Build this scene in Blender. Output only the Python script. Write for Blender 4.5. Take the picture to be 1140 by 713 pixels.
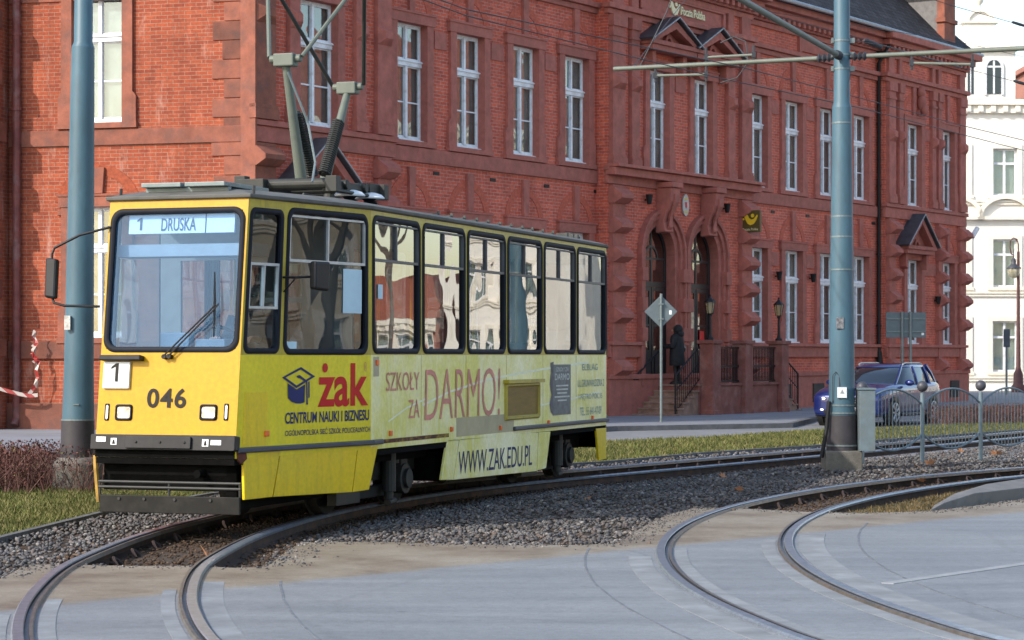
import bpy, bmesh, math, random
import numpy as np
from mathutils import Vector, Matrix, Quaternion

for _o in list(bpy.data.objects):
    bpy.data.objects.remove(_o)
scene = bpy.context.scene
COL = scene.collection
rad = math.radians
random.seed(7)

# ------------------------------------------------------------------ camera
CAM_H = 1.57
FPX = 2500.0
cam_d = bpy.data.cameras.new('camera')
cam = bpy.data.objects.new('camera', cam_d)
COL.objects.link(cam)
cam.location = (0, 0, CAM_H)
cam.rotation_euler = (rad(90), 0, 0)
cam_d.sensor_width = 36
cam_d.lens = 36 * FPX / 1140
cam_d.shift_y = 39.5 / 1140
cam_d.clip_start = 0.3
cam_d.clip_end = 4000
cam_d.dof.use_dof = True
cam_d.dof.focus_distance = 23.5
cam_d.dof.aperture_fstop = 9.0
scene.camera = cam

# ------------------------------------------------------------------ sky, sun, exposure
SUN_AZ = Vector((-0.80, -0.60))
SUN_EL = rad(33)
world = bpy.data.worlds.new('World')
scene.world = world
world.use_nodes = True
_nt = world.node_tree
_nt.nodes.clear()
_sky = _nt.nodes.new('ShaderNodeTexSky')
_sky.sky_type = 'NISHITA'
_sky.sun_disc = False
_sky.sun_elevation = SUN_EL
_sky.sun_rotation = math.atan2(SUN_AZ.x, SUN_AZ.y)
_sky.air_density = 1.25
_sky.dust_density = 1.5
_sky.ozone_density = 1.0
_bg = _nt.nodes.new('ShaderNodeBackground')
_bg.inputs['Strength'].default_value = 0.15
_wo = _nt.nodes.new('ShaderNodeOutputWorld')
_nt.links.new(_sky.outputs[0], _bg.inputs[0])
_nt.links.new(_bg.outputs[0], _wo.inputs[0])
sun_d = bpy.data.lights.new('sun', 'SUN')
sun_d.energy = 2.4
sun_d.angle = rad(0.6)
sun_d.color = (1.0, 0.93, 0.82)
sun = bpy.data.objects.new('sun', sun_d)
COL.objects.link(sun)
_sd = Vector((SUN_AZ.x * math.cos(SUN_EL), SUN_AZ.y * math.cos(SUN_EL), math.sin(SUN_EL)))
sun.rotation_mode = 'QUATERNION'
sun.rotation_quaternion = (_sd).to_track_quat('Z', 'Y')
sun.location = (-30, -20, 40)
vs = scene.view_settings
vs.view_transform = 'Standard'
vs.look = 'None'
vs.gamma = 1
vs.exposure = 1.0
vs.use_curve_mapping = False

# ------------------------------------------------------------------ helpers
def G(px, py, z=0.0):
    Z = FPX * (CAM_H - z) / (py - 396.0)
    return ((px - 570.0) / FPX * Z, Z)

def srgb(r, g, b):
    def c(x):
        x /= 255.0
        return x / 12.92 if x <= 0.04045 else ((x + 0.055) / 1.055) ** 2.4
    return (c(r), c(g), c(b))

class MB:
    def __init__(s):
        s.v = []; s.f = []; s.m = []
    def add(s, vs, fs, mi=0, T=None):
        o = len(s.v)
        if T is None:
            s.v.extend(tuple(p) for p in vs)
        else:
            s.v.extend(tuple(T @ Vector(p)) for p in vs)
        for f in fs:
            s.f.append(tuple(i + o for i in f)); s.m.append(mi)
    def box(s, x0, x1, y0, y1, z0, z1, mi=0, T=None):
        vs = [(x0,y0,z0),(x1,y0,z0),(x1,y1,z0),(x0,y1,z0),(x0,y0,z1),(x1,y0,z1),(x1,y1,z1),(x0,y1,z1)]
        s.add(vs, [(0,3,2,1),(4,5,6,7),(0,1,5,4),(1,2,6,5),(2,3,7,6),(3,0,4,7)], mi, T)
    def cbox(s, c, d, mi=0, T=None):
        s.box(c[0]-d[0]/2, c[0]+d[0]/2, c[1]-d[1]/2, c[1]+d[1]/2, c[2]-d[2]/2, c[2]+d[2]/2, mi, T)
    def prism(s, poly, fn0, fn1, mi=0, T=None):
        """poly of 2D points; fn0/fn1 map a 2D point to 3D for the two caps"""
        n = len(poly)
        vs = [fn0(p) for p in poly] + [fn1(p) for p in poly]
        fs = [tuple(range(n))[::-1], tuple(range(n, 2*n))]
        fs += [(i, (i+1) % n, n + (i+1) % n, n + i) for i in range(n)]
        s.add(vs, fs, mi, T)
    def slab(s, poly, z0, z1, mi=0, T=None):
        s.prism(poly, lambda p: (p[0], p[1], z0), lambda p: (p[0], p[1], z1), mi, T)
    def xz(s, poly, y0, y1, mi=0, T=None):
        s.prism(poly, lambda p: (p[0], y0, p[1]), lambda p: (p[0], y1, p[1]), mi, T)
    def yz(s, poly, x0, x1, mi=0, T=None):
        s.prism(poly, lambda p: (x0, p[0], p[1]), lambda p: (x1, p[0], p[1]), mi, T)
    def tube(s, pts, r, seg=8, mi=0, T=None, closed=False, cap=True):
        pts = [Vector(p) for p in pts]
        n = len(pts)
        rr = r if isinstance(r, (list, tuple)) else [r] * n
        vs = []; fs = []
        ref = None
        for i, p in enumerate(pts):
            if closed:
                d = pts[(i+1) % n] - pts[i-1]
            else:
                d = pts[min(i+1, n-1)] - pts[max(i-1, 0)]
            if d.length < 1e-9: d = Vector((0,0,1))
            d.normalize()
            if ref is None:
                a = Vector((0,0,1)) if abs(d.z) < 0.9 else Vector((1,0,0))
                ref = (a - d * a.dot(d)).normalized()
            else:
                ref = ref - d * ref.dot(d)
                if ref.length < 1e-6:
                    a = Vector((0,0,1)) if abs(d.z) < 0.9 else Vector((1,0,0))
                    ref = a - d * a.dot(d)
                ref.normalize()
            b = d.cross(ref)
            for k in range(seg):
                t = 2*math.pi*k/seg
                vs.append(p + (ref*math.cos(t) + b*math.sin(t)) * rr[i])
        m = n if closed else n-1
        for i in range(m):
            j = (i+1) % n
            for k in range(seg):
                k2 = (k+1) % seg
                fs.append((i*seg+k, i*seg+k2, j*seg+k2, j*seg+k))
        if cap and not closed:
            fs.append(tuple(range(seg))[::-1])
            fs.append(tuple(range((n-1)*seg, n*seg)))
        s.add(vs, fs, mi, T)
    def cyl(s, p0, p1, r, seg=16, mi=0, T=None, r1=None):
        s.tube([p0, p1], [r, r if r1 is None else r1], seg, mi, T)
    def lathe(s, prof, c=(0,0,0), seg=20, mi=0, T=None):
        """prof: list of (r, z) round the vertical axis through c"""
        vs = []; fs = []
        for (r, z) in prof:
            for k in range(seg):
                t = 2*math.pi*k/seg
                vs.append((c[0]+r*math.cos(t), c[1]+r*math.sin(t), c[2]+z))
        n = len(prof)
        for i in range(n-1):
            for k in range(seg):
                k2 = (k+1) % seg
                fs.append((i*seg+k, i*seg+k2, (i+1)*seg+k2, (i+1)*seg+k))
        fs.append(tuple(range(seg))[::-1]); fs.append(tuple(range((n-1)*seg, n*seg)))
        s.add(vs, fs, mi, T)
    def ell(s, c, r, seg=14, rings=9, mi=0, T=None):
        prof = []
        vs = []; fs = []
        for i in range(rings+1):
            a = -math.pi/2 + math.pi*i/rings
            for k in range(seg):
                t = 2*math.pi*k/seg
                q = max(math.cos(a), 0.02)
                vs.append((c[0]+r[0]*q*math.cos(t), c[1]+r[1]*q*math.sin(t), c[2]+r[2]*math.sin(a)))
        for i in range(rings):
            for k in range(seg):
                k2 = (k+1) % seg
                fs.append((i*seg+k, i*seg+k2, (i+1)*seg+k2, (i+1)*seg+k))
        fs.append(tuple(range(seg))[::-1]); fs.append(tuple(range(rings*seg, (rings+1)*seg)))
        s.add(vs, fs, mi, T)
    def loft(s, rings, mi=0, T=None, cap=True):
        n = len(rings[0]); vs = []; fs = []
        for r in rings: vs.extend(r)
        for i in range(len(rings)-1):
            for k in range(n):
                k2 = (k+1) % n
                fs.append((i*n+k, i*n+k2, (i+1)*n+k2, (i+1)*n+k))
        if cap:
            fs.append(tuple(range(n))[::-1]); fs.append(tuple(range((len(rings)-1)*n, len(rings)*n)))
        s.add(vs, fs, mi, T)
    def mesh(s, name, mats, smooth=False, recalc=True):
        me = bpy.data.meshes.new(name)
        me.from_pydata(s.v, [], s.f)
        for m in (mats if isinstance(mats, (list, tuple)) else [mats]):
            me.materials.append(m)
        me.polygons.foreach_set('material_index', s.m)
        if recalc:
            bm = bmesh.new(); bm.from_mesh(me)
            bmesh.ops.recalc_face_normals(bm, faces=bm.faces)
            bm.to_mesh(me); bm.free()
        if smooth:
            me.polygons.foreach_set('use_smooth', [True]*len(me.polygons))
            try: me.set_sharp_from_angle(angle=rad(40))
            except Exception: pass
        me.update()
        return me
    def build(s, name, mats, parent=None, smooth=False, bevel=0, recalc=True, loc=None, rot=None):
        o = bpy.data.objects.new(name, s.mesh(name, mats, smooth, recalc))
        COL.objects.link(o)
        if parent is not None: o.parent = parent
        if loc is not None: o.location = loc
        if rot is not None: o.rotation_euler = rot
        if bevel:
            b = o.modifiers.new('bevel', 'BEVEL'); b.width = bevel; b.segments = 2; b.limit_method = 'ANGLE'; b.angle_limit = rad(35)
        return o

def tag(o, label=None, cat=None, group=None, kind=None):
    if label: o['label'] = label
    if cat: o['category'] = cat
    if group: o['group'] = group
    if kind: o['kind'] = kind
    return o

def empty(name, loc=(0,0,0), rz=0.0, label=None, cat=None, group=None):
    o = bpy.data.objects.new(name, None)
    o.empty_display_size = 0.3
    COL.objects.link(o)
    o.location = loc; o.rotation_euler = (0,0,rz)
    return tag(o, label, cat, group)

def copy_tree(o, parent=None):
    c = o.copy(); COL.objects.link(c)
    c.parent = parent
    for ch in list(o.children):
        d = copy_tree(ch, c)
        d.matrix_parent_inverse = ch.matrix_parent_inverse.copy()
    return c

def struct(o):
    o['kind'] = 'structure'; return o

# ------------------------------------------------------------------ materials
MATS = {}
def newmat(name):
    m = bpy.data.materials.new(name); m.use_nodes = True
    m.node_tree.nodes.clear()
    MATS[name] = m
    return m, m.node_tree.nodes, m.node_tree.links

def N(nodes, t, **kw):
    n = nodes.new(t)
    for k, v in kw.items():
        if k.startswith('i_'):
            n.inputs[k[2:].replace('_', ' ')].default_value = v
        else:
            setattr(n, k, v)
    return n

def ramp(nodes, stops):
    r = nodes.new('ShaderNodeValToRGB')
    while len(r.color_ramp.elements) < len(stops): r.color_ramp.elements.new(0.5)
    for e, (p, c) in zip(r.color_ramp.elements, stops):
        e.position = p; e.color = (*c, 1) if len(c) == 3 else c
    return r

def mixc(nodes, links, a, b, fac, mode='MIX'):
    m = nodes.new('ShaderNodeMix'); m.data_type = 'RGBA'; m.blend_type = mode
    for sock, v in ((m.inputs['Factor'], fac), (m.inputs['A'], a), (m.inputs['B'], b)):
        if hasattr(v, 'is_output') or isinstance(v, bpy.types.NodeSocket): links.new(v, sock)
        elif isinstance(v, (int, float)): sock.default_value = v
        else: sock.default_value = (*v, 1)
    # the colour sockets of a Mix node share names with the float ones
    return m

def MIX(nodes, links, a, b, fac, mode='MIX'):
    m = nodes.new('ShaderNodeMix'); m.data_type = 'RGBA'; m.blend_type = mode
    sf, sa, sb = m.inputs[0], m.inputs[6], m.inputs[7]
    for sock, v in ((sf, fac), (sa, a), (sb, b)):
        if isinstance(v, bpy.types.NodeSocket): links.new(v, sock)
        elif isinstance(v, (int, float)): sock.default_value = v
        else: sock.default_value = (*v, 1)
    return m.outputs[2]

def surf(name, base, rough=0.6, metal=0.0, var=0.25, scale=6.0, bump=0.0, bscale=40.0, dirt=None, dirt_amt=0.5, dscale=2.0, spec=0.5, stretch=None, coat=0.0, coords='Object', rnd=0.0):
    m, n, l = newmat(name)
    out = n.new('ShaderNodeOutputMaterial'); p = n.new('ShaderNodeBsdfPrincipled')
    tc = n.new('ShaderNodeTexCoord')
    co = tc.outputs[coords]
    if stretch:
        mp = n.new('ShaderNodeMapping'); mp.inputs['Scale'].default_value = stretch
        l.new(co, mp.inputs[0]); co = mp.outputs[0]
    no = N(n, 'ShaderNodeTexNoise', i_Scale=scale, i_Detail=6.0, i_Roughness=0.62)
    l.new(co, no.inputs['Vector'])
    lo = tuple(c*(1-var) for c in base); hi = tuple(min(1, c*(1+var)) for c in base)
    rp = ramp(n, [(0.3, lo), (0.7, hi)])
    l.new(no.outputs['Fac'], rp.inputs[0])
    col = rp.outputs[0]
    if dirt:
        n2 = N(n, 'ShaderNodeTexNoise', i_Scale=dscale, i_Detail=8.0, i_Roughness=0.7)
        l.new(co, n2.inputs['Vector'])
        r2 = ramp(n, [(0.48, (0,0,0)), (0.72, (dirt_amt,)*3)])
        l.new(n2.outputs['Fac'], r2.inputs[0])
        col = MIX(n, l, col, dirt, r2.outputs[0])
    if rnd:
        oi = n.new('ShaderNodeObjectInfo'); r3 = ramp(n, [(0.0, (1-rnd,1-rnd*0.95,1-rnd*0.85)), (1.0, (1+rnd*0.55,)*3)]); l.new(oi.outputs['Random'], r3.inputs[0])
        col = MIX(n, l, col, r3.outputs[0], 1.0, 'MULTIPLY')
    l.new(col, p.inputs['Base Color'])
    p.inputs['Roughness'].default_value = rough
    p.inputs['Metallic'].default_value = metal
    p.inputs['Specular IOR Level'].default_value = spec
    if coat: p.inputs['Coat Weight'].default_value = coat
    if bump:
        nb = N(n, 'ShaderNodeTexNoise', i_Scale=bscale, i_Detail=4.0)
        l.new(tc.outputs[coords], nb.inputs['Vector'])
        b = N(n, 'ShaderNodeBump', i_Strength=bump, i_Distance=0.02)
        l.new(nb.outputs['Fac'], b.inputs['Height']); l.new(b.outputs[0], p.inputs['Normal'])
    l.new(p.outputs[0], out.inputs[0])
    return m

def emit_lens(name, col, strength):
    m, n, l = newmat(name)
    out = n.new('ShaderNodeOutputMaterial'); p = n.new('ShaderNodeBsdfPrincipled')
    p.inputs['Base Color'].default_value = (*col, 1)
    p.inputs['Roughness'].default_value = 0.1
    p.inputs['Emission Color'].default_value = (*col, 1)
    p.inputs['Emission Strength'].default_value = strength
    l.new(p.outputs[0], out.inputs[0]); return m

def glass(name, tint, refl0=0.08, refl90=1.0, rough=0.01, wav=0.0, wscale=2.0, film=None, film_amt=0.0):
    """thin pane: fresnel mix of a mirror over a tinted see-through sheet"""
    m, n, l = newmat(name)
    out = n.new('ShaderNodeOutputMaterial')
    tr = N(n, 'ShaderNodeBsdfTransparent'); tr.inputs[0].default_value = (*tint, 1)
    gl = N(n, 'ShaderNodeBsdfGlossy', i_Roughness=rough)
    lw = N(n, 'ShaderNodeLayerWeight', i_Blend=0.5)
    mr = N(n, 'ShaderNodeMapRange'); 
    pw = N(n, 'ShaderNodeMath', operation='POWER'); pw.inputs[1].default_value = 3.2
    l.new(lw.outputs['Facing'], pw.inputs[0]); l.new(pw.outputs[0], mr.inputs[0])
    mr.inputs['To Min'].default_value = refl0; mr.inputs['To Max'].default_value = refl90
    mx = n.new('ShaderNodeMixShader')
    l.new(mr.outputs[0], mx.inputs[0])
    base = tr.outputs[0]
    if film:
        df = N(n, 'ShaderNodeBsdfDiffuse'); df.inputs[0].default_value = (*film, 1)
        m2 = n.new('ShaderNodeMixShader'); m2.inputs[0].default_value = film_amt
        l.new(base, m2.inputs[1]); l.new(df.outputs[0], m2.inputs[2]); base = m2.outputs[0]
    l.new(base, mx.inputs[1]); l.new(gl.outputs[0], mx.inputs[2])
    if wav:
        tc = n.new('ShaderNodeTexCoord')
        nb = N(n, 'ShaderNodeTexNoise', i_Scale=wscale, i_Detail=1.0)
        l.new(tc.outputs['Object'], nb.inputs['Vector'])
        b = N(n, 'ShaderNodeBump', i_Strength=wav, i_Distance=0.05)
        l.new(nb.outputs['Fac'], b.inputs['Height']); l.new(b.outputs[0], gl.inputs['Normal'])
    l.new(mx.outputs[0], out.inputs[0])
    return m

def brick_mat(name, c1, c2, mortar, stain=0.5, pale=0.0):
    m, n, l = newmat(name)
    out = n.new('ShaderNodeOutputMaterial'); p = n.new('ShaderNodeBsdfPrincipled')
    tc = n.new('ShaderNodeTexCoord'); sp = n.new('ShaderNodeSeparateXYZ'); cb = n.new('ShaderNodeCombineXYZ')
    l.new(tc.outputs['Object'], sp.inputs[0])
    ad = N(n, 'ShaderNodeMath', operation='ADD'); l.new(sp.outputs[0], ad.inputs[0]); l.new(sp.outputs[1], ad.inputs[1])
    l.new(ad.outputs[0], cb.inputs[0]); l.new(sp.outputs[2], cb.inputs[1])
    br = n.new('ShaderNodeTexBrick')
    br.inputs['Scale'].default_value = 1.0
    br.inputs['Brick Width'].default_value = 0.26
    br.inputs['Row Height'].default_value = 0.08
    br.inputs['Mortar Size'].default_value = 0.008
    br.inputs['Mortar Smooth'].default_value = 0.2
    br.inputs['Bias'].default_value = 0.0
    br.inputs['Color1'].default_value = (*c1, 1); br.inputs['Color2'].default_value = (*c2, 1); br.inputs['Mortar'].default_value = (*mortar, 1)
    l.new(cb.outputs[0], br.inputs['Vector'])
    # patches of darker and lighter brick, soot streaks
    n1 = N(n, 'ShaderNodeTexNoise', i_Scale=0.7, i_Detail=9.0, i_Roughness=0.7); l.new(tc.outputs['Object'], n1.inputs['Vector'])
    r1 = ramp(n, [(0.28, (0.62,0.56,0.56)), (0.58, (1.12,1.1,1.08))]); l.new(n1.outputs['Fac'], r1.inputs[0])
    c = MIX(n, l, br.outputs['Color'], r1.outputs[0], stain, 'MULTIPLY')
    n3 = N(n, 'ShaderNodeTexNoise', i_Scale=14.0, i_Detail=3.0); l.new(tc.outputs['Object'], n3.inputs['Vector'])
    r3 = ramp(n, [(0.33, (0.78,0.74,0.74)), (0.62, (1.15,1.15,1.15))]); l.new(n3.outputs['Fac'], r3.inputs[0])
    c = MIX(n, l, c, r3.outputs[0], 0.7, 'MULTIPLY')
    mq = n.new('ShaderNodeMapping'); mq.inputs['Scale'].default_value = (1.1, 1.1, 0.16); l.new(tc.outputs['Object'], mq.inputs[0])
    n5 = N(n, 'ShaderNodeTexNoise', i_Scale=1.6, i_Detail=9.0, i_Roughness=0.72); l.new(mq.outputs[0], n5.inputs['Vector'])
    r5 = ramp(n, [(0.36, (0.66,0.62,0.62)), (0.56, (1.03,1.02,1.02))]); l.new(n5.outputs['Fac'], r5.inputs[0])
    c = MIX(n, l, c, r5.outputs[0], 0.75, 'MULTIPLY')
    if pale:
        mp = n.new('ShaderNodeMapping'); mp.inputs['Scale'].default_value = (1.5, 1.5, 0.35); l.new(tc.outputs['Object'], mp.inputs[0])
        n2 = N(n, 'ShaderNodeTexNoise', i_Scale=1.3, i_Detail=10.0, i_Roughness=0.75); l.new(mp.outputs[0], n2.inputs['Vector'])
        r2 = ramp(n, [(0.56, (0,0,0)), (0.74, (pale,)*3)]); l.new(n2.outputs['Fac'], r2.inputs[0])
        c = MIX(n, l, c, (0.55, 0.36, 0.30), r2.outputs[0])
    l.new(c, p.inputs['Base Color'])
    p.inputs['Roughness'].default_value = 0.85
    b = N(n, 'ShaderNodeBump', i_Strength=0.35, i_Distance=0.01)
    iv = N(n, 'ShaderNodeMath', operation='SUBTRACT'); iv.inputs[0].default_value = 1.0; l.new(br.outputs['Fac'], iv.inputs[1])
    l.new(iv.outputs[0], b.inputs['Height']); l.new(b.outputs[0], p.inputs['Normal'])
    l.new(p.outputs[0], out.inputs[0])
    return m

def island_mat(name, stops, rough=0.9, var=0.3):
    """colour picked per loose piece (stones, leaves, blades)"""
    m, n, l = newmat(name)
    out = n.new('ShaderNodeOutputMaterial'); p = n.new('ShaderNodeBsdfPrincipled')
    ge = n.new('ShaderNodeNewGeometry')
    rp = ramp(n, stops); l.new(ge.outputs['Random Per Island'], rp.inputs[0])
    tc = n.new('ShaderNodeTexCoord')
    no = N(n, 'ShaderNodeTexNoise', i_Scale=1.2, i_Detail=5.0); l.new(tc.outputs['Object'], no.inputs['Vector'])
    r2 = ramp(n, [(0.3, (1-var,)*3), (0.7, (1+var*0.6,)*3)]); l.new(no.outputs['Fac'], r2.inputs[0])
    c = MIX(n, l, rp.outputs[0], r2.outputs[0], 1.0, 'MULTIPLY')
    l.new(c, p.inputs['Base Color']); p.inputs['Roughness'].default_value = rough
    p.inputs['Specular IOR Level'].default_value = 0.3
    l.new(p.outputs[0], out.inputs[0])
    return m

M_brick = brick_mat('brick_shade_tone', (0.62,0.124,0.066), (0.45,0.078,0.046), (0.46,0.26,0.21), 0.42, 0.0)  # street front brick, colour lightened to offset the shade on it
M_brick_wing = brick_mat('brick_sun_tone', (0.335,0.068,0.025), (0.235,0.041,0.017), (0.28,0.15,0.10), 0.85, 0.65)  # same brick, colour shifted darker and warmer for the sunlit wing
M_stone = surf('sandstone_shade_tone', (0.37,0.118,0.090), 0.85, var=0.22, scale=5, bump=0.25, bscale=30, dirt=(0.24,0.095,0.075), dirt_amt=0.6, dscale=1.6, rnd=0.10)  # trim sandstone, colour raised to make up for the shaded front
M_stone_wing = surf('sandstone_sun_tone', (0.225,0.074,0.046), 0.85, var=0.3, scale=3, bump=0.25, bscale=30, dirt=(0.12,0.06,0.05), dirt_amt=0.9, dscale=2.2, rnd=0.32)  # same sandstone recoloured for the faces in sun
M_voussoir = surf('voussoir_brick', (0.44,0.095,0.055), 0.85, var=0.3, scale=14)
def slate_mat():
    m,n,l=newmat('slate'); out=n.new('ShaderNodeOutputMaterial'); p=n.new('ShaderNodeBsdfPrincipled')
    tc=n.new('ShaderNodeTexCoord'); mp=n.new('ShaderNodeMapping'); mp.inputs['Rotation'].default_value=(rad(-45),0,0); l.new(tc.outputs['Object'],mp.inputs[0])
    b=n.new('ShaderNodeTexBrick'); b.inputs['Scale'].default_value=1.0; b.inputs['Brick Width'].default_value=0.28; b.inputs['Row Height'].default_value=0.20; b.inputs['Mortar Size'].default_value=0.014
    b.inputs['Color1'].default_value=(0.022,0.023,0.029,1); b.inputs['Color2'].default_value=(0.046,0.047,0.057,1); b.inputs['Mortar'].default_value=(0.008,0.008,0.01,1)
    l.new(mp.outputs[0],b.inputs['Vector'])
    n1=N(n,'ShaderNodeTexNoise',i_Scale=1.4,i_Detail=7.0); l.new(tc.outputs['Object'],n1.inputs['Vector']); r=ramp(n,[(0.3,(0.6,0.6,0.6)),(0.7,(1.3,1.28,1.25))]); l.new(n1.outputs['Fac'],r.inputs[0])
    c=MIX(n,l,b.outputs['Color'],r.outputs[0],1.0,'MULTIPLY'); l.new(c,p.inputs['Base Color']); p.inputs['Roughness'].default_value=0.8; p.inputs['Specular IOR Level'].default_value=0.25
    bp=N(n,'ShaderNodeBump',i_Strength=0.5,i_Distance=0.02); iv=N(n,'ShaderNodeMath',operation='SUBTRACT'); iv.inputs[0].default_value=1.0; l.new(b.outputs['Fac'],iv.inputs[1]); l.new(iv.outputs[0],bp.inputs['Height']); l.new(bp.outputs[0],p.inputs['Normal'])
    l.new(p.outputs[0],out.inputs[0]); return m
M_slate = slate_mat()
M_zinc = surf('zinc', (0.30,0.32,0.35), 0.45, metal=0.6, var=0.2)
M_darkzinc = surf('dark_zinc', (0.06,0.062,0.075), 0.5, metal=0.2, var=0.35, scale=4)
M_white = surf('white_paint', (0.78,0.80,0.84), 0.45, var=0.08, scale=12, dirt=(0.42,0.40,0.38), dirt_amt=0.7, dscale=5, rnd=0.10)
M_bglass = None
M_black = surf('black_metal', (0.010,0.010,0.012), 0.55, var=0.3, spec=0.3)
M_rubber = surf('rubber', (0.007,0.009,0.016), 0.65, var=0.3, spec=0.22)
M_steelblue = surf('blue_grey_paint', (0.050,0.112,0.155), 0.5, var=0.18, scale=1.6, dirt=(0.035,0.055,0.07), dirt_amt=0.5, dscale=2.2, stretch=(2,2,0.6))
M_band = surf('bitumen_band', (0.035,0.030,0.036), 0.6, var=0.3)
M_concrete = surf('rough_concrete', (0.13,0.12,0.105), 0.9, var=0.3, scale=5, bump=0.5, bscale=60, dirt=(0.07,0.062,0.05), dirt_amt=0.8)
M_galv = surf('galvanised_steel', (0.16,0.195,0.20), 0.5, metal=0.3, var=0.18, scale=8)
M_arm = surf('grey_green_tube', (0.12,0.135,0.112), 0.55, var=0.15)
M_cable = surf('cable', (0.03,0.032,0.04), 0.6, var=0.2)
def dark_pane(name, col, rough, var):
    m = surf(name, col, rough, var=var, scale=0.9, spec=0.8)
    return m
M_bglass = glass('house_glass', (0.80,0.85,0.85), 0.12, 1.0, 0.015, wav=0.12, wscale=1.3)
M_room = surf('room_dark', (0.05,0.045,0.04), 0.9, var=0.4, scale=0.8)
M_blind = surf('grey_blind', (0.50,0.50,0.45), 0.9, var=0.35, scale=1.2, rnd=0.5)
# ------------------------------------------------------------------ ground, roads, pavements
Dx, Dy = 0.56, 0.8285           # direction along the street front of the post office
NX, NY = 0.8285, -0.56          # out of that front, over the pavement
AX, AY = -5.61, 46.75           # its left corner
FROT = math.atan2(Dy, Dx)

def road_mat():
    m, n, l = newmat('worn_road')
    out = n.new('ShaderNodeOutputMaterial'); p = n.new('ShaderNodeBsdfPrincipled')
    tc = n.new('ShaderNodeTexCoord'); P = tc.outputs['Object']
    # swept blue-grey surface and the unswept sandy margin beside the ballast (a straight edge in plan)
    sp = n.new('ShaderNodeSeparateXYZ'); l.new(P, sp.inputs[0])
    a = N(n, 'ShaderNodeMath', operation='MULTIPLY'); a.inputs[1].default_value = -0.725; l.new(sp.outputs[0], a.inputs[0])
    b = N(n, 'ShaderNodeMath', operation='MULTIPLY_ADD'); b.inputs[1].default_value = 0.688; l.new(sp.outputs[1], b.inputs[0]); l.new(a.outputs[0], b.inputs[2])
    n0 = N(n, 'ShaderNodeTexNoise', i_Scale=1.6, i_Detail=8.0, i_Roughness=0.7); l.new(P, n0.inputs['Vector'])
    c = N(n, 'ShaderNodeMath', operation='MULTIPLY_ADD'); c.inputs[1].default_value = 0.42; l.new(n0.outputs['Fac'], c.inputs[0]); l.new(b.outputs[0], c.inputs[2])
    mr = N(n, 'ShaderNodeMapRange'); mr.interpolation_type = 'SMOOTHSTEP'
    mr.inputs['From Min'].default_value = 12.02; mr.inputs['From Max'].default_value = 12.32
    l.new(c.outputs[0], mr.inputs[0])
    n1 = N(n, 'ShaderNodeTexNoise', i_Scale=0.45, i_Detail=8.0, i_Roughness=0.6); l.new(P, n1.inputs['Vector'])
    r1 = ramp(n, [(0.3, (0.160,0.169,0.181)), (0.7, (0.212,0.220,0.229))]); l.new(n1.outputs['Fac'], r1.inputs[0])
    # faint tyre streaks along the driving direction
    mp = n.new('ShaderNodeMapping'); mp.inputs['Rotation'].default_value = (0,0,rad(-14)); mp.inputs['Scale'].default_value = (0.25, 2.2, 1); l.new(P, mp.inputs[0])
    n2 = N(n, 'ShaderNodeTexNoise', i_Scale=1.2, i_Detail=5.0); l.new(mp.outputs[0], n2.inputs['Vector'])
    r2 = ramp(n, [(0.32, (0.84,0.84,0.85)), (0.66, (1.1,1.1,1.1))]); l.new(n2.outputs['Fac'], r2.inputs[0])
    blue = MIX(n, l, r1.outputs[0], r2.outputs[0], 1.0, 'MULTIPLY')
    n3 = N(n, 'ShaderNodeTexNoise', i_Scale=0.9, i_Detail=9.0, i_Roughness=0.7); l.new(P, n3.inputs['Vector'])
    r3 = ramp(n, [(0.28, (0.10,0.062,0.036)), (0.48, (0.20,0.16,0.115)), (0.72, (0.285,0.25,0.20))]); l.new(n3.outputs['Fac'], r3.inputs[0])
    # rust and dirt carried out along the tracks
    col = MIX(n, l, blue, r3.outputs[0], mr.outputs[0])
    n4 = N(n, 'ShaderNodeTexNoise', i_Scale=95.0, i_Detail=2.0); l.new(P, n4.inputs['Vector'])
    r4 = ramp(n, [(0.3, (0.80,0.80,0.80)), (0.7, (1.16,1.16,1.16))]); l.new(n4.outputs['Fac'], r4.inputs[0])
    col = MIX(n, l, col, r4.outputs[0], 1.0, 'MULTIPLY')
    n7 = N(n, 'ShaderNodeTexNoise', i_Scale=22.0, i_Detail=4.0, i_Roughness=0.7); l.new(P, n7.inputs['Vector'])
    r7 = ramp(n, [(0.30, (0.80,0.80,0.80)), (0.50, (1.0,1.0,1.0)), (0.72, (1.13,1.13,1.12))]); l.new(n7.outputs['Fac'], r7.inputs[0])
    col = MIX(n, l, col, r7.outputs[0], 1.0, 'MULTIPLY')
    # oil drips, filled patches and dark scuffs
    n8 = N(n, 'ShaderNodeTexNoise', i_Scale=2.6, i_Detail=9.0, i_Roughness=0.78); l.new(P, n8.inputs['Vector'])
    r8 = ramp(n, [(0.60, (1,1,1)), (0.72, (0.74,0.735,0.73))]); l.new(n8.outputs['Fac'], r8.inputs[0])
    col = MIX(n, l, col, r8.outputs[0], 0.9, 'MULTIPLY')
    v9 = N(n, 'ShaderNodeTexVoronoi', i_Scale=1.7); l.new(P, v9.inputs['Vector'])
    r9 = ramp(n, [(0.0, (0.62,0.62,0.62)), (0.05, (0.80,0.80,0.80)), (0.075, (1,1,1))]); l.new(v9.outputs['Distance'], r9.inputs[0])
    col = MIX(n, l, col, r9.outputs[0], 0.7, 'MULTIPLY')
    # pale grit
    vo = N(n, 'ShaderNodeTexVoronoi', i_Scale=7.0); l.new(P, vo.inputs['Vector'])
    r5 = ramp(n, [(0.0, (1,1,1)), (0.075, (0,0,0))]); l.new(vo.outputs['Distance'], r5.inputs[0])
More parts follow.
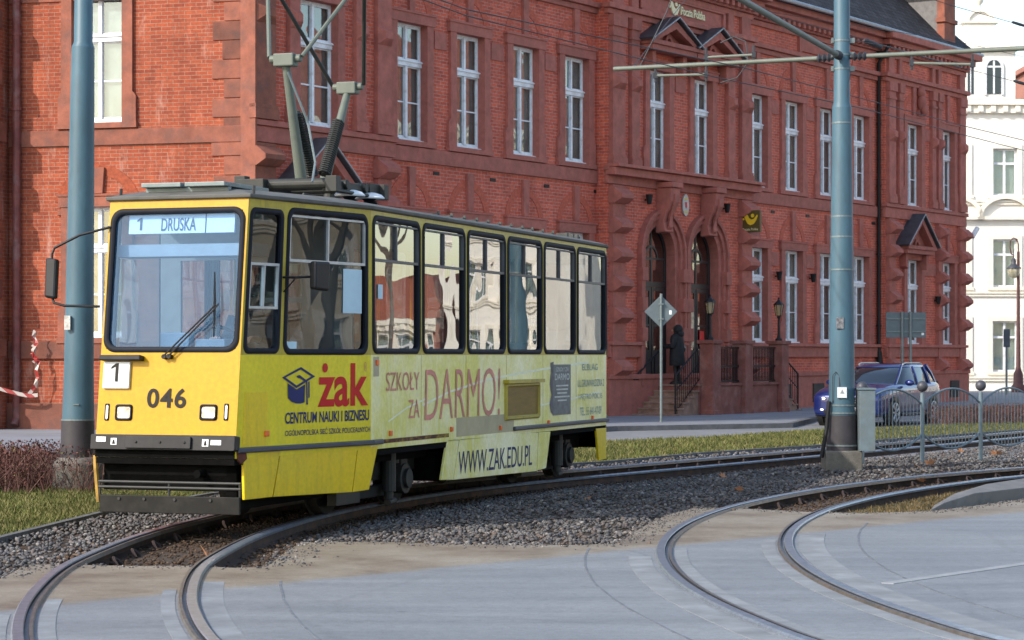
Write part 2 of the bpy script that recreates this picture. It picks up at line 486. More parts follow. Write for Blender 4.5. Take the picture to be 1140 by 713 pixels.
    gm = N(n, 'ShaderNodeMath', operation='MULTIPLY'); l.new(r5.outputs[0], gm.inputs[0]); l.new(n3.outputs['Fac'], gm.inputs[1])
    col = MIX(n, l, col, (0.55,0.52,0.48), gm.outputs[0])
    # hairline cracks
    v2 = N(n, 'ShaderNodeTexVoronoi', i_Scale=0.33); v2.feature = 'DISTANCE_TO_EDGE'
    mpd = n.new('ShaderNodeMix'); mpd.data_type = 'VECTOR'; mpd.inputs[0].default_value = 0.12
    l.new(P, mpd.inputs[4]); l.new(n3.outputs['Color'], mpd.inputs[5]); l.new(mpd.outputs[1], v2.inputs['Vector'])
    r6 = ramp(n, [(0.0, (0.72,0.72,0.72)), (0.012, (1,1,1))]); l.new(v2.outputs['Distance'], r6.inputs[0])
    col = MIX(n, l, col, r6.outputs[0], 0.35, 'MULTIPLY')
    l.new(col, p.inputs['Base Color'])
    p.inputs['Roughness'].default_value = 0.62
    bp = N(n, 'ShaderNodeBump', i_Strength=0.3, i_Distance=0.006); l.new(n4.outputs['Fac'], bp.inputs['Height']); l.new(bp.outputs[0], p.inputs['Normal'])
    l.new(p.outputs[0], out.inputs[0]); return m

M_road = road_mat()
M_ground = surf('ground_asphalt', (0.12,0.12,0.125), 0.9, var=0.25, scale=0.6, bump=0.2)
M_farroad = surf('far_asphalt', (0.17,0.175,0.19), 0.85, var=0.2, scale=0.8, bump=0.2)
M_pave = surf('pavement_slabs', (0.19,0.205,0.235), 0.85, var=0.16, scale=0.9, bump=0.1, dirt=(0.16,0.15,0.15), dirt_amt=0.5, dscale=0.5)
M_kerb = surf('kerb_stone', (0.15,0.148,0.148), 0.85, var=0.3, scale=4, bump=0.3, dirt=(0.11,0.10,0.09), dirt_amt=0.6)
M_darkkerb = surf('dark_kerb', (0.10,0.10,0.105), 0.85, var=0.3, scale=4, bump=0.3)
M_soil = surf('ballast_dirt', (0.055,0.036,0.023), 0.95, var=0.5, scale=3, bump=0.8, bscale=30, dirt=(0.075,0.04,0.018), dirt_amt=0.8, dscale=0.9)
M_turf = surf('turf_soil', (0.085,0.075,0.028), 0.95, var=0.4, scale=2.5, bump=0.8, bscale=40, dirt=(0.09,0.062,0.032), dirt_amt=0.7, dscale=1.2)
M_lightstone = surf('pale_joint', (0.200,0.209,0.220), 0.8, var=0.3, scale=2.5, dirt=(0.152,0.160,0.17), dirt_amt=0.8, dscale=3)
M_crack = surf('tar_joint', (0.125,0.134,0.15), 0.8, var=0.35, scale=9)
M_paintline = surf('road_paint_worn', (0.255,0.263,0.275), 0.7, var=0.12, scale=9, dirt=(0.205,0.213,0.224), dirt_amt=1.0, dscale=3)

g = MB(); g.add([(-900,-300,-0.26),(900,-300,-0.26),(900,1600,-0.26),(-900,1600,-0.26)], [(0,1,2,3)])
struct(g.build('ground', M_ground))

def flat(name, poly, z0, z1, mat, bevel=0):
    m = MB(); m.slab(poly, z0, z1)
    bm_ = m.build(name, mat, bevel=bevel)
    return struct(bm_)

# far carriageway where the car drives
flat('far_road', [(-60,20),(-12,30),(0,36),(60,36),(120,60),(120,140),(-60,140)], -0.25, -0.10, M_farroad)
kerbline = [(-40,33),(-8,35.5),(-3,42),(2.19,49.6),(6.35,51.9),(7.6,57.0),(17,72.5),(30,94),(38,110)]
pv = kerbline + [(38,150),(-60,150),(-60,33)]
flat('pavement', pv, -0.245, 0.0, M_pave)
# kerb stones along the pavement, a finger proud of it
def ribbon(name, pts, w, z0, z1, mat, off=0.0, bevel=0):
    pts = [Vector((p[0],p[1])) for p in pts]
    Lp=[]; Rp=[]
    for i,p in enumerate(pts):
        d = (pts[min(i+1,len(pts)-1)]-pts[max(i-1,0)]).normalized(); nn = Vector((-d.y,d.x))
        Lp.append(p+nn*(off+w/2)); Rp.append(p+nn*(off-w/2))
    m = MB()
    for i in range(len(pts)-1):
        pass
    vs=[]; fs=[]
    for a,b in zip(Lp,Rp):
        vs += [(a.x,a.y,z0),(a.x,a.y,z1),(b.x,b.y,z1),(b.x,b.y,z0)]
    n=len(pts)
    for i in range(n-1):
        for k in range(4):
            k2=(k+1)%4
            fs.append((i*4+k,i*4+k2,(i+1)*4+k2,(i+1)*4+k))
    fs += [(0,1,2,3),((n-1)*4+3,(n-1)*4+2,(n-1)*4+1,(n-1)*4)]
    m.add(vs,fs)
    return m.build(name, mat, bevel=bevel)
struct(ribbon('pavement_kerb', kerbline, 0.16, -0.24, 0.012, M_darkkerb, off=-0.075))

# ---- tracks: centre of the rails from the road round the bend, then straight along the street
def cr(pts, step=0.25):
    pts=[Vector((p[0],p[1])) for p in pts]; out=[]
    P=[pts[0]*2-pts[1]]+pts+[pts[-1]*2-pts[-2]]
    for i in range(1,len(P)-2):
        p0,p1,p2,p3=P[i-1:i+3]; n=max(2,int((p2-p1).length/step))
        for k in range(n):
            t=k/n
            out.append(0.5*((2*p1)+(p2-p0)*t+(2*p0-5*p1+4*p2-p3)*t*t+(3*p1-p0-3*p2+p3)*t**3))
    out.append(pts[-1]); return out
def offset(pts, o):
    r=[]
    for i,p in enumerate(pts):
        d=(pts[min(i+1,len(pts)-1)]-pts[max(i-1,0)]).normalized()
        r.append(p+Vector((d.y,-d.x))*o)       # positive: to the right looking along the curve
    return r
R1 = cr([(0.4,7.5),(-0.55,9.3),(-1.22,11.0),(-1.67,12.4),(-2.01,14.0),(-2.22,15.5),(-2.33,16.8),(-2.33,18.0),(-2.26,19.5),(-2.09,21.0),(-1.80,22.6),(-1.35,24.3),(-0.60,26.3),(0.53,28.5),(2.68,31.96),(4.92,35.55),(9.4,42.7),(20,60),(34,82)])
T1 = offset(R1, -0.50)
L1 = offset(R1, -1.00)
_c = np.polyfit([31.65,30.43,29.18,26.79,24.3,21.93,20.23,18.78,17.14,15.45,13.97,12.62],[7.22,6.21,5.25,3.75,2.67,1.89,1.46,1.24,1.18,1.24,1.4,1.62],4)
O2 = cr([(5.2,7.0),(3.6,8.6),(2.55,10.2)]+[(float(np.polyval(_c,z)),z) for z in (12,13.5,15,16.5,18,19.5,21,22.5,24,26,28,30)]+[(8.2,32.6),(14.2,38.6),(26,51),(44,70)])
I2 = offset(O2, 1.00)
T2 = offset(O2, 0.50)

M_railtop = surf('worn_rail_head', (0.21,0.24,0.29), 0.30, metal=0.45, var=0.3, scale=12)
M_railrust = surf('rusty_rail_web', (0.040,0.024,0.020), 0.85, var=0.4, scale=8, dirt=(0.14,0.06,0.025), dirt_amt=0.6, dscale=4)
M_raillip = surf('rail_lip', (0.115,0.10,0.092), 0.45, metal=0.4, var=0.4, scale=9, dirt=(0.17,0.10,0.06), dirt_amt=0.6, dscale=3)
M_groove = surf('rail_groove', (0.02,0.02,0.022), 0.8, var=0.3)
# profile of a grooved rail: (offset from gauge face outwards, z, material of the face that starts here)
def sweep_rail(pts, inner_sign):
    """inner_sign: +1 when the groove lies to the right of the curve"""
    prof=[(-0.105,-0.155,1),(-0.105,-0.125,1),(-0.035,-0.10,1),(-0.035,-0.04,1),(-0.062,-0.030,0),(-0.064,-0.008,0),(-0.054,0.003,0),(0.004,0.003,0),(0.010,-0.004,2),(0.013,-0.036,2),(0.036,-0.036,2),(0.039,-0.003,3),(0.060,-0.003,3),(0.070,-0.034,1),(0.0,-0.05,1),(-0.005,-0.10,1),(0.065,-0.125,1),(0.065,-0.155,1)]
    m=MB(); vs=[]; n=len(pts); k=len(prof)
    for i,p in enumerate(pts):
        d=(pts[min(i+1,n-1)]-pts[max(i-1,0)]).normalized(); r=Vector((d.y,-d.x))*inner_sign
        for (o,z,_) in prof:
            q=p+r*o; vs.append((q.x,q.y,z))
    m.v=[tuple(v) for v in vs]
    for i in range(n-1):
        for j in range(k):
            j2=(j+1)%k
            m.f.append((i*k+j,i*k+j2,(i+1)*k+j2,(i+1)*k+j)); m.m.append(prof[j][2])
    return m
def track(label, left, right, centre, z_lo, z_hi):
    t=empty('tram_track',(centre[0].x,centre[0].y,0)); tag(t,label,'tram track')
    for pts,sg in ((left,1),(right,-1)):
        o=sweep_rail(pts,sg).build('rail',[M_railtop,M_railrust,M_groove,M_raillip],t)
        o.location=(-centre[0].x,-centre[0].y,0)
    # sleepers where the rails run on ballast, each with its two clips
    acc=0; last=None
    made=0
    for i,p in enumerate(centre):
        if last is not None: acc+=(p-last).length
        last=p
        if acc>=0.62 and z_lo<p.y<z_hi:
            acc=0; made+=1
            if made>48: break
            d=(centre[min(i+1,len(centre)-1)]-centre[max(i-1,0)]).normalized(); a=math.atan2(d.y,d.x)
            m=MB(); m.box(-0.11,0.11,-0.95,0.95,-0.215,-0.126)
            s=m.build('sleeper',M_sleeper,t,bevel=0.01); s.location=(p.x-centre[0].x,p.y-centre[0].y,0); s.rotation_euler=(0,0,a)
            for y in (-0.37,0.37):
                c=MB()
                sg=1 if y>0 else -1
                c.tube([(-0.07,y-sg*0.05,-0.115),(-0.05,y-sg*0.02,-0.075),(0.0,y-sg*0.0,-0.055),(0.05,y-sg*0.02,-0.075),(0.07,y-sg*0.05,-0.115)],0.016,6)
                c.build('rail_clip',M_railrust,s)
    return t
M_sleeper = surf('oiled_sleeper', (0.05,0.038,0.03), 0.9, var=0.4, scale=4, bump=0.4)
track('curved grooved track on which the yellow tram stands', L1, R1, T1, 17.2, 48)
track('empty curved grooved track sweeping past the kerbed refuge', O2, I2, T2, 21.6, 42)

# ---- foreground road, 15 cm thick so that its broken edge towards the ballast shows
edge = [G(*p) for p in [(0,641),(29,625.5),(62,625),(100,626),(160,627),(215,627),(262,629),(295,628),(304,622),(318,611),(335,601),(430,600.5),(500,603),(570,604),(640,604),(687,602.5),(697,596),(705,590),(722,580),(745,570),(775,562.5),(830,564),(895,567.5),(960,569),(1033,566.8),(1080,561.5),(1140,553.5),(1240,541),(1400,525)]]
poly = [(-60,-30),(-60,11.5),(-9,14.9),(-4.6,15.6)] + edge + [(20,39),(60,62),(140,62),(140,-30)]
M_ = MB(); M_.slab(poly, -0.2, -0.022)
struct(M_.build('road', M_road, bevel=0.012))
# joints poured along the rails and the cut lines beside them
def sub(pts, y0, y1): return [p for p in pts if y0<=p.y<=y1]
for nm,base,offs,w,mat,y0,y1,z in (('rail_joint',R1,0.155,0.15,M_lightstone,5,15.9,-0.0205),('rail_joint',R1,-0.13,0.09,M_lightstone,5,15.4,-0.019),('rail_joint',L1,0.14,0.10,M_lightstone,5,14.8,-0.019),('rail_joint',L1,-0.17,0.16,M_lightstone,5,14.0,-0.019),
    ('rail_joint',O2,-0.19,0.18,M_lightstone,5,18.0,-0.019),('rail_joint',O2,0.14,0.10,M_lightstone,5,18.6,-0.019),('rail_joint',I2,-0.14,0.12,M_lightstone,5,19.6,-0.019),('rail_joint',I2,0.22,0.22,M_lightstone,5,20.2,-0.019)):
    struct(ribbon(nm, sub(offset(base,offs),y0,y1), w, -0.03, z, mat))
random.seed(3)
for base,offs,y0,y1 in ((O2,-0.62,5,18.6),(I2,0.62,5,21.4),(R1,0.62,5,15.9),(L1,-0.55,5,14.6)):
    pts=[p+Vector((random.uniform(-.005,.005),0)) for p in sub(offset(base,offs),y0,y1)]
    struct(ribbon('road_crack', pts, 0.018, -0.03, -0.0198, M_crack))
ln=[G(988,646.5),G(1062,636),G(1140,625),G(1300,603)]
struct(ribbon('lane_line',[ln[0],ln[1],ln[2],ln[3]],0.10,-0.03,-0.0175,M_paintline))

# ---- kerbed refuge at the right edge
isl=[G(1036,567),G(1052,563.8),G(1085,559.5),G(1140,552.8),G(1250,539),(12,32.5)]
back=[(12.0,34.5),(8.9,30.6),(6.25,27.1),(5.45,25.85),(4.9,24.9),(4.45,23.7)]
m=MB()
n_=len(isl)+len(back); allp=[Vector(p) for p in isl+back]
tops=[-0.01,0.04,0.10,0.10,0.10,0.10,0.10,0.10,0.10,0.09,0.04,-0.01]
m.add([(p.x,p.y,-0.2) for p in allp]+[(p.x,p.y,z) for p,z in zip(allp,tops)],[tuple(range(n_,2*n_))]+[(i,(i+1)%n_,n_+(i+1)%n_,n_+i) for i in range(n_)])
struct(m.build('kerbed_refuge', M_kerb, bevel=0.01))

# ---- ballast bed and grass
E_line=[(-4.75,14.8),(-4.66,17),(-4.5,19.7),(-4.2,22.8),(-3.5,26),(-2.0,29.5),(0.0,32.2),(1.43,33.9),(3.1,36.9),(5.3,39.8),(7.5,43.4),(10.9,48.2),(20,62),(32,80)]
bal=[(-4.7,14.0)]+E_line+[(42,80),(22,45),(12,34),(8,29),(5,24),(4,21),(0,15),(-4,13.5)]
flat('ballast_bed', bal, -0.22, -0.118, M_soil)
flat('grass_soil_strip', [(-30,14.8)]+E_line+[(30,80),(20,66.5),(13.5,57),(9,50.4),(6.4,48.2),(4.2,44.6),(1.6,41.8),(-2,38),(-9,30.8),(-30,30.8)], -0.23, -0.055, M_turf)
struct(ribbon('grass_edging', E_line, 0.07, -0.2, -0.02, M_darkkerb))
# weedy strip between the right-hand track and the kerbed refuge
wl=[G(905,572),G(960,560),G(1020,549),G(1085,538),G(1140,531)]
wb=[G(1140,535.5),G(1085,544),G(1040,560),G(1000,569),G(940,571)]
flat('weedy_soil_strip', wl+wb, -0.2, -0.075, M_turf)

# ---- gravel (ballast stones)
def rocks(name, pts, sizes, mat, seed, squash=0.72, kind='stuff', label=None):
    rng=np.random.default_rng(seed)
    bm=bmesh.new(); bmesh.ops.create_icosphere(bm, subdivisions=1, radius=1.0)
    bv=np.array([v.co[:] for v in bm.verts]); bf=np.array([[v.index for v in f.verts] for f in bm.faces]); bm.free()
    protos=[bv*(1+rng.uniform(-0.45,0.40,(len(bv),1)))*np.array([1,rng.uniform(.65,1),rng.uniform(.55,.85)]) for _ in range(10)]
    n=len(pts); V=np.zeros((n,len(bv),3)); 
    for i in range(n):
        q=Quaternion(rng.normal(size=4)); q.normalize()
        R=np.array(q.to_matrix())
        v=(protos[rng.integers(10)]*sizes[i])@R.T
        v[:,2]*=squash
        V[i]=v+pts[i]
    F=(bf[None]+(np.arange(n)*len(bv))[:,None,None]).reshape(-1,3)
    me=bpy.data.meshes.new(name)
    me.vertices.add(n*len(bv)); me.vertices.foreach_set('co',V.reshape(-1))
    me.loops.add(F.size); me.loops.foreach_set('vertex_index',F.reshape(-1).astype(np.int32))
    me.polygons.add(len(F)); me.polygons.foreach_set('loop_start',np.arange(0,F.size,3,dtype=np.int32)); me.polygons.foreach_set('loop_total',np.full(len(F),3,dtype=np.int32))
    me.materials.append(mat); me.update(calc_edges=True); me.validate()
    o=bpy.data.objects.new(name,me); COL.objects.link(o); o['kind']=kind
    if label: o['label']=label
    return o
def inpoly(P, poly):
    poly=np.array(poly); x,y=P[:,0],P[:,1]; r=np.zeros(len(P),bool); j=len(poly)-1
    for i in range(len(poly)):
        xi,yi=poly[i]; xj,yj=poly[j]
        c=((yi>y)!=(yj>y))&(x<(xj-xi)*(y-yi)/(yj-yi+1e-12)+xi); r^=c; j=i
    return r
def dist_line(P, pts):
    A=np.array([[p.x,p.y] for p in pts]); best=np.full(len(P),1e9)
    for k in range(0,len(P),4000):
        d=((P[k:k+4000,None,:]-A[None,::1,:])**2).sum(2).min(1); best[k:k+4000]=np.sqrt(d)
    return best
rng=np.random.default_rng(11)
roadpoly=poly
def scatter(n, box):
    x=rng.uniform(box[0],box[1],n); y=rng.uniform(box[2],box[3],n); return np.stack([x,y],1)
P=np.concatenate([scatter(64000,(-5.2,8,14,30)), scatter(60000,(-3.5,18,26,50))])
ok=inpoly(P,bal)&~inpoly(P,roadpoly)
ok&=np.abs(P[:,0])<P[:,1]*0.245+0.3
ok&=~inpoly(P,wl+wb)
P=P[ok]
d1=dist_line(P,T1); d2=dist_line(P,T2)
near=np.minimum(d1,d2)
dr1=np.minimum(dist_line(P,L1),dist_line(P,R1)); dr2=np.minimum(dist_line(P,O2),dist_line(P,I2)); dr=np.minimum(dr1,dr2)
keep=(dr>0.10)&~((near<0.42)&(rng.random(len(P))<0.15))&~((d2<0.8)&(rng.random(len(P))<0.35))
P=P[keep]; near=near[keep]; dr=dr[keep]; d1=d1[keep]
sz=rng.uniform(0.013,0.029,len(P))*np.where(P[:,1]>30,1.25,1.0)*np.where(near<0.8,0.72,1.0)
hz=-0.118+sz*0.25+np.where(near>0.85,np.clip((near-0.85)*0.06,0,0.05),0.0)+rng.uniform(0,0.015,len(P))
pts3=np.stack([P[:,0],P[:,1],hz],1)
M_gravel=island_mat('ballast_stone',[(0.0,(0.05,0.045,0.046)),(0.3,(0.09,0.087,0.09)),(0.7,(0.14,0.134,0.132)),(0.9,(0.12,0.088,0.074)),(1.0,(0.27,0.255,0.24))],var=0.35)
M_rustgravel=island_mat('rust_stained_stone',[(0.0,(0.030,0.019,0.013)),(0.4,(0.062,0.038,0.023)),(0.75,(0.092,0.054,0.030)),(1.0,(0.12,0.088,0.065))],var=0.4)
rust=(dr<0.34+rng.uniform(-0.14,0.16,len(P)))|(near<0.5)
rocks('gravel',pts3[~rust],sz[~rust],M_gravel,1,label='grey ballast stones beside the tracks')
rocks('rusty_gravel',pts3[rust],sz[rust],M_rustgravel,2,label='rust brown ballast stones along the rails')

# stones and grit spilled from the ballast on to the road margin
rg=np.random.default_rng(21); SP=[]
ee=[Vector(p) for p in edge]
for a,b in zip(ee,ee[1:]):
    d=b-a; n_=max(1,int(d.length*95))
    if a.x<-6 or a.x>7 or d.length>6: continue
    for k in range(n_):
        q=a+d*rg.random(); nn=Vector((d.y,-d.x)).normalized()
        SP.append(q+nn*abs(rg.normal(0,0.16)))
SP=np.array([[p.x,p.y] for p in SP]); SP=SP[inpoly(SP,roadpoly)&(np.minimum(np.minimum(dist_line(SP,L1),dist_line(SP,R1)),np.minimum(dist_line(SP,O2),dist_line(SP,I2)))>0.10)]
ss=rg.uniform(0.003,0.013,len(SP))*np.where(rg.random(len(SP))<0.12,1.8,1.0)
rocks('grit',np.stack([SP[:,0],SP[:,1],-0.022+ss*0.3],1),ss,M_gravel,5,label='small stones spilled on the road margin')
# ---- grass blades
def blades(name, P, h, mat, seed, z0, w=0.007, lean=0.5):
    rng=np.random.default_rng(seed); n=len(P)
    ang=rng.uniform(0,2*np.pi,n); hh=h*rng.uniform(0.45,1.25,n); ww=w*rng.uniform(.7,1.4,n)
    ln=rng.normal(0,lean,(n,2))*hh[:,None]
    a=np.stack([np.cos(ang),np.sin(ang)],1)*ww[:,None]
    V=np.zeros((n,3,3)); V[:,0,:2]=P-a; V[:,1,:2]=P+a; V[:,2,:2]=P+ln; V[:,0,2]=z0; V[:,1,2]=z0; V[:,2,2]=z0+hh
    F=np.arange(n*3).reshape(-1,3)
    me=bpy.data.meshes.new(name); me.vertices.add(n*3); me.vertices.foreach_set('co',V.reshape(-1))
    me.loops.add(n*3); me.loops.foreach_set('vertex_index',F.reshape(-1).astype(np.int32))
    me.polygons.add(n); me.polygons.foreach_set('loop_start',np.arange(0,n*3,3,dtype=np.int32)); me.polygons.foreach_set('loop_total',np.full(n,3,dtype=np.int32))
    me.materials.append(mat); me.update(calc_edges=True)
    o=bpy.data.objects.new(name,me); COL.objects.link(o); o['kind']='stuff'; return o
M_grass=island_mat('grass_blade',[(0.0,(0.045,0.062,0.013)),(0.45,(0.098,0.115,0.027)),(0.75,(0.155,0.148,0.05)),(1.0,(0.25,0.205,0.10))],var=0.35)
left_poly=[(-9,16),(-4.7,14.8),(-4.68,17),(-4.54,19.7),(-4.24,22.8),(-3.55,26),(-2.9,28),(-5,30),(-14,30),(-14,16)]
Q=scatter(150000,(-9,-2.6,15.5,29)); Q=Q[inpoly(Q,left_poly)&(np.abs(Q[:,0])<Q[:,1]*0.245+0.4)]
o=blades('grass',Q,0.055,M_grass,5,-0.058); o['label']='short dry grass left of the tram'
strip=[(p[0]-0.05,p[1]+0.05) for p in E_line[5:]]+[(30,80),(20,66.5),(13.5,57),(9,50.4),(6.4,48.2),(4.2,44.6),(1.6,41.8),(-2,38)]
Q=scatter(420000,(-2,17,29,66)); Q=Q[inpoly(Q,strip)&(np.abs(Q[:,0])<Q[:,1]*0.245+0.5)]
o=blades('grass',Q,0.075,M_grass,6,-0.058,w=0.011); o['label']='strip of dry grass beyond the tracks'
M_weed=island_mat('dry_weed',[(0,(0.06,0.05,0.018)),(.5,(0.11,0.08,0.035)),(1,(0.2,0.14,0.07))])
Q=scatter(60000,(2,8,21,28)); Q=Q[inpoly(Q,wl+wb)]; Q=Q[np.random.default_rng(1).random(len(Q))<0.55]
o=blades('weeds',Q,0.04,M_weed,8,-0.078); o['label']='thin dry weeds between rail and kerbed refuge'
# ------------------------------------------------------------------ post office (local frame: x along the street, -y out over the pavement)
post = empty('post_office_building', (AX,AY,0), FROT, 'long red brick post office with sandstone trim, white windows and slate roof behind the tram', 'building')

def wall_grid(mb, x0, x1, z0, z1, y, holes, depth=0.35, mi=0, mr=0):
    xs=sorted({x0,x1}|{v for h in holes for v in h[:2] if x0<v<x1}); zs=sorted({z0,z1}|{v for h in holes for v in h[2:4] if z0<v<z1})
    for a,b in zip(xs,xs[1:]):
        for c,d in zip(zs,zs[1:]):
            cx,cz=(a+b)/2,(c+d)/2
            if any(h[0]<cx<h[1] and h[2]<cz<h[3] for h in holes): continue
            mb.add([(a,y,c),(b,y,c),(b,y,d),(a,y,d)],[(0,1,2,3)],mi)
    for h in holes:
        a,b,c,d=h[:4]
        mb.add([(a,y,c),(b,y,c),(b,y,d),(a,y,d),(a,y+depth,c),(b,y+depth,c),(b,y+depth,d),(a,y+depth,d)],[(0,1,5,4),(1,2,6,5),(2,3,7,6),(3,0,4,7)],mr)

def arc(cx,cz,r,a0,a1,n):
    return [(cx+r*math.cos(a0+(a1-a0)*i/n), cz+r*math.sin(a0+(a1-a0)*i/n)) for i in range(n+1)]

_win={}
def window_parts(w,h,tz,bars,key):
    if key in _win: return _win[key]
    f=MB(); y0,y1=0.13,0.20
    b=0.058
    f.box(-w/2,-w/2+b,y0,y1,0,h); f.box(w/2-b,w/2,y0,y1,0,h)
    f.box(-w/2+b,w/2-b,y0,y1,0,b+0.03); f.box(-w/2+b,w/2-b,y0,y1,h-b,h)
    f.box(-0.042,0.042,y0-0.025,y1-0.004,0.10,tz-0.075); f.box(-0.038,0.038,y0-0.02,y1-0.004,tz+0.085,h-0.04)
    f.box(-w/2+0.01,w/2-0.01,y0-0.045,y1-0.006,tz-0.07,tz+0.08)
    f.box(-w/2+0.005,w/2-0.005,y0-0.075,y1-0.01,tz+0.03,tz+0.06)
    for s in (-1,1):                                   # casement stiles inside each light
        xa,xb=sorted((s*0.042,s*(w/2-b)))
        for (za,zb) in ((b+0.03,tz-0.07),(tz+0.08,h-b)):
            f.box(xa,xa+0.014,y0+0.012,y1-0.012,za,zb); f.box(xb-0.014,xb,y0+0.012,y1-0.012,za,zb)
            f.box(xa+0.022,xb-0.022,y0+0.014,y1-0.014,zb-0.03,zb); f.box(xa+0.022,xb-0.022,y0+0.014,y1-0.014,za,za+0.04)
        for z in bars:
            f.box(xa+0.022,xb-0.022,y0+0.016,y1-0.016,z-0.016,z+0.016)
    f.box(-w/2-0.02,w/2+0.02,y0-0.10,y0-0.002,-0.02,0.035)
    fm=f.mesh('window',M_white)
    p=MB(); p.box(-w/2+0.02,w/2-0.02,0.162,0.168,0.02,h-0.02); pm=p.mesh('pane',M_bglass)
    bl=MB(); bl.box(-w/2-0.05,w/2+0.05,0.235,0.25,-0.05,h+0.05); bm_=bl.mesh('blind',M_blind)
    def sur(M):
        s=MB()
        for q in (-1,1):
            xa,xb=sorted((q*w/2,q*(w/2+0.24)))
            s.box(xa,xb,-0.075,0.33,0,h)
            xa,xb=sorted((q*(w/2+0.235),q*(w/2+0.32)))
            s.xz([(xa,0),(xb,0),(xb if q>0 else xa,0.5),(xb if q>0 else xa,0.55),(xa if q>0 else xb,0.66)] if q>0 else [(xa,0),(xb,0),(xb,0.66),(xa,0.55)],-0.072,0.02)
        s.box(-w/2-0.30,w/2+0.30,-0.095,0.33,h,h+0.27)
        s.box(-w/2-0.335,w/2+0.335,-0.12,0.02,h+0.225,h+0.272)
        s.box(-w/2-0.34,w/2+0.34,-0.10,0.33,-0.12,-0.003)
        return s.mesh('surround',M)
    _win[key]=(fm,pm,bm_,sur(M_stone),sur(M_stone_wing)); return _win[key]
def obj_from(name, me, parent, loc=(0,0,0), rot=(0,0,0)):
    o=bpy.data.objects.new(name,me); COL.objects.link(o); o.parent=parent; o.location=loc; o.rotation_euler=rot; return o
WING_ROT = rad(-15) - FROT
def put_window(x, z, w, h, p, kind='up', wing=False, surround=True):
    tz,bars=((1.80,(0.90,)) if kind=='up' else (1.88,(0.92,)))
    fm,pm,bl,s1,s2=window_parts(w,h,tz,bars,(round(w,2),round(h,2),kind))
    if wing:
        loc=Matrix.Rotation(WING_ROT,4,'Z') @ Vector((x,-p,z)); rot=(0,0,WING_ROT)
    else:
        loc=Vector((x,-p,z)); rot=(0,0,0)
    o=obj_from('window',fm,post,loc,rot)
    obj_from('pane',pm,o); obj_from('blind',bl,o)
    if surround: obj_from('surround',s2 if wing else s1,o)
    return o

SEC=[(0.0,4.8,0.25),(4.8,13.9,0.0),(13.9,21.75,0.35),(21.75,31.1,0.0),(31.1,37.6,0.25)]
def projection(t):
    for a,b,p in SEC:
        if a<=t<b: return p
    return 0
UP=[(2.14,1.3),(5.84,1.15),(8.17,1.15),(10.55,1.15),(12.9,1.15),(16.48,1.03),(18.88,1.03),(22.78,1.15),(25.06,1.15),(27.38,1.15),(29.75,1.15),(33.3,1.15),(36.12,1.0)]
LOW=[(2.14,1.3),(5.84,1.15),(8.17,1.15),(10.55,1.15),(12.9,1.15),(22.78,1.15),(25.06,1.15),(27.38,1.15),(29.75,1.15),(33.3,1.15),(36.12,1.0)]
DOORS=[16.6,19.04]; DR=0.80; DZ=0.76; DS=4.28
holes={i:[] for i in range(len(SEC))}
def sec_of(t):
    for i,(a,b,p) in enumerate(SEC):
        if a<=t<b: return i
for t,w in UP:
    holes[sec_of(t)].append((t-w/2-0.08,t+w/2+0.08,6.44,9.28)); put_window(t,6.5,w,2.7,projection(t),'up')
for t,w in LOW:
    holes[sec_of(t)].append((t-w/2-0.08,t+w/2+0.08,1.89,4.80)); put_window(t,1.95,w,2.77,projection(t),'low')
for t in DOORS:
    holes[2].append((t-DR,t+DR,DZ,DS+DR))
wl_=MB()
for i,(a,b,p) in enumerate(SEC):
    wall_grid(wl_,a,b,-0.3,12.0,-p,holes[i],0.36)
    wl_.add([(a,-p,-0.3),(a,0.3,-0.3),(a,0.3,12.0),(a,-p,12.0)],[(0,1,2,3)]); wl_.add([(b,-p,-0.3),(b,0.3,-0.3),(b,0.3,12.0),(b,-p,12.0)],[(0,1,2,3)])
p=0.35
for t in DOORS:                                        # spandrels and soffits of the arched doorways
    A=arc(t,DS,DR,math.pi,0,18)
    half=len(A)//2
    wl_.add([(t-DR,-p,DS+DR)]+[(x,-p,z) for x,z in A[:half+1]],[(0,)+tuple(range(1,half+2))])
    wl_.add([(t+DR,-p,DS+DR)]+[(x,-p,z) for x,z in A[half:]],[(0,)+tuple(range(1,len(A)-half+1))])
# end wall and back
wl_.add([(37.6,-0.25,-0.3),(37.6,13,-0.3),(37.6,13,12),(37.6,-0.25,12)],[(0,1,2,3)])
wl_.add([(37.6,13,-0.3),(-6,13,-0.3),(-6,13,12),(37.6,13,12)],[(0,1,2,3)])
wl_.build('street_wall',M_brick,post,recalc=False)
# wing towards the camera's left
ww=MB(); WH=[(-3.28-0.66,-3.28+0.66,6.44,9.28),(-3.28-0.66,-3.28+0.66,1.89,4.80)]
wall_grid(ww,-5.35,0.0,-0.3,12.0,0.0,WH,0.36)
wo_=ww.build('wing_wall',M_brick_wing,post,recalc=False,rot=(0,0,WING_ROT)); 
put_window(-3.28,6.5,1.16,2.7,0.0,'up',True); put_window(-3.28,1.95,1.16,2.77,0.0,'low',True)

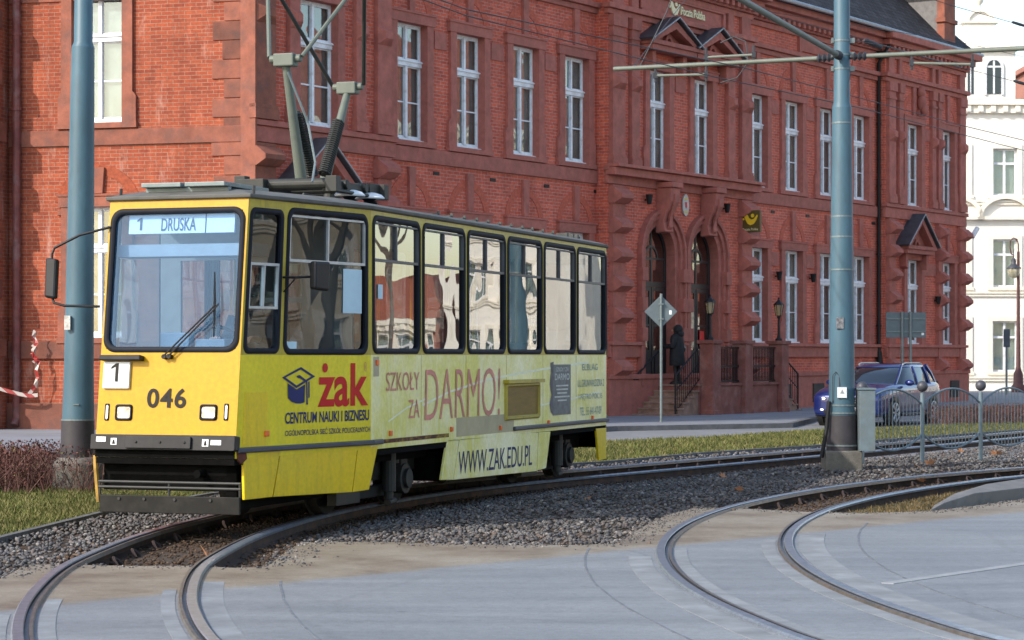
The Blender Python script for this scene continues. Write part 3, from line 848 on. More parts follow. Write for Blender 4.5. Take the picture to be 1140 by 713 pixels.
# ---- horizontal stone courses
def course(name, z0, z1, prj, mat=M_stone, secs=range(5), extra=0.0, bevel=0.015, z_shift=None):
    for i in secs:
        m=MB(); a,b,p=SEC[i]
        ea=0.0 if i in (1,3) else prj*0.9
        m.box(a-(ea if i else 0.0),b+ea,-p-prj,-p+0.05,z0,z1); m.build(name,mat,post,bevel=bevel)
course('plinth',-0.3,0.95,0.14); course('plinth_cap',0.95,1.08,0.18)
def cut_course(name,z0,z1,prj,cuts):
    for i,(a,b,p) in enumerate(SEC):
        segs=[(a,b)]
        if i==2: segs=[(a,DOORS[0]-1.02),(DOORS[0]+1.02,DOORS[1]-1.02),(DOORS[1]+1.02,b)]
        for (u,v) in segs: m=MB(); m.box(u,v,-p-prj,-p+0.05,z0,z1); m.build(name,M_stone,post,bevel=0.012)
cut_course('sill_course',1.52,1.83,0.09,None)
cut_course('sill_moulding',1.835,1.93,0.17,None)
course('upper_sill_course',6.02,6.36,0.075)
course('upper_sill_moulding',6.365,6.49,0.13,secs=(0,2,4))
m=MB(); m.box(13.8,21.9,-0.35-0.30,-0.35-0.02,6.24,6.44); m.box(13.8,21.9,-0.35-0.42,-0.35-0.03,6.445,6.53); m.build('portal_ledge',M_stone,post,bevel=0.015)
course('string_moulding',10.42,10.56,0.09); course('string_moulding_top',10.565,10.70,0.18)
course('frieze_band',11.20,11.36,0.07)
course('cornice_bed',11.365,11.56,0.16); course('cornice_middle',11.565,11.74,0.32); course('cornice_top',11.745,11.95,0.50)
# dentils under the cornice
m=MB()
for i,(a,b,p) in enumerate(SEC):
    x=a+0.1
    while x<b-0.2:
        m.box(x,x+0.16,-p-0.29,-p-0.15,11.42,11.56); x+=0.34
m.build('dentil_row',M_stone,post)
# stone insets in the brick at lintel height, keystones and relieving arches
m=MB(); ks=MB(); va=MB()
def rings(mb,cx,cz,r0,r1,y0,y1,n=14,a0=0.0,a1=math.pi):
    o=arc(cx,cz,r1,a0,a1,n); i_=arc(cx,cz,r0,a0,a1,n)
    for k in range(n):
        q=[o[k],o[k+1],i_[k+1],i_[k]]
        mb.xz(q,y0,y1)
for zs,ws,lz,top in ((8.72,UP,9.47,10.42),(4.25,LOW,5.00,5.90)):
    for t,w in ws:
        p=projection(t)
        ped=(sec_of(t)==2 and zs>6) or (sec_of(t) in (0,4) and zs<6 and abs(t-36.12)>0.5)
        if not ped:
            ks=MB(); ks.xz([(t-0.10,lz),(t+0.10,lz),(t+0.13,top),(t-0.13,top)],-p-0.08,-p+0.02); ks.build('keystone',M_stone,post,bevel=0.01)
            va=MB(); rings(va,t,lz-0.12,0.66,0.86,-p-0.012,-p+0.02,a0=0.15,a1=math.pi-0.15); va.build('relieving_arch',M_voussoir,post)
ts=sorted(UP)
for zs,ws in ((8.72,UP),(4.22,LOW)):
    tt=[t for t,_ in ws]
    for a,b in zip(tt,tt[1:]):
        if sec_of(a)!=sec_of(b): continue
        p=projection(a); m=MB(); m.box(a+0.92,b-0.92,-p-0.03,-p+0.02,zs,zs+0.42); m.build('stone_inset',M_stone,post,bevel=0.01)
# vents below the upper sills
for t,w in UP[1:5]+UP[7:11]: m=MB(); m.box(t+0.9,t+1.12,-0.02,0.02,5.78,5.86); m.build('vent',M_black,post)

# ---- pilasters (upper storey) and bossed piers (ground storey)
def pil_mesh(w,prj):
    s=MB(); s.box(-w/2,w/2,-prj,0.02,6.55,10.40)
    s.box(-w/2-0.05,w/2+0.05,-prj-0.05,0.02,6.50,6.72); s.box(-w/2-0.03,w/2+0.03,-prj-0.03,0.02,6.725,6.80)
    s.box(-w/2-0.04,w/2+0.04,-prj-0.05,0.02,10.12,10.41); s.box(-w/2-0.03,w/2+0.03,-prj-0.03,0.02,9.86,9.93)
    s.add([(-w/2,-prj,8.50),(w/2,-prj,8.50),(w/2,-prj,8.90),(-w/2,-prj,8.90),(-w/4,-prj-0.14,8.64),(w/4,-prj-0.14,8.64),(w/4,-prj-0.14,8.80),(-w/4,-prj-0.14,8.80)],[(4,5,6,7),(0,1,5,4),(1,2,6,5),(2,3,7,6),(3,0,4,7)])
    s.box(-w/2+0.03,w/2-0.03,-prj+0.02,0.02,10.72,11.22)
    return s.mesh('pilaster',M_stone)
def pier_mesh(w,prj,bosses):
    s=MB(); s.box(-w/2,w/2,-prj,0.02,1.10,6.0)
    for z in bosses:
        h=0.20
        s.box(-w/2-0.04,w/2+0.04,-prj-0.06,0.02,z-h,z+h)
        s.add([(-w/2-0.04,-prj-0.06,z-h),(w/2+0.04,-prj-0.06,z-h),(w/2+0.04,-prj-0.06,z+h),(-w/2-0.04,-prj-0.06,z+h),(-w*.5,-prj-0.27,z-0.07),(w*.5,-prj-0.27,z-0.07),(w*.5,-prj-0.27,z+0.03),(-w*.5,-prj-0.27,z+0.03)],[(4,5,6,7),(0,1,5,4),(1,2,6,5),(2,3,7,6),(3,0,4,7)])
    return s.mesh('pier',M_stone)
BZ=[5.72,4.96,4.20,3.44,2.62,1.25]
pm_={}
for x,w in ((0.31,0.66),(1.28,0.34),(3.55,0.34),(4.4,0.5),(14.3,0.62),(15.15,0.4),(20.42,0.4),(21.33,0.6),(31.45,0.5),(32.15,0.3),(34.8,0.3),(35.32,0.3),(37.25,0.5)):
    k=round(w,2)
    if k not in pm_: pm_[k]=(pil_mesh(w,0.12),pier_mesh(w,0.12,BZ))
    p=projection(x)
    for o_ in [obj_from('pilaster',pm_[k][0],post,(x,-p,0))]+([obj_from('pier',pm_[k][1],post,(x,-p,0))] if (w>0.45 or x>35.0) else []):
        if x<0.5: o_.material_slots[0].link='OBJECT'; o_.material_slots[0].material=M_stone_wing

m=MB(); m.box(-0.05,0.015,-0.39,0.02,-0.3,12.0); m.build('corner_return',M_stone_wing,post,bevel=0.01)
# ---- pediments
def pediment(t,zb,hw,h,p,prj):
    s=MB()
    s.box(t-hw,t+hw,-p-prj+0.06,-p+0.02,zb-0.20,zb-0.06); s.box(t-hw-0.06,t+hw+0.06,-p-prj,-p+0.02,zb-0.057,zb+0.06)
    for q in (-1,1):                                   # raking cornice
        s.xz([(t+q*(hw+0.06),zb+0.062),(t,zb+h),(t,zb+h-0.22),(t+q*(hw-0.22),zb+0.062)],-p-prj+0.02,-p+0.02)
    s.xz([(t-hw+0.2,zb+0.065),(t+hw-0.2,zb+0.065),(t,zb+h-0.21)],-p-0.16,-p+0.02)
    rings(s,t,zb+0.10,0.10,0.2,-p-0.26,-p-0.1,10,0,math.pi)
    for q in (-1,1): s.xz([(t+q*0.72,zb-0.202),(t+q*(0.72+0.2),zb-0.202),(t+q*(0.72+0.17),zb-0.62),(t+q*0.74,zb-0.70)],-p-prj*0.55,-p+0.02)
    o=s.build('pediment',M_stone,post,bevel=0.008)
    r=MB()
    for q in (-1,1):
        r.xz([(t+q*(hw+0.16),zb+0.03),(t,zb+h+0.05),(t,zb+h+0.12),(t+q*(hw+0.20),zb+0.075)],-p-prj-0.07,-p+0.02)
    r.build('pediment_roof',M_darkzinc,o)
    e=MB()
    for q in (-1,1):
        e.tube([(t+q*(hw+0.18),-p-prj-0.08,zb+0.055),(t,-p-prj-0.08,zb+h+0.09)],0.018,6)
    e.build('flashing',M_zinc,o)
for t in (16.66,19.08): pediment(t,9.86,1.18,0.66,0.35,0.50)
for t in (1.98,33.12): pediment(t,5.10,1.08,1.02,0.25,0.45)

# ---- arched doorways
M_doorwood = surf('dark_door_paint',(0.018,0.016,0.018),0.45,var=0.3)
M_dglass = glass('door_glass',(0.45,0.48,0.48),0.22,1.0,0.02,wav=0.15,wscale=1.5)
for t in DOORS:
    s=MB(); p=0.35
    for r0,r1,pr in ((DR-0.02,DR+0.16,0.02),(DR+0.162,DR+0.30,0.09),(DR+0.302,DR+0.40,0.16)):
        rings(s,t,DS,r0,r1,-p-pr,-p+(0.40 if r0<DR else 0.02),18)
        for q in (-1,1):
            xa,xb=sorted((t+q*r0,t+q*r1)); s.box(xa,xb,-p-pr,-p+(0.40 if r0<DR else 0.02),DZ,DS)
    for q in (-1,1):
        for z in (1.95,2.75,3.55):
            xa,xb=sorted((t+q*(DR+0.15),t+q*(DR+0.42))); s.box(xa,xb,-p-0.20,-p,z,z+0.36)
    s.build('door_arch',M_stone,post,bevel=0.008)
    k=MB()                                             # console keystone
    k.yz([(-p,4.85),(-p-0.30,4.88),(-p-0.24,5.15),(-p-0.30,5.35),(-p-0.48,5.70),(-p-0.50,6.05),(-p,6.05)],t-0.24,t+0.24)
    k.box(t-0.29,t+0.29,-p-0.56,-p,6.055,6.20)
    k.yz([(-p-0.28,4.92),(-p-0.36,5.0),(-p-0.34,5.3),(-p-0.54,5.68),(-p-0.54,5.9),(-p-0.4,5.9)],t-0.10,t+0.10)
    k.build('keystone_console',M_stone,post,bevel=0.02)
    d=MB(); y0=-p+0.26; y1=-p+0.33
    d.box(t-DR,t-DR+0.09,y0,y1,DZ,DS); d.box(t+DR-0.09,t+DR,y0,y1,DZ,DS)
    d.box(t-DR+0.09,t+DR-0.09,y0,y1,3.42,3.56)
    rings(d,t,DS,DR-0.09,DR,y0,y1,18)
    rings(d,t,DS-0.1,0.30,0.36,y0+0.01,y1-0.01,18)
    d.box(t-0.035,t+0.035,y0+0.012,y1-0.01,3.565,DS+DR-0.095)
    d.box(t-DR+0.09,t+DR-0.09,y0+0.013,y1-0.013,DS-0.13,DS-0.07)
    for q in (-1,1):
        xa,xb=sorted((t+q*0.02,t+q*(DR-0.10)))
        d.box(xa,xa+0.09,y0+0.01,y1,DZ+0.01,3.41); d.box(xb-0.09,xb,y0+0.01,y1,DZ+0.01,3.41)
        d.box(xa+0.09,xb-0.09,y0+0.011,y1,3.31,3.41); d.box(xa+0.09,xb-0.09,y0+0.011,y1,DZ+0.01,1.72)
        d.box(xa+0.14,xb-0.14,y0-0.012,y0+0.01,DZ+0.16,1.55)
        d.box(xa+0.09,xb-0.09,y0+0.012,y1,2.36,2.41)
    dd=d.build('arched_door',M_doorwood,post)
    gpan=MB(); gpan.box(t-DR+0.05,t+DR-0.05,y0+0.03,y0+0.036,1.7,DS); 
    A=arc(t,DS,DR-0.05,0,math.pi,18); gpan.xz(A,y0+0.031,y0+0.037)
    gpan.build('pane',M_dglass,dd)
    bk=MB(); bk.box(t-DR-0.3,t+DR+0.3,y1+0.8,y1+0.82,DZ,5.1); bk.build('dark_lobby',M_room,dd)
# notices in the second door
pm=MB(); t=DOORS[1]; pm.box(t-0.52,t-0.16,-0.35+0.245,-0.35+0.255,1.80,2.9); M_poster=surf('faded_poster',(0.55,0.45,0.30),0.7,var=0.6,scale=7); pm.build('door_notice',M_poster,post)
pm=MB(); pm.box(t+0.16,t+0.42,-0.35+0.245,-0.35+0.255,1.75,2.25); M_redplate=surf('red_plate',(0.55,0.02,0.02),0.5,var=0.1); pm.build('red_letter_box',M_redplate,post)

# ---- frieze panel with raised frame behind the lettering
m=MB(); m.box(15.6,20.0,-0.35-0.03,-0.33,10.72,11.19)
for (a,b,c,d) in ((15.5,20.1,10.705,10.76),(15.5,20.1,11.14,11.195)): m.box(a,b,-0.35-0.09,-0.35-0.031,c,d)
for x in (15.55,20.05): m.box(x-0.07,x+0.07,-0.35-0.09,-0.35-0.031,10.765,11.135)
m.build('frieze_panel',M_stone,post,bevel=0.008)
m=MB(); m.box(25.6,28.3,-0.05,0.02,10.78,11.18); m.box(25.4,25.56,-0.09,0.02,10.72,11.19); m.box(28.34,28.5,-0.09,0.02,10.72,11.19); m.build('frieze_panel',M_stone,post,bevel=0.008)
# carved mask on the right pavilion
m=MB(); x=33.75
m.ell((x,-0.25-0.12,9.95),(0.17,0.16,0.30)); m.ell((x,-0.25-0.22,9.7),(0.13,0.12,0.2)); m.ell((x,-0.25-0.1,10.3),(0.2,0.14,0.2)); m.box(x-0.16,x+0.16,-0.36,-0.24,9.48,9.7)
m.build('carved_mask',M_stone,post,smooth=True)

# ---- roof, gutter, dormer, downpipes
r=MB(); e=-0.62; zz=11.96
ridge_y=6.5; rz=zz+(ridge_y-e)*1.02
def slope(pts): r.add(pts,[tuple(range(len(pts)))])
slope([(-0.6,e,zz),(38.2,e,zz),(33.2,ridge_y,rz),(4,ridge_y,rz)]); slope([(38.2,e,zz),(38.2,13.6,zz),(33.2,ridge_y,rz)]); slope([(38.2,13.6,zz),(-6,13.6,zz),(4,ridge_y,rz),(33.2,ridge_y,rz)]); slope([(-6,13.6,zz),(-0.6,e,zz),(4,ridge_y,rz)])
slope([(-0.6,e,zz-0.03),(38.2,e,zz-0.03),(38.2,13.6,zz-0.03),(-6,13.6,zz-0.03)])
ro=r.build('roof',M_slate,post,recalc=True)
# a band of snow guard hooks and slates casting small shadows
m=MB(); x=0.0
while x<38.3:
    m.box(x,x+0.30,e+0.10+0.003,e+0.12,zz+0.10,zz+0.16); x+=0.36
m.build('snow_guard',M_slate,ro)
g_=MB(); g_.tube([(-0.6,e-0.05,zz+0.02),(38.2,e-0.05,zz+0.02)],0.07,8); g_.build('gutter',M_zinc,ro)
d=MB(); a,b=35.8,36.72
d.box(a,b,-0.30,-0.02,11.96,15.2); d.box(a-0.08,b+0.08,-0.36,0.0,12.9,13.05)
do=d.build('dormer',M_stone_wing,ro,bevel=0.01)
c=MB(); c.yz([(-0.25,12.2),(3.2,15.6),(-0.25,15.6)],a+0.02,b-0.02); c.build('dormer_cheek',surf('weathered_zinc',(0.14,0.13,0.13),0.6,var=0.25),do)
c=MB(); c.box(a-0.55,b+0.25,-0.75,3.4,14.05,14.22); c.build('dormer_roof',M_darkzinc,do)
s=MB(); s.add([(34.0,1.15,zz+1.77*1.02+0.05),(34.16,1.15,zz+1.77*1.02+0.05),(34.16,3.4,zz+4.02*1.02+0.05),(34.0,3.4,zz+4.02*1.02+0.05),(34.0,1.2,zz+1.77*1.02),(34.16,1.2,zz+1.77*1.02),(34.16,3.45,zz+4.02*1.02),(34.0,3.45,zz+4.02*1.02)],[(0,1,2,3),(0,1,5,4),(1,2,6,5),(2,3,7,6),(3,0,4,7)]); s.build('roof_strip',M_white,ro)
dp=MB(); dp.tube([(30.98,-0.5,11.7),(30.98,-0.42,11.5),(30.98,-0.10,11.0),(30.98,-0.10,0.9),(30.98,-0.16,0.7),(30.98,-0.2,0.1)],0.06,10)
for z in (2.5,4.8,7.0,9.0): dp.cyl((30.98,-0.10,z),(30.98,-0.10,z+0.06),0.08,10)
dp.box(30.86,31.10,-0.42,-0.02,11.15,11.36); dp.tube([(30.98,-0.10,1.7),(30.98,-0.15,1.2),(30.92,-0.25,0.7)],0.09,10)
dp.build('downpipe',M_black,post,smooth=True)
# wall uplights
for t,z,p in ((15.8,5.58,0.35),(20.1,5.58,0.35),(23.95,3.8,0.0),(26.2,3.8,0.0),(35.05,3.3,0.25)):
    m=MB(); m.lathe([(0.055,0.0),(0.10,0.26),(0.03,0.262)],(t,-p-0.14,z),12); m.box(t-0.02,t+0.02,-p-0.14,-p,z+0.1,z+0.14); m.build('wall_light',M_black,post)
# basement windows in the plinth
for t in (34.6,36.4,24.3,26.5): m=MB(); m.box(t-0.35,t+0.35,-projection(t)-0.19,-projection(t)-0.1,0.15,0.72); m.build('basement_window',M_room,post)

# ---- wing trim (own rotated frame)
def wbuild(mb,name,mat,bevel=0.01): return mb.build(name,mat,post,rot=(0,0,WING_ROT),bevel=bevel)
m=MB(); m.box(-5.35,0.02,-0.05,0.05,6.02,6.36); wbuild(m,'upper_sill_course',M_stone_wing); m=MB(); m.box(-5.35,-0.7,-0.03,0.05,9.1,9.5); wbuild(m,'lintel_course',M_stone_wing)
m=MB(); m.box(-5.35,0.02,-0.14,0.05,-0.3,0.55); m.box(-5.35,0.02,-0.07,0.05,1.5,1.88); wbuild(m,'plinth',M_stone_wing)
m=MB(); m.box(-5.35,0.05,-0.2,0.05,10.42,10.7); m.box(-5.35,0.3,-0.5,0.05,11.5,11.95); wbuild(m,'cornice',M_stone_wing)
random.seed(5); z=-0.3; k=0
while z<12.0:
    w=0.64 if k%2 else 0.40
    m=MB(); m.box(-w-random.uniform(0,.05),0.03,-0.022-random.uniform(0,.012),0.05,z+0.006,z+0.395); wbuild(m,'quoin',M_stone_wing,0.012)
    z+=0.402; k+=1
m=MB(); m.xz([(-3.42,5.0),(-3.14,5.0),(-3.10,5.55),(-3.46,5.55)],-0.08,0.02); wbuild(m,'keystone',M_stone_wing)
m=MB(); rings(m,-3.28,4.6,0.80,1.02,-0.014,0.02,16,0.25,math.pi-0.25); wbuild(m,'relieving_arch',surf('wing_voussoir',(0.27,0.056,0.022),0.85,var=0.35,scale=12),0)
m=MB(); m.box(-4.2,-4.02,-0.05,0.02,4.55,4.68); m.box(-2.5,-2.36,-0.05,0.02,4.55,4.68); wbuild(m,'stone_inset',M_stone_wing)
# projecting end bay of the wing with its stack of bossed stone
m=MB(); m.box(-16,-5.36,-0.55,0.6,-0.3,12.0); wbuild(m,'end_bay',M_brick_wing,0)
m=MB(); m.box(-6.1,-5.33,-0.70,-0.50,-0.3,12.0); wbuild(m,'end_pier',M_stone_wing)
z=0.5
while z<11.8:
    if not 6.2<z<6.5:
        m=MB(); a,b=-6.16,-5.27; h=0.20
        m.box(a,b,-0.76,-0.45,z-h,z+h)
        m.add([(a,-0.76,z-h),(b,-0.76,z-h),(b,-0.76,z+h),(a,-0.76,z+h),(a+.22,-0.98,z-.05),(b-.12,-0.98,z-.05),(b-.12,-0.98,z+.05),(a+.22,-0.98,z+.05)],[(4,5,6,7),(0,1,5,4),(1,2,6,5),(2,3,7,6),(3,0,4,7)])
        wbuild(m,'boss_block',M_stone_wing)
    z+=0.83 if z<6 else 1.2
m=MB(); m.box(-6.2,-5.2,-0.8,-0.4,6.1,6.5); m.box(-6.2,-5.2,-0.8,-0.4,1.55,1.9); wbuild(m,'pier_course',M_stone_wing)
m=MB(); m.tube([(-5.12,-0.11,12),(-5.12,-0.11,0.25),(-5.12,-0.22,0.08)],0.085,12)
for z in (1.2,3.4,6.8,8.4,10.5): m.cyl((-5.12,-0.11,z),(-5.12,-0.11,z+0.07),0.105,12)
M_redpipe=surf('red_lead_pipe',(0.17,0.045,0.04),0.6,var=0.3,dirt=(0.3,0.26,0.25),dirt_amt=0.5); wbuild(m,'downpipe',M_redpipe,0)
r=MB(); r.add([(-18,-0.6,11.96),(0.5,-0.6,11.96),(4,6,18),(-18,6,18),(-18,13,11.96),(0.5,13,11.96)],[(0,1,2,3),(3,2,5,4),(0,1,5,4),(1,2,5)])
r.build('wing_roof',M_slate,post,rot=(0,0,WING_ROT))

# ------------------------------------------------------------------ lettering helpers
FONT_CACHE={}
def text_geo(s, bold=0.0, shear=0.0, spacing=1.0):
    k=(s,bold,shear,spacing)
    if k in FONT_CACHE: return FONT_CACHE[k]
    cu=bpy.data.curves.new('lettering','FONT'); cu.body=s; cu.size=1.0; cu.offset=bold; cu.shear=shear; cu.space_character=spacing; cu.resolution_u=4
    ob=bpy.data.objects.new('lettering_source',cu); COL.objects.link(ob)
    dg=bpy.context.evaluated_depsgraph_get(); dg.update()
    me=bpy.data.meshes.new_from_object(ob.evaluated_get(dg))
    vs=[(v.co.x,v.co.y) for v in me.vertices]; fs=[tuple(p.vertices) for p in me.polygons]
    bpy.data.objects.remove(ob); bpy.data.curves.remove(cu); bpy.data.meshes.remove(me)
    x0=min(v[0] for v in vs); x1=max(v[0] for v in vs); y0=min(v[1] for v in vs); y1=max(v[1] for v in vs)
    vs=[((x-x0)/(x1-x0),(y-y0)/(y1-y0)) for x,y in vs]
    FONT_CACHE[k]=(vs,fs); return FONT_CACHE[k]
def text_on(mb, s, x0, x1, z0, z1, fn, bold=0.0, mi=0, shear=0.0, spacing=1.0, thick=None):
    """fn(x, z) -> 3D point; text fitted into the box"""
    vs,fs=text_geo(s,bold,shear,spacing)
    mb.add([fn(x0+(x1-x0)*u, z0+(z1-z0)*v) for u,v in vs], fs, mi)

# lettering and horn mark over the portal
M_cream=surf('cream_letter',(0.72,0.66,0.42),0.5,var=0.1)
def pl(t,z,out=0.0):
    q=Vector((AX+Dx*t+NX*(0.35+out), AY+Dy*t+NY*(0.35+out), z)); return q
let=MB()
def solid_text(mb,s,x0,x1,z0,z1,fn,th,bold=0.0,mi=0):
    vs,fs=text_geo(s,bold); n=len(vs)
    P=[fn(x0+(x1-x0)*u,z0+(z1-z0)*v,0) for u,v in vs]+[fn(x0+(x1-x0)*u,z0+(z1-z0)*v,th) for u,v in vs]
    F=[tuple(i+n for i in f) for f in fs]
    from collections import Counter
    c=Counter()
    for f in fs:
        for a,b in zip(f,f[1:]+f[:1]): c[(a,b)]+=1
    for (a,b) in c:
        if (b,a) not in c: F.append((a,b,b+n,a+n))
    mb.add(P,F,mi)
o_l=empty('building_lettering',tuple(pl(18.0,10.95)),0,'pale raised lettering with post horn mark on the frieze above the twin doors','lettering')
def rel(p): return p-Vector(pl(18.0,10.95))
lm=MB(); solid_text(lm,'Poczta Polska',17.62,18.95,10.84,11.07,lambda t,z,h: rel(pl(t,z,0.035+h)),0.04,bold=0.012); lm.build('letters',M_cream,o_l,recalc=False)
def horn(mb,cx,cz,s,fn,th):
    """post horn: curled tube with a bell and a small mouthpiece dot"""
    P=[(-0.42,0.42),(-0.30,0.50),(-0.22,0.30),(-0.12,0.10),(0.05,-0.02),(0.22,0.0),(0.36,0.14),(0.50,0.30),(0.56,0.22),(0.44,-0.08),(0.26,-0.32),(0.0,-0.40),(-0.22,-0.30),(-0.36,-0.06),(-0.46,0.18)]
    n=len(P); mb.add([fn(cx+x*s,cz+y*s,0) for x,y in P]+[fn(cx+x*s,cz+y*s,th) for x,y in P],[tuple(range(n,2*n))]+[(i,(i+1)%n,n+(i+1)%n,n+i) for i in range(n)])
    C=[(0.16+0.13*math.cos(a),0.24+0.13*math.sin(a)) for a in [2*math.pi*k/14 for k in range(14)]]
    n=14; mb.add([fn(cx+x*s,cz+y*s,0) for x,y in C]+[fn(cx+x*s,cz+y*s,th) for x,y in C],[tuple(range(n,2*n))]+[(i,(i+1)%n,n+(i+1)%n,n+i) for i in range(n)])
    C=[(-0.52+0.07*math.cos(a),0.02+0.07*math.sin(a)) for a in [2*math.pi*k/10 for k in range(10)]]
    n=10; mb.add([fn(cx+x*s,cz+y*s,0) for x,y in C]+[fn(cx+x*s,cz+y*s,th) for x,y in C],[tuple(range(n,2*n))]+[(i,(i+1)%n,n+(i+1)%n,n+i) for i in range(n)])
hm=MB(); horn(hm,17.28,10.98,0.50,lambda t,z,h: rel(pl(t,z,0.035+h)),0.04); hm.build('horn_mark',M_cream,o_l)

# projecting sign: square plate standing out from the wall
M_olive=surf('olive_sign',(0.085,0.062,0.012),0.5,var=0.1); M_yellow=surf('sign_yellow',(0.75,0.50,0.02),0.5,var=0.05)
ps=empty('projecting_sign',(AX+Dx*21.1+NX*0.72,AY+Dy*21.1+NY*0.72,5.38),FROT,'square olive sign with yellow horn projecting from wall beside the portal','sign')
m=MB(); m.box(-0.05,0.05,-0.30,0.30,-0.31,0.31); m.build('sign_box',M_olive,ps,bevel=0.01)
fn=lambda y,z,h: Vector((-0.052-h,-y,z))
m=MB(); horn(m,0.0,0.06,0.42,fn,0.004); m.build('horn_mark',M_yellow,ps)
m=MB(); text_on(m,'Poczta Polska',-0.24,0.24,-0.26,-0.19,lambda y,z: fn(y,z,0.003),bold=0.01); m.build('sign_text',M_cream,ps,recalc=False)
m=MB(); m.box(-0.015,0.015,0.30,0.66,0.2,0.23); m.box(-0.015,0.015,0.30,0.66,-0.23,-0.2); m.build('bracket',M_black,ps)
# oval emblem
em=empty('oval_emblem',tuple(pl(17.92,5.68,0.0)),FROT,'small white oval plaque with red shield between the arched doors','plaque')
m=MB(); m.prism([(0.17*math.cos(a),0.30*math.sin(a)) for a in [2*math.pi*k/24 for k in range(24)]],lambda p:(p[0],-0.01,p[1]),lambda p:(p[0],-0.05,p[1])); m.build('plate',surf('aged_enamel',(0.50,0.49,0.46),0.5,var=0.2,scale=9),em)
m=MB(); m.xz([(-0.05,0.08),(0.05,0.08),(0.05,-0.04),(0,-0.10),(-0.05,-0.04)],-0.056,-0.049); m.build('shield',M_redplate,em)
m=MB(); m.xz([(-0.06,0.14),(0.06,0.14),(0.08,0.2),(0.03,0.17),(0,0.22),(-0.03,0.17),(-0.08,0.2)],-0.056,-0.049); m.box(-0.09,0.09,-0.056,-0.049,-0.21,-0.17); m.build('crown_and_ribbon',M_yellow,em)
# security camera at the far corner
q=Vector((AX+Dx*37.6+NX*0.2,AY+Dy*37.6+NY*0.2,5.75))
sc=empty('security_camera',tuple(q),FROT,'white surveillance camera on a bracket at the far corner of the brick building','camera')
m=MB(); m.tube([(0,0,0),(0.35,-0.1,0.0),(0.55,-0.12,0.05)],0.03,8); m.build('bracket',M_zinc,sc)
m=MB(); m.cyl((0.5,-0.14,-0.06),(0.78,-0.22,0.26),0.09,12); m.build('housing',M_white,sc,bevel=0.01)
# ------------------------------------------------------------------ tram (local frame: x forward, y to its near side, z up)
TF=Vector((-0.3206,-0.9472)); TN=Vector((0.9472,-0.3206)); TR=Vector((-1.111,25.89))
TROT=math.atan2(TF.y,TF.x)
tram=empty('tram',(TR.x,TR.y,0),TROT,'yellow and lime one-car tram numbered 046 on route 1 covered in faded school advertising','tram')
TM=Matrix.Translation((TR.x,TR.y,0)) @ Matrix.Rotation(TROT,4,'Z')
def proj(p):
    w=TM @ Vector(p)
    return (570+FPX*w.x/w.y, 396-FPX*(w.z-CAM_H)/w.y)
class Patch:
    def __init__(s,A0,B0,A1,B1):
        s.A0,s.B0,s.A1,s.B1=[Vector(p) for p in (A0,B0,A1,B1)]
        s.W=(s.B0-s.A0).length; s.z0=s.A0.z; s.z1=s.A1.z
        t=(s.B0-s.A0); s.n=t.cross(((s.A1+s.B1)/2-(s.A0+s.B0)/2)).normalized()
    def pt(s,x,z,off=0.0):
        p=x/s.W; q=(z-s.z0)/(s.z1-s.z0)
        a=s.A0.lerp(s.B0,p); b=s.A1.lerp(s.B1,p)
        return a.lerp(b,q)+s.n*off
    def inv(s,px,py,off=0.0):
        x,z=s.W/2,(s.z0+s.z1)/2
        for _ in range(12):
            u0=proj(s.pt(x,z,off)); ux=proj(s.pt(x+.01,z,off)); uz=proj(s.pt(x,z+.01,off))
            a=(ux[0]-u0[0])/.01; b=(uz[0]-u0[0])/.01; c=(ux[1]-u0[1])/.01; d=(uz[1]-u0[1])/.01
            e=px-u0[0]; f=py-u0[1]; det=a*d-b*c
            x+=(e*d-b*f)/det; z+=(a*f-e*c)/det
        return x,z
    def box(s,pxl,pxr,pyt,pyb):
        ym=(pyt+pyb)/2; xm=(pxl+pxr)/2
        return s.inv(pxl,ym)[0],s.inv(pxr,ym)[0],s.inv(xm,pyb)[1],s.inv(xm,pyt)[1]
Z0,Z1=0.66,2.98
LEAN=0.27; FU=6.19; FW=0.695; HW=1.105; HL=4.05
def fu(z): return FU-LEAN*(z-0.8)/(Z1-0.8)
def ru(z): return -5.7+0.12*(z-0.8)/(Z1-0.8)
P_front=Patch((fu(Z0),-FW,Z0),(fu(Z0),FW,Z0),(fu(Z1),-FW,Z1),(fu(Z1),FW,Z1))
P_tap=Patch((fu(Z0),FW,Z0),(HL,HW,Z0),(fu(Z1),FW,Z1),(HL,HW,Z1))
P_side=Patch((HL,HW,Z0),(-HL,HW,Z0),(HL,HW,Z1),(-HL,HW,Z1))
P_rtap=Patch((-HL,HW,Z0),(ru(Z0),.60,Z0),(-HL,HW,Z1),(ru(Z1),.60,Z1))
P_rear=Patch((ru(Z0),.60,Z0),(ru(Z0),-.60,Z0),(ru(Z1),.60,Z1),(ru(Z1),-.60,Z1))
P_frtap=Patch((ru(Z0),-.60,Z0),(-HL,-HW,Z0),(ru(Z1),-.60,Z1),(-HL,-HW,Z1))
P_far=Patch((-HL,-HW,Z0),(HL,-HW,Z0),(-HL,-HW,Z1),(HL,-HW,Z1))
P_ftap=Patch((HL,-HW,Z0),(fu(Z0),-FW,Z0),(HL,-HW,Z1),(fu(Z1),-FW,Z1))

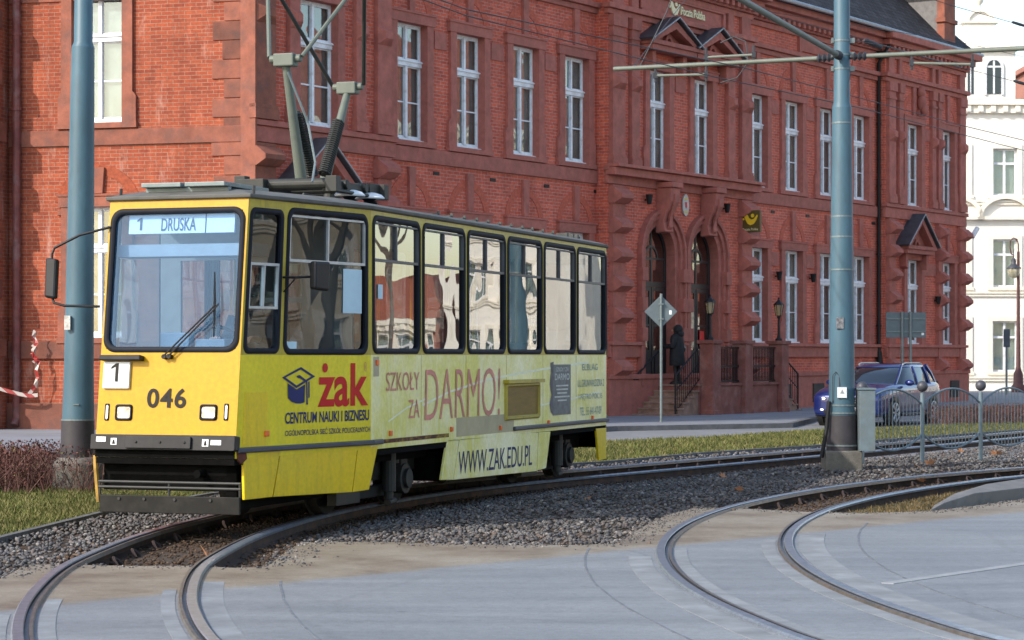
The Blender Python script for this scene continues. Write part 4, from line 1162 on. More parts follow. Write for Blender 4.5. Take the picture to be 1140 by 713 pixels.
def paint(name, base, fade, fade_amt, rough=0.38, streak=(0.22,0.16,0.05), st=0.5, scale=1.1):
    m,n,l=newmat(name)
    out=n.new('ShaderNodeOutputMaterial'); p=n.new('ShaderNodeBsdfPrincipled'); tc=n.new('ShaderNodeTexCoord')
    n1=N(n,'ShaderNodeTexNoise',i_Scale=scale,i_Detail=6.0,i_Roughness=0.6); l.new(tc.outputs['Object'],n1.inputs['Vector'])
    r1=ramp(n,[(0.38,(0,0,0)),(0.66,(fade_amt,)*3)]); l.new(n1.outputs['Fac'],r1.inputs[0])
    c=MIX(n,l,base,fade,r1.outputs[0])
    mp=n.new('ShaderNodeMapping'); mp.inputs['Scale'].default_value=(5,5,0.5); l.new(tc.outputs['Object'],mp.inputs[0])
    n2=N(n,'ShaderNodeTexNoise',i_Scale=2.0,i_Detail=7.0,i_Roughness=0.7); l.new(mp.outputs[0],n2.inputs['Vector'])
    r2=ramp(n,[(0.50,(0,0,0)),(0.80,(st,)*3)]); l.new(n2.outputs['Fac'],r2.inputs[0])
    c=MIX(n,l,c,streak,r2.outputs[0])
    n3=N(n,'ShaderNodeTexNoise',i_Scale=26.0,i_Detail=5.0); l.new(tc.outputs['Object'],n3.inputs['Vector'])
    r3=ramp(n,[(0.3,(0.9,0.9,0.9)),(0.7,(1.05,1.05,1.05))]); l.new(n3.outputs['Fac'],r3.inputs[0])
    c=MIX(n,l,c,r3.outputs[0],1.0,'MULTIPLY')
    l.new(c,p.inputs['Base Color']); p.inputs['Roughness'].default_value=rough; p.inputs['Coat Weight'].default_value=0.06; p.inputs['Specular IOR Level'].default_value=0.3; p.inputs['Coat Roughness'].default_value=0.12
    n4=N(n,'ShaderNodeTexNoise',i_Scale=1.7,i_Detail=2.0); l.new(tc.outputs['Object'],n4.inputs['Vector'])
    b=N(n,'ShaderNodeBump',i_Strength=0.25,i_Distance=0.03); l.new(n4.outputs['Fac'],b.inputs['Height']); l.new(b.outputs[0],p.inputs['Normal'])
    l.new(p.outputs[0],out.inputs[0]); return m
M_yel=paint('tram_yellow',(0.53,0.288,0.001),(0.47,0.255,0.002),0.7,streak=(0.36,0.21,0.015),st=0.35)
M_lime=paint('lime_advert_film',(0.70,0.565,0.006),(0.78,0.64,0.016),0.9,streak=(0.44,0.38,0.04),st=0.45)
M_pale=paint('faded_advert_film',(0.72,0.66,0.15),(0.95,0.88,0.56),1.0,streak=(0.86,0.82,0.62),st=0.95,scale=1.3)
M_dyel=paint('weathered_tram_yellow',(0.46,0.36,0.03),(0.36,0.28,0.05),0.9,streak=(0.12,0.09,0.04),st=0.7)
M_skirt=paint('skirt_yellow',(0.76,0.52,0.004),(0.68,0.51,0.02),0.9,streak=(0.26,0.19,0.05),st=0.5)
M_roofp=surf('roof_grey',(0.11,0.108,0.10),0.7,var=0.35,scale=4,dirt=(0.06,0.055,0.05),dirt_amt=0.8)
M_inner=surf('cab_lining',(0.36,0.38,0.40),0.7,var=0.1)
M_under=surf('underframe_black',(0.0035,0.0035,0.0035),0.95,var=0.5,scale=7,spec=0.1)
M_bogie=surf('bogie_grime',(0.012,0.011,0.010),0.85,var=0.5,scale=7,dirt=(0.03,0.024,0.018),dirt_amt=0.6,dscale=5)
M_dgrey=surf('damper_grey',(0.022,0.022,0.021),0.6,var=0.3)
M_alu=surf('window_bar',(0.42,0.44,0.46),0.4,metal=0.4,var=0.15)
M_sash=surf('dark_window_bar',(0.10,0.105,0.115),0.5,metal=0.3,var=0.2)
M_wsglass=glass('windscreen_glass',(0.62,0.78,0.95),0.02,1.0,0.02,film=(0.20,0.48,0.88),film_amt=0.13)  # blue film layer paints the reflected sky into the pane
M_sideglass=glass('tram_side_glass',(0.50,0.55,0.56),0.27,1.0,0.006,wav=0.07,wscale=1.6)
M_cabglass=glass('cab_side_glass',(0.26,0.31,0.34),0.03,0.8,0.006,wav=0.05,wscale=1.3)
M_blackpaint=surf('black_paint',(0.010,0.010,0.013),0.5,var=0.35,scale=6,dirt=(0.05,0.048,0.045),dirt_amt=0.35,dscale=4,spec=0.3)
M_plow=surf('plow_board',(0.008,0.0076,0.007),0.6,var=0.35,scale=5,dirt=(0.04,0.036,0.032),dirt_amt=0.6,dscale=3,spec=0.25)
M_rustm=surf('rust',(0.11,0.03,0.018),0.9,var=0.5,scale=14)
M_navy=surf('navy_film',(0.006,0.016,0.11),0.5,var=0.1,spec=0.25)
M_redfilm=surf('red_film',(0.52,0.006,0.010),0.5,var=0.08,spec=0.25)
M_fadered=surf('faded_red_film',(0.58,0.20,0.155),0.5,var=0.3,scale=5)
M_fadeblue=surf('faded_blue_film',(0.20,0.30,0.30),0.5,var=0.25,scale=6)
M_digit=surf('number_black',(0.018,0.016,0.014),0.6,var=0.2,spec=0.2)
M_whitep=surf('white_plate',(0.74,0.76,0.78),0.4,var=0.05)
M_board=surf('destination_board',(0.80,0.84,0.90),0.6,var=0.04)
M_slate_text=surf('destination_text',(0.03,0.055,0.10),0.6,var=0.05)
M_orange=surf('orange_lens',(0.75,0.12,0.01),0.3,var=0.1)
M_lamp=surf('headlamp_glass',(0.36,0.31,0.27),0.2,metal=0.6,var=0.6,scale=26)

def panel(mb,P,holes,zsplit=(),mi=lambda x,z:0,depth=0.045):
    xs=sorted({0.0,P.W}|{v for h in holes for v in h[:2]}); zs=sorted({P.z0,P.z1}|set(zsplit)|{v for h in holes for v in h[2:4]})
    for a,b in zip(xs,xs[1:]):
        for c,d in zip(zs,zs[1:]):
            cx,cz=(a+b)/2,(c+d)/2
            if any(h[0]<cx<h[1] and h[2]<cz<h[3] for h in holes): continue
            mb.add([P.pt(a,c),P.pt(b,c),P.pt(b,d),P.pt(a,d)],[(0,1,2,3)],mi(cx,cz))
            mb.add([P.pt(a,c,-depth),P.pt(b,c,-depth),P.pt(b,d,-depth),P.pt(a,d,-depth)],[(3,2,1,0)],4)
def rrect(x0,x1,z0,z1,r,n=6):
    o=[]
    for cx,cz,a in ((x1-r,z1-r,0),(x0+r,z1-r,90),(x0+r,z0+r,180),(x1-r,z0+r,270)):
        for k in range(n+1):
            t=rad(a+90*k/n); o.append((cx+r*math.cos(t),cz+r*math.sin(t)))
    return o
def ring(mb,P,x0,x1,z0,z1,r,w,off0=-0.05,off1=0.016,mi=0):
    O=rrect(x0,x1,z0,z1,r); I=rrect(x0+w,x1-w,z0+w,z1-w,max(r-w*0.6,0.02)); n=len(O)
    C=rrect(x0+w*.3,x1-w*.3,z0+w*.3,z1-w*.3,max(r-w*.2,0.03)); D=rrect(x0+w*.7,x1-w*.7,z0+w*.7,z1-w*.7,max(r-w*.45,0.02))
    rows=[[P.pt(x,z,off0) for x,z in O],[P.pt(x,z,off1*0.4) for x,z in O],[P.pt(x,z,off1) for x,z in C],[P.pt(x,z,off1) for x,z in D],[P.pt(x,z,off1*0.3) for x,z in I],[P.pt(x,z,off0) for x,z in I]]
    vs=[p for rw in rows for p in rw]; fs=[]
    for i in range(len(rows)-1):
        for k in range(n): fs.append((i*n+k,i*n+(k+1)%n,(i+1)*n+(k+1)%n,(i+1)*n+k))
    mb.add(vs,fs,mi)
def plate(mb,P,x0,x1,z0,z1,off0,off1,mi=0,r=0):
    pts=rrect(x0,x1,z0,z1,r) if r else [(x0,z0),(x1,z0),(x1,z1),(x0,z1)]
    mb.prism(pts,lambda p:P.pt(p[0],p[1],off0),lambda p:P.pt(p[0],p[1],off1),mi)
def bar(mb,P,x0,x1,z0,z1,off0=-0.03,off1=0.004): plate(mb,P,x0,x1,z0,z1,off0,off1)

WZ0,WZ1=1.585,2.935
pitch=2*HL/6
side_win=[(i*pitch+0.03,(i+1)*pitch-0.03,WZ0,WZ1) for i in range(6)]
_x=P_tap.inv(316.5,340)[0],P_tap.inv(409.5,340)[0],P_tap.inv(272.5,340)[0],P_tap.inv(312.5,340)[0]
tapB=(_x[0],_x[1],1.575,2.93); tapA=(max(_x[2],0.035),_x[3],1.585,2.90)
wsx0=P_front.inv(114.5,392)[0]; wsx1=P_front.inv(266,392)[0]; wsz0=P_front.inv(190,392.5)[1]; wsz1=P_front.inv(200,231.5)[1]
ws=(max(wsx0,0.02),min(wsx1,P_front.W-0.02),wsz0,wsz1)
ins=lambda h,d=0.03:(h[0]+d,h[1]-d,h[2]+d,h[3]-d)
body=MB()
panel(body,P_front,[ins(ws)],(0.74,),lambda x,z:0 if z>0.74 else 5)
panel(body,P_tap,[ins(tapA),ins(tapB)],(1.575,),lambda x,z:1 if z<1.575 else 3)
panel(body,P_side,[ins(h) for h in side_win],(1.575,),lambda x,z:2 if z<1.575 else 3)
panel(body,P_rtap,[(0.15,P_rtap.W-0.15,1.6,2.9)],(1.575,),lambda x,z:2 if z<1.575 else 3)
panel(body,P_rear,[(0.12,P_rear.W-0.12,1.6,2.85)],mi=lambda x,z:0)
panel(body,P_frtap,[(0.2,P_frtap.W-0.2,1.6,2.9)],mi=lambda x,z:3)
far_win=[(0.1,1.2,1.0,2.85),(1.5,2.7,1.6,2.9),(3.0,4.1,1.0,2.85),(4.4,5.6,1.6,2.9),(5.9,7.0,1.0,2.85),(7.2,8.0,1.6,2.9)]
panel(body,P_far,far_win,mi=lambda x,z:3)
panel(body,P_ftap,[(0.2,P_ftap.W-0.25,1.6,2.9)],mi=lambda x,z:3)
plan=lambda z,g=0.0:[(fu(z)+g,-FW-g),(fu(z)+g,FW+g),(HL,HW+g),(-HL,HW+g),(ru(z)-g,.60+g),(ru(z)-g,-.60-g),(-HL,-HW-g),(HL,-HW-g)]
bp=plan(Z0,-0.01); body.slab(bp,0.60,0.655,5)
bp=plan(0.8,-0.06); body.slab(bp,0.80,0.84,4)
bo=body.build('body',[M_yel,M_lime,M_pale,M_dyel,M_inner,M_under],tram,recalc=False)
# roof with gutter edge
r=MB()
rings_=[[(x,y,z) for x,y in plan(Z1,g)] for z,g in ((2.975,0.012),(2.985,0.03),(3.015,0.035),(3.02,0.0),(3.05,-0.10),(3.10,-0.35))]
r.loft(rings_); r.build('roof',M_roofp,tram,bevel=0.006)
cl=MB(); cl.add([(x,y,2.90) for x,y in plan(2.9,-0.06)],[tuple(range(8))]); cl.build('ceiling',M_inner,tram,recalc=False)

def tram_window(P,h,bars,gm,name='window',r=0.11,w=0.055,deep=0.02):
    m=MB(); ring(m,P,*h,r,w); o=m.build(name,M_rubber,tram,smooth=True)
    g_=MB(); g_.add([P.pt(x,z,-deep) for x,z in ((h[0]+w*.5,h[2]+w*.5),(h[1]-w*.5,h[2]+w*.5),(h[1]-w*.5,h[3]-w*.5),(h[0]+w*.5,h[3]-w*.5))],[(0,1,2,3)]); g_.build('pane',gm,o)
    if bars:
        b=MB()
        for q in bars: bar(b,P,*q)
        b.build('sash',M_alu if P is P_tap else M_sash,o)
    return o
for h in side_win:
    sp=2.50; xm=(h[0]+h[1])/2
    b=[(h[0]+.05,h[1]-.05,sp-0.013,sp+0.013),(xm-0.012,xm+0.012,sp+0.013,h[3]-0.08),(h[0]+.05,h[1]-.05,h[3]-0.085,h[3]-0.068),(h[0]+0.052,h[0]+0.068,sp+.013,h[3]-0.085),(h[1]-0.068,h[1]-0.052,sp+.013,h[3]-0.085)]
    tram_window(P_side,h,b,M_sideglass)
h=tapB; xm=(h[0]+h[1])/2
tram_window(P_tap,h,[(h[0]+.05,h[1]-.05,2.43,2.456),(xm-.012,xm+.012,2.456,h[3]-.085),(h[0]+.05,h[1]-.05,h[3]-.087,h[3]-.068),(h[0]+.052,h[0]+.07,2.456,h[3]-.087),(h[1]-.07,h[1]-.052,2.456,h[3]-.087)],M_cabglass)
h=tapA; xm=(h[0]+h[1])/2
tram_window(P_tap,h,[(h[0]+.05,h[1]-.05,2.38,2.405),(h[0]+.05,h[1]-.05,1.99,2.012),(xm-.01,xm+.01,2.012,2.38),(h[0]+.052,h[0]+.066,2.012,2.38),(h[1]-.066,h[1]-.052,2.012,2.38)],M_cabglass,r=0.08,w=0.05)
tram_window(P_front,ws,None,M_wsglass,'windscreen',r=0.12,w=0.05)
for P,h in ((P_rtap,(0.12,P_rtap.W-0.12,1.57,2.93)),(P_rear,(0.09,P_rear.W-0.09,1.57,2.88)),(P_frtap,(0.17,P_frtap.W-0.17,1.57,2.93)),(P_ftap,(0.17,P_ftap.W-0.22,1.57,2.93))):
    tram_window(P,h,None,M_sideglass)
for h in far_win: tram_window(P_far,(h[0]-.03,h[1]+.03,h[2]-.03,h[3]+.03),None,M_sideglass,'window' if h[2]>1.2 else 'door_glazing')

# rubbing strip, rust line, marker lamps, stickers
M_strip=surf('strip_rubber',(0.045,0.05,0.065),0.5,var=0.25)
for P_,u_,v_ in ((P_tap,0.02,P_tap.W),(P_side,0.0,0.26),(P_side,P_side.inv(571,482)[0],P_side.W),(P_rtap,0,P_rtap.W-.05)):
    m=MB(); plate(m,P_,u_,v_,0.705,0.755,0.0,0.035); m.build('rubbing_strip',M_strip,tram,bevel=0.012)
random.seed(4); m=MB(); x=0.3
while x<x+1 and x<2.15:
    plate(m,P_side,0.27,2.16,0.708,0.748,0.0,0.003); break
m.build('rust_patch',surf('rust_streaked_sill',(0.10,0.028,0.016),0.85,var=0.5,scale=14,dirt=(0.40,0.29,0.03),dirt_amt=0.95,dscale=7,stretch=(1,1,2.5)),tram)
for px,py,P in ((296,483,P_tap),(434,482.5,P_side),(502,478,P_side),(556.5,476.5,P_side),(610,470.5,P_side),(659,465,P_side),(419,404,P_side)):
    x,z=P.inv(px,py); m=MB(); plate(m,P,x-0.03,x+0.03,z-0.026,z+0.026,0,0.022); m.build('marker_lamp',M_orange,tram,bevel=0.006)
x,z=P_side.inv(419,409); m=MB(); plate(m,P_side,x-0.075,x+0.06,z-0.09,z+0.10,0,0.004); m.build('sticker',surf('beige_sticker',(0.42,0.36,0.24),0.6,var=0.1),tram)
m=MB(); xa,xb,za,zb=P_side.box(508,572,463,481); plate(m,P_side,xa,xb,0.70,zb,0,0.002); m.build('repair_panel',surf('beige_repair',(0.42,0.36,0.22),0.6,var=0.15,scale=3),tram); m=MB(); xa,xb,za,zb=P_tap.box(271,297,437,492); plate(m,P_tap,xa,xb,0.76,zb,0,0.003,0); m.build('repair_panel',M_skirt,tram)

# advert lettering
def decal(name,mat,P,items,off=0.006):
    m=MB()
    for it in items:
        s,pxl,pxr,pyt,pyb=it[:5]; kw=it[5] if len(it)>5 else {}
        x0,x1,z0,z1=P.box(pxl,pxr,pyt,pyb)
        text_on(m,s,x0,x1,z0,z1,lambda x,z:P.pt(x,z,off),**kw)
    return m.build(name,mat,tram,recalc=False)
decal('advert_name',M_redfilm,P_tap,[('zak',353.5,409.5,404.5,453,dict(bold=0.022))])
x0,x1,z0,z1=P_tap.box(358.5,364.5,404.5,415); m=MB()
m.add([P_tap.pt((x0+x1)/2+(x1-x0)/2*math.cos(a),(z0+z1)/2+(z1-z0)/2*math.sin(a),.006) for a in [2*math.pi*k/18 for k in range(18)]],[tuple(range(18))]); m.build('letter_dot',M_redfilm,tram,recalc=False)
m=MB(); m.prism([P_tap.inv(*p) for p in ((263,503.5),(273,502.5),(274,511),(268,517),(264,512))],lambda p:P_tap.pt(p[0],p[1],.012),lambda p:P_tap.pt(p[0],p[1],-.03)); m.build('rusty_corner',M_rustm,tram)
decal('advert_subtitle',M_navy,P_tap,[('CENTRUM NAUKI I BIZNESU',317,410.5,457.8,470.2,dict(bold=0.022)),('OG\u00d3LNOPOLSKA SIE\u0106 SZK\u00d3\u0141 POLICEALNYCH',317,411.5,475.3,483.3,dict(bold=0.008))])
x0,x1,z0,z1=P_tap.box(403.5,409,403.5,413.5); m=MB()
O=[((x0+x1)/2+.024*math.cos(a),(z0+z1)/2+.045*math.sin(a)) for a in [2*math.pi*k/20 for k in range(20)]]
I=[((x0+x1)/2+.019*math.cos(a),(z0+z1)/2+.039*math.sin(a)) for a in [2*math.pi*k/20 for k in range(20)]]
m.add([P_tap.pt(x,z,.006) for x,z in O+I],[(k,(k+1)%20,20+(k+1)%20,20+k) for k in range(20)])
text_on(m,'R',(x0+x1)/2-.01,(x0+x1)/2+.011,(z0+z1)/2-.02,(z0+z1)/2+.02,lambda x,z:P_tap.pt(x,z,.006)); m.build('registered_mark',M_fadered,tram,recalc=False)
# mortar-board mark
def cappt(u,v):                      # u,v in the pixels of the photographed mark
    return P_tap.inv(u,v)
m=MB()
def poly2(mb,P,pts,off=0.006): mb.add([P.pt(*P.inv(u,v),off) for u,v in pts],[tuple(range(len(pts)))])
def frame2(mb,P,o,i,off=0.006):
    n=len(o); mb.add([P.pt(*P.inv(u,v),off) for u,v in o+i],[(k,(k+1)%n,n+(k+1)%n,n+k) for k in range(n)])
frame2(m,P_tap,[(313.5,420.5),(334.5,408.8),(350.3,419.3),(329.5,432.5)],[(317.5,420.6),(334.4,411.6),(346,419.3),(329.7,429.4)])
poly2(m,P_tap,[(319.8,426.8),(329.8,433.8),(339.2,427.9),(338.7,448.2),(334,449.6),(329,449.4),(324,447.5),(320.1,443.5)])
poly2(m,P_tap,[(330,419.2),(333,417.6),(341.6,424.2),(342.2,449),(342.4,450.6),(339.9,450.6),(340.6,449),(340.2,426)])
poly2(m,P_tap,[(329.5,419.8),(331,418),(334,418.2),(334.5,420),(332,421.5)],0.0065)
poly2(m,P_tap,[(342.6,425.6),(344.2,424.6),(344.2,442.6),(342.8,443.6)])
m.build('advert_mark',M_navy,tram,recalc=False)
decal('faded_lettering',M_fadered,P_side,[('SZKO\u0141Y',429.5,466.5,414.5,435,dict(bold=-0.002)),('ZA',454.5,466.5,445,465.5,dict(bold=-0.002)),('DARMO!',472.5,556.5,410.5,465.5,dict(bold=-0.010,shear=0.06))])
decal('faded_address',M_fadeblue,P_side,[('ELBL\u0104G',648,665,405,414.5),('UL.GRUNWALDZKA 2',643,672,422.5,430.5,dict(bold=0.005)),('I PI\u0118TRO POK.15',644,670,438,446),('TEL. 55 641-47-09',645.5,669,453,462)])
m=MB(); x0,x1,z0,z1=P_side.box(615.5,635,406,462); plate(m,P_side,x0,x1,z0,z1,0,0.005); pn=m.build('advert_picture',surf('faded_picture',(0.10,0.115,0.13),0.5,var=0.5,scale=9),tram)
m=MB(); random.seed(9)
text_on(m,'DARMO',x0+.06,x1-.06,z1-.19,z1-.11,lambda x,z:P_side.pt(x,z,.007),bold=.01); text_on(m,'SZKO\u0141Y ZA',x0+.10,x1-.10,z1-.085,z1-.035,lambda x,z:P_side.pt(x,z,.007))
for k in range(5):
    z=z1-.25-k*.045; w=random.uniform(.5,.9)*(x1-x0); text_on(m,'lIiIlI-lilIilI',(x0+x1-w)/2,(x0+x1+w)/2,z-.022,z,lambda x,z:P_side.pt(x,z,.007)) if False else plate(m,P_side,(x0+x1-w)/2,(x0+x1+w)/2,z-.018,z,.005,.007)
m.build('picture_caption',surf('faded_caption',(0.5,0.52,0.5),0.5),pn,recalc=False)
# cooling vent with brown board
x0,x1,z0,z1=P_side.box(561.5,599.5,426,467); m=MB()
ring(m,P_side,x0,x1,z0,z1,0.012,0.05,-0.02,0.03); plate(m,P_side,x0-.04,x1+.04,z1-.005,z1+.035,0,0.07); v_=m.build('vent_frame',M_dyel,tram)
m=MB(); plate(m,P_side,x0+.03,x1-.03,z0+.03,z1-.03,-0.01,0.008); m.build('vent_board',surf('brown_board',(0.20,0.115,0.012),0.6,var=0.2,scale=3,stretch=(1,1,6)),v_)

# skirts
def skirt(P,pts,mat=None,off=0.0):
    m=MB(); m.prism([P.inv(*q) for q in pts],lambda p:P.pt(p[0],p[1],off),lambda p:P.pt(p[0],p[1],off-0.03)); return m.build('skirt_panel',mat or M_skirt,tram,bevel=0.006)
skirt(P_tap,[(271,499.5),(312.5,500.5),(303.5,553.5),(272.5,557)])
skirt(P_tap,[(313.5,500.5),(398,499.3),(392,548.2),(305,553.5)])
skirt(P_tap,[(399,499.2),(421,496.8),(411,545.5),(393.2,548.2)])
ww_=skirt(P_side,[(512.5,488.5),(599.5,481.8),(597.5,524.8),(505.5,534.5)],M_pale); skirt(P_side,[(498.5,489.5),(511.5,488.6),(504.8,534.5),(491.5,534.8)],M_pale); skirt(P_side,[(600.3,481.6),(613,480.6),(608,521.5),(598.3,524.4)],M_pale)
m=MB(); x0,x1,z0,z1=P_side.box(510.5,592,496.5,528.5)
zl=P_side.inv(510.5,528.3)[1]; zr=P_side.inv(592,518)[1]; tl=P_side.inv(510.5,503)[1]; tr_=P_side.inv(592,495.5)[1]
text_on(m,'WWW.ZAK.EDU.PL',0,1,0,1,lambda u,v:P_side.pt(x0+(x1-x0)*u,(zl+(zr-zl)*u)*(1-v)+(tl+(tr_-tl)*u)*v,0.004),bold=0.0,shear=0.08); m.build('web_lettering',M_navy,tram,recalc=False)
skirt(P_side,[(664,477.5),(675.2,476.5),(675,511),(667,513)],M_skirt); m=MB(); plate(m,P_rtap,0.0,P_rtap.W,0.2,0.66,-0.03,-0.001); m.build('skirt_panel',M_dyel,tram)

def one(mb,x0,x1,z0,z1,off):
    w=x1-x0; h=z1-z0; mb.add([P_front.pt(x,z,off) for x,z in ((x1-w*.42,z0),(x1,z0),(x1,z1),(x1-w*.34,z1),(x0,z1-h*.2),(x0,z1-h*.33),(x1-w*.42,z1-h*.2))],[tuple(range(7))])
# pale sweeping lines of the advert film and the tail of its picture
m=MB()
for pts,w in (([(520,545),(500,470),(0,0)][:0],1),([(470,452),(500,437),(540,424),(580,416),(620,409),(655,404)],1.6),([(432,470),(452,455),(475,444)],1.3),([(600,452),(630,446),(668,437)],1.2)):
    for a,b in zip(pts,pts[1:]):
        poly2(m,P_side,[(a[0],a[1]-w),(b[0],b[1]-w),(b[0],b[1]+w*.4),(a[0],a[1]+w*.4)],0.003)
m.build('advert_sweep',surf('pale_sweep',(0.80,0.80,0.62),0.5,var=0.1),tram,recalc=False)
m=MB(); poly2(m,P_side,[(612.5,404),(616,403),(616,463),(613,459),(611.5,450),(613.5,440),(611.8,428),(613,415)],0.0045); m.build('advert_sweep',surf('torn_dark_film',(0.09,0.085,0.11),0.6,var=0.5,scale=12),tram,recalc=False)
m=MB(); plate(m,P_far,0.0,3.0,0.25,0.66,-0.03,0.0); m.build('skirt_panel',M_under,tram); m=MB(); plate(m,P_far,3.0,8.1,0.25,0.66,-0.03,0.0); m.build('skirt_panel',M_under,tram); m=MB(); plate(m,P_frtap,0,P_frtap.W,0.25,0.66,-0.03,0.0); m.build('skirt_panel',M_under,tram); m=MB(); plate(m,P_rear,0.05,P_rear.W-.05,0.3,0.66,-0.05,-0.02); m.build('skirt_panel',M_under,tram)
for k_ in range(1,6):
    m=MB(); plate(m,P_side,k_*pitch-.004,k_*pitch+.004,.76,1.575,0,.002); m.build('panel_seam',M_dyel,tram)
# front: bumper, plow, lamps, numbers
m=MB(); xs0,xs1=-0.02,P_front.W+0.02
za=P_front.inv(190,502)[1]; zb=P_front.inv(190,485)[1]
plate(m,P_front,xs0,xs1,za,zb,-0.05,0.06,r=0.012); plate(m,P_front,xs0+0.36,xs1-0.42,za+.012,zb-.018,0.055,0.085,r=0.01)
for x in (0.45,0.69,0.93): m.cyl(P_front.pt(x,(za+zb)/2,0.085),P_front.pt(x,(za+zb)/2,0.095),0.012,8)
bu=m.build('bumper',M_blackpaint,tram,bevel=0.012)
m=MB()
for (a,b,t,bb,o) in ((111,121.5,487,492.5,0.064),(127,133.5,488.5,496,0.064),(228.5,235.5,490,498,0.064),(238,249.5,491,496.5,0.064)):
    x0,x1,z0,z1=P_front.box(a,b,t,bb); plate(m,P_front,x0,x1,z0,z1,o-.004,o)
m.build('sticker',M_whitep,bu)
m=MB()
for (a,b,t,bb) in ((128.6,132,490.2,495),(230.3,233.8,491.8,497)):
    x0,x1,z0,z1=P_front.box(a,b,t,bb); poly=[(x0,z0),(x1,z0),((x0+x1)/2+.006,z1),((x0+x1)/2-.006,z1)]; m.prism(poly,lambda p:P_front.pt(p[0],p[1],.064),lambda p:P_front.pt(p[0],p[1],.067))
m.build('sticker_mark',M_digit,bu)
m=MB(); m.box(4.6,6.1,-0.66,0.66,0.36,0.62); m.box(6.02,6.10,-0.60,0.60,0.44,0.50); m.cyl((6.05,0.33,0.52),(6.22,0.33,0.52),0.035,12); m.box(4.2,6.1,0.56,0.66,0.2,0.62); m.box(4.0,5.8,-0.66,0.66,0.42,0.6); m.box(-4.2,4.3,-0.85,0.85,0.5,0.6); m.box(-1.9,1.9,-0.8,0.95,0.24,0.55)
m.build('underframe',M_under,tram)
m=MB(); M_rustyel=surf('rusty_yellow',(0.30,0.17,0.02),0.7,var=0.4,scale=12)
m.tube([(6.12,-.74,0.66),(6.18,-.70,0.55),(6.2,-.66,0.25)],0.022,6)
m.build('bracket',M_rustyel,tram)
PP=Patch((6.34,-0.74,0.15),(6.34,0.74,0.15),(6.34,-0.74,0.5),(6.34,0.74,0.5))
m=MB(); x0,x1,_,_=PP.box(110.5,266.5,552,572); zb_=PP.inv(188,572)[1]; zt_=PP.inv(188,552.5)[1]
plate(m,PP,x0,x1,zb_,zt_,-0.03,0.0)
pw_=m.build('plow_board',M_plow,tram,bevel=0.006)
m=MB()
for py in (537.5,543.5):
    z=PP.inv(188,py)[1]; m.tube([PP.pt(x0-.01,z,-0.01),PP.pt(x1+.01,z,-0.01)],0.013,8)
zt2=PP.inv(188,536)[1]
for x in (x0,x1,(x0+x1)/2): m.tube([PP.pt(x,zt_,-.012),PP.pt(x,zt2,-.012)],0.012,8)
for x in (x0+.2,x0+.45,x0+.75,x0+1.1): m.cyl(PP.pt(x,zt_-.03,0),PP.pt(x,zt_-.03,.012),0.014,8)
m.build('guard_rail',M_dgrey,tram)
for (a,b) in ((128.5,147.5),(222.5,242)):
    x0,x1,z0,z1=P_front.box(a,b,450.5,468.5); m=MB(); ring(m,P_front,x0,x1,z0,z1,0.025,0.022,-0.03,0.02); o=m.build('headlight',M_rubber,tram)
    m=MB(); plate(m,P_front,x0+.012,x1-.012,z0+.012,z1-.012,-0.01,0.008,r=0.02); m.build('lens',M_lamp,o,bevel=0.004)
for (a,b) in ((116.8,121.8),(249.5,254.5)):
    x0,x1,z0,z1=P_front.box(a,b,449.5,468.5); m=MB(); ring(m,P_front,x0,x1,z0,z1,0.01,0.011,-0.02,0.012); o=m.build('indicator',M_rubber,tram)
    m=MB(); plate(m,P_front,x0+.008,x1-.008,z0+.008,z1-.008,-0.01,0.006); m.build('lens',M_whitep,o)
decal('fleet_number',M_digit,P_front,[('046',164,207.5,432.5,454.5,dict(bold=0.022,spacing=1.1))])
x0,x1,z0,z1=P_front.box(116.5,145.5,403.5,433); m=MB(); plate(m,P_front,x0,x1,z0,z1,0.0,0.03); rp=m.build('route_plate',M_whitep,tram,bevel=0.004)
m=MB(); one(m,x0+.08,x0+.155,z0+.06,z1-.012,.033); m.build('route_digit',M_digit,rp,recalc=False)
xa,xb,za,zb=P_front.box(115.5,161,396.5,402.5); m=MB(); plate(m,P_front,xa,xb,za,zb,0.0,0.09,r=0.012); m.build('lamp_hood',M_blackpaint,rp,bevel=0.01)
# destination roll behind the windscreen
x0,x1,z0,z1=P_front.box(140.5,258,234.5,258.5); m=MB(); plate(m,P_front,x0,x1,z0,z1,-0.09,-0.06); ds=m.build('destination_board',M_board,tram)
m=MB()
u0,u1,v0,v1=P_front.box(149.5,155,241.5,255.5); one(m,u0,u1,v0,v1,-.055)
for s,a,b,t,bb in (('DRUSKA',176.5,215,241.5,256),):
    u0,u1,v0,v1=P_front.box(a,b,t,bb); text_on(m,s,u0,u1,v0,v1,lambda x,z:P_front.pt(x,z,-.055),bold=0.006)
u0,u1,v0,v1=P_front.box(225.5,226.5,235,258); plate(m,P_front,u0,u1,v0,v1,-.06,-.055)
m.build('destination_text',M_slate_text,ds,recalc=False)
# wipers
m=MB(); q=lambda u,v,o:P_front.pt(*P_front.inv(u,v),o)
m.tube([q(184,398,.05),q(238,346,.06),q(243,340,.06)],0.008,6); m.tube([q(190,397.5,.05),q(241,347,.065),q(247,339.5,.065)],0.008,6)
m.cyl(q(185,398,-.02),q(185,398,.055),0.022,10); m.cyl(q(190.5,397.5,-.02),q(190.5,397.5,.055),0.022,10); m.tube([q(241.5,304,.045),q(242,340,.055),q(240.5,376,.045)],[0.006,0.013,0.006],6)
m.build('wiper',M_black,tram,smooth=True)
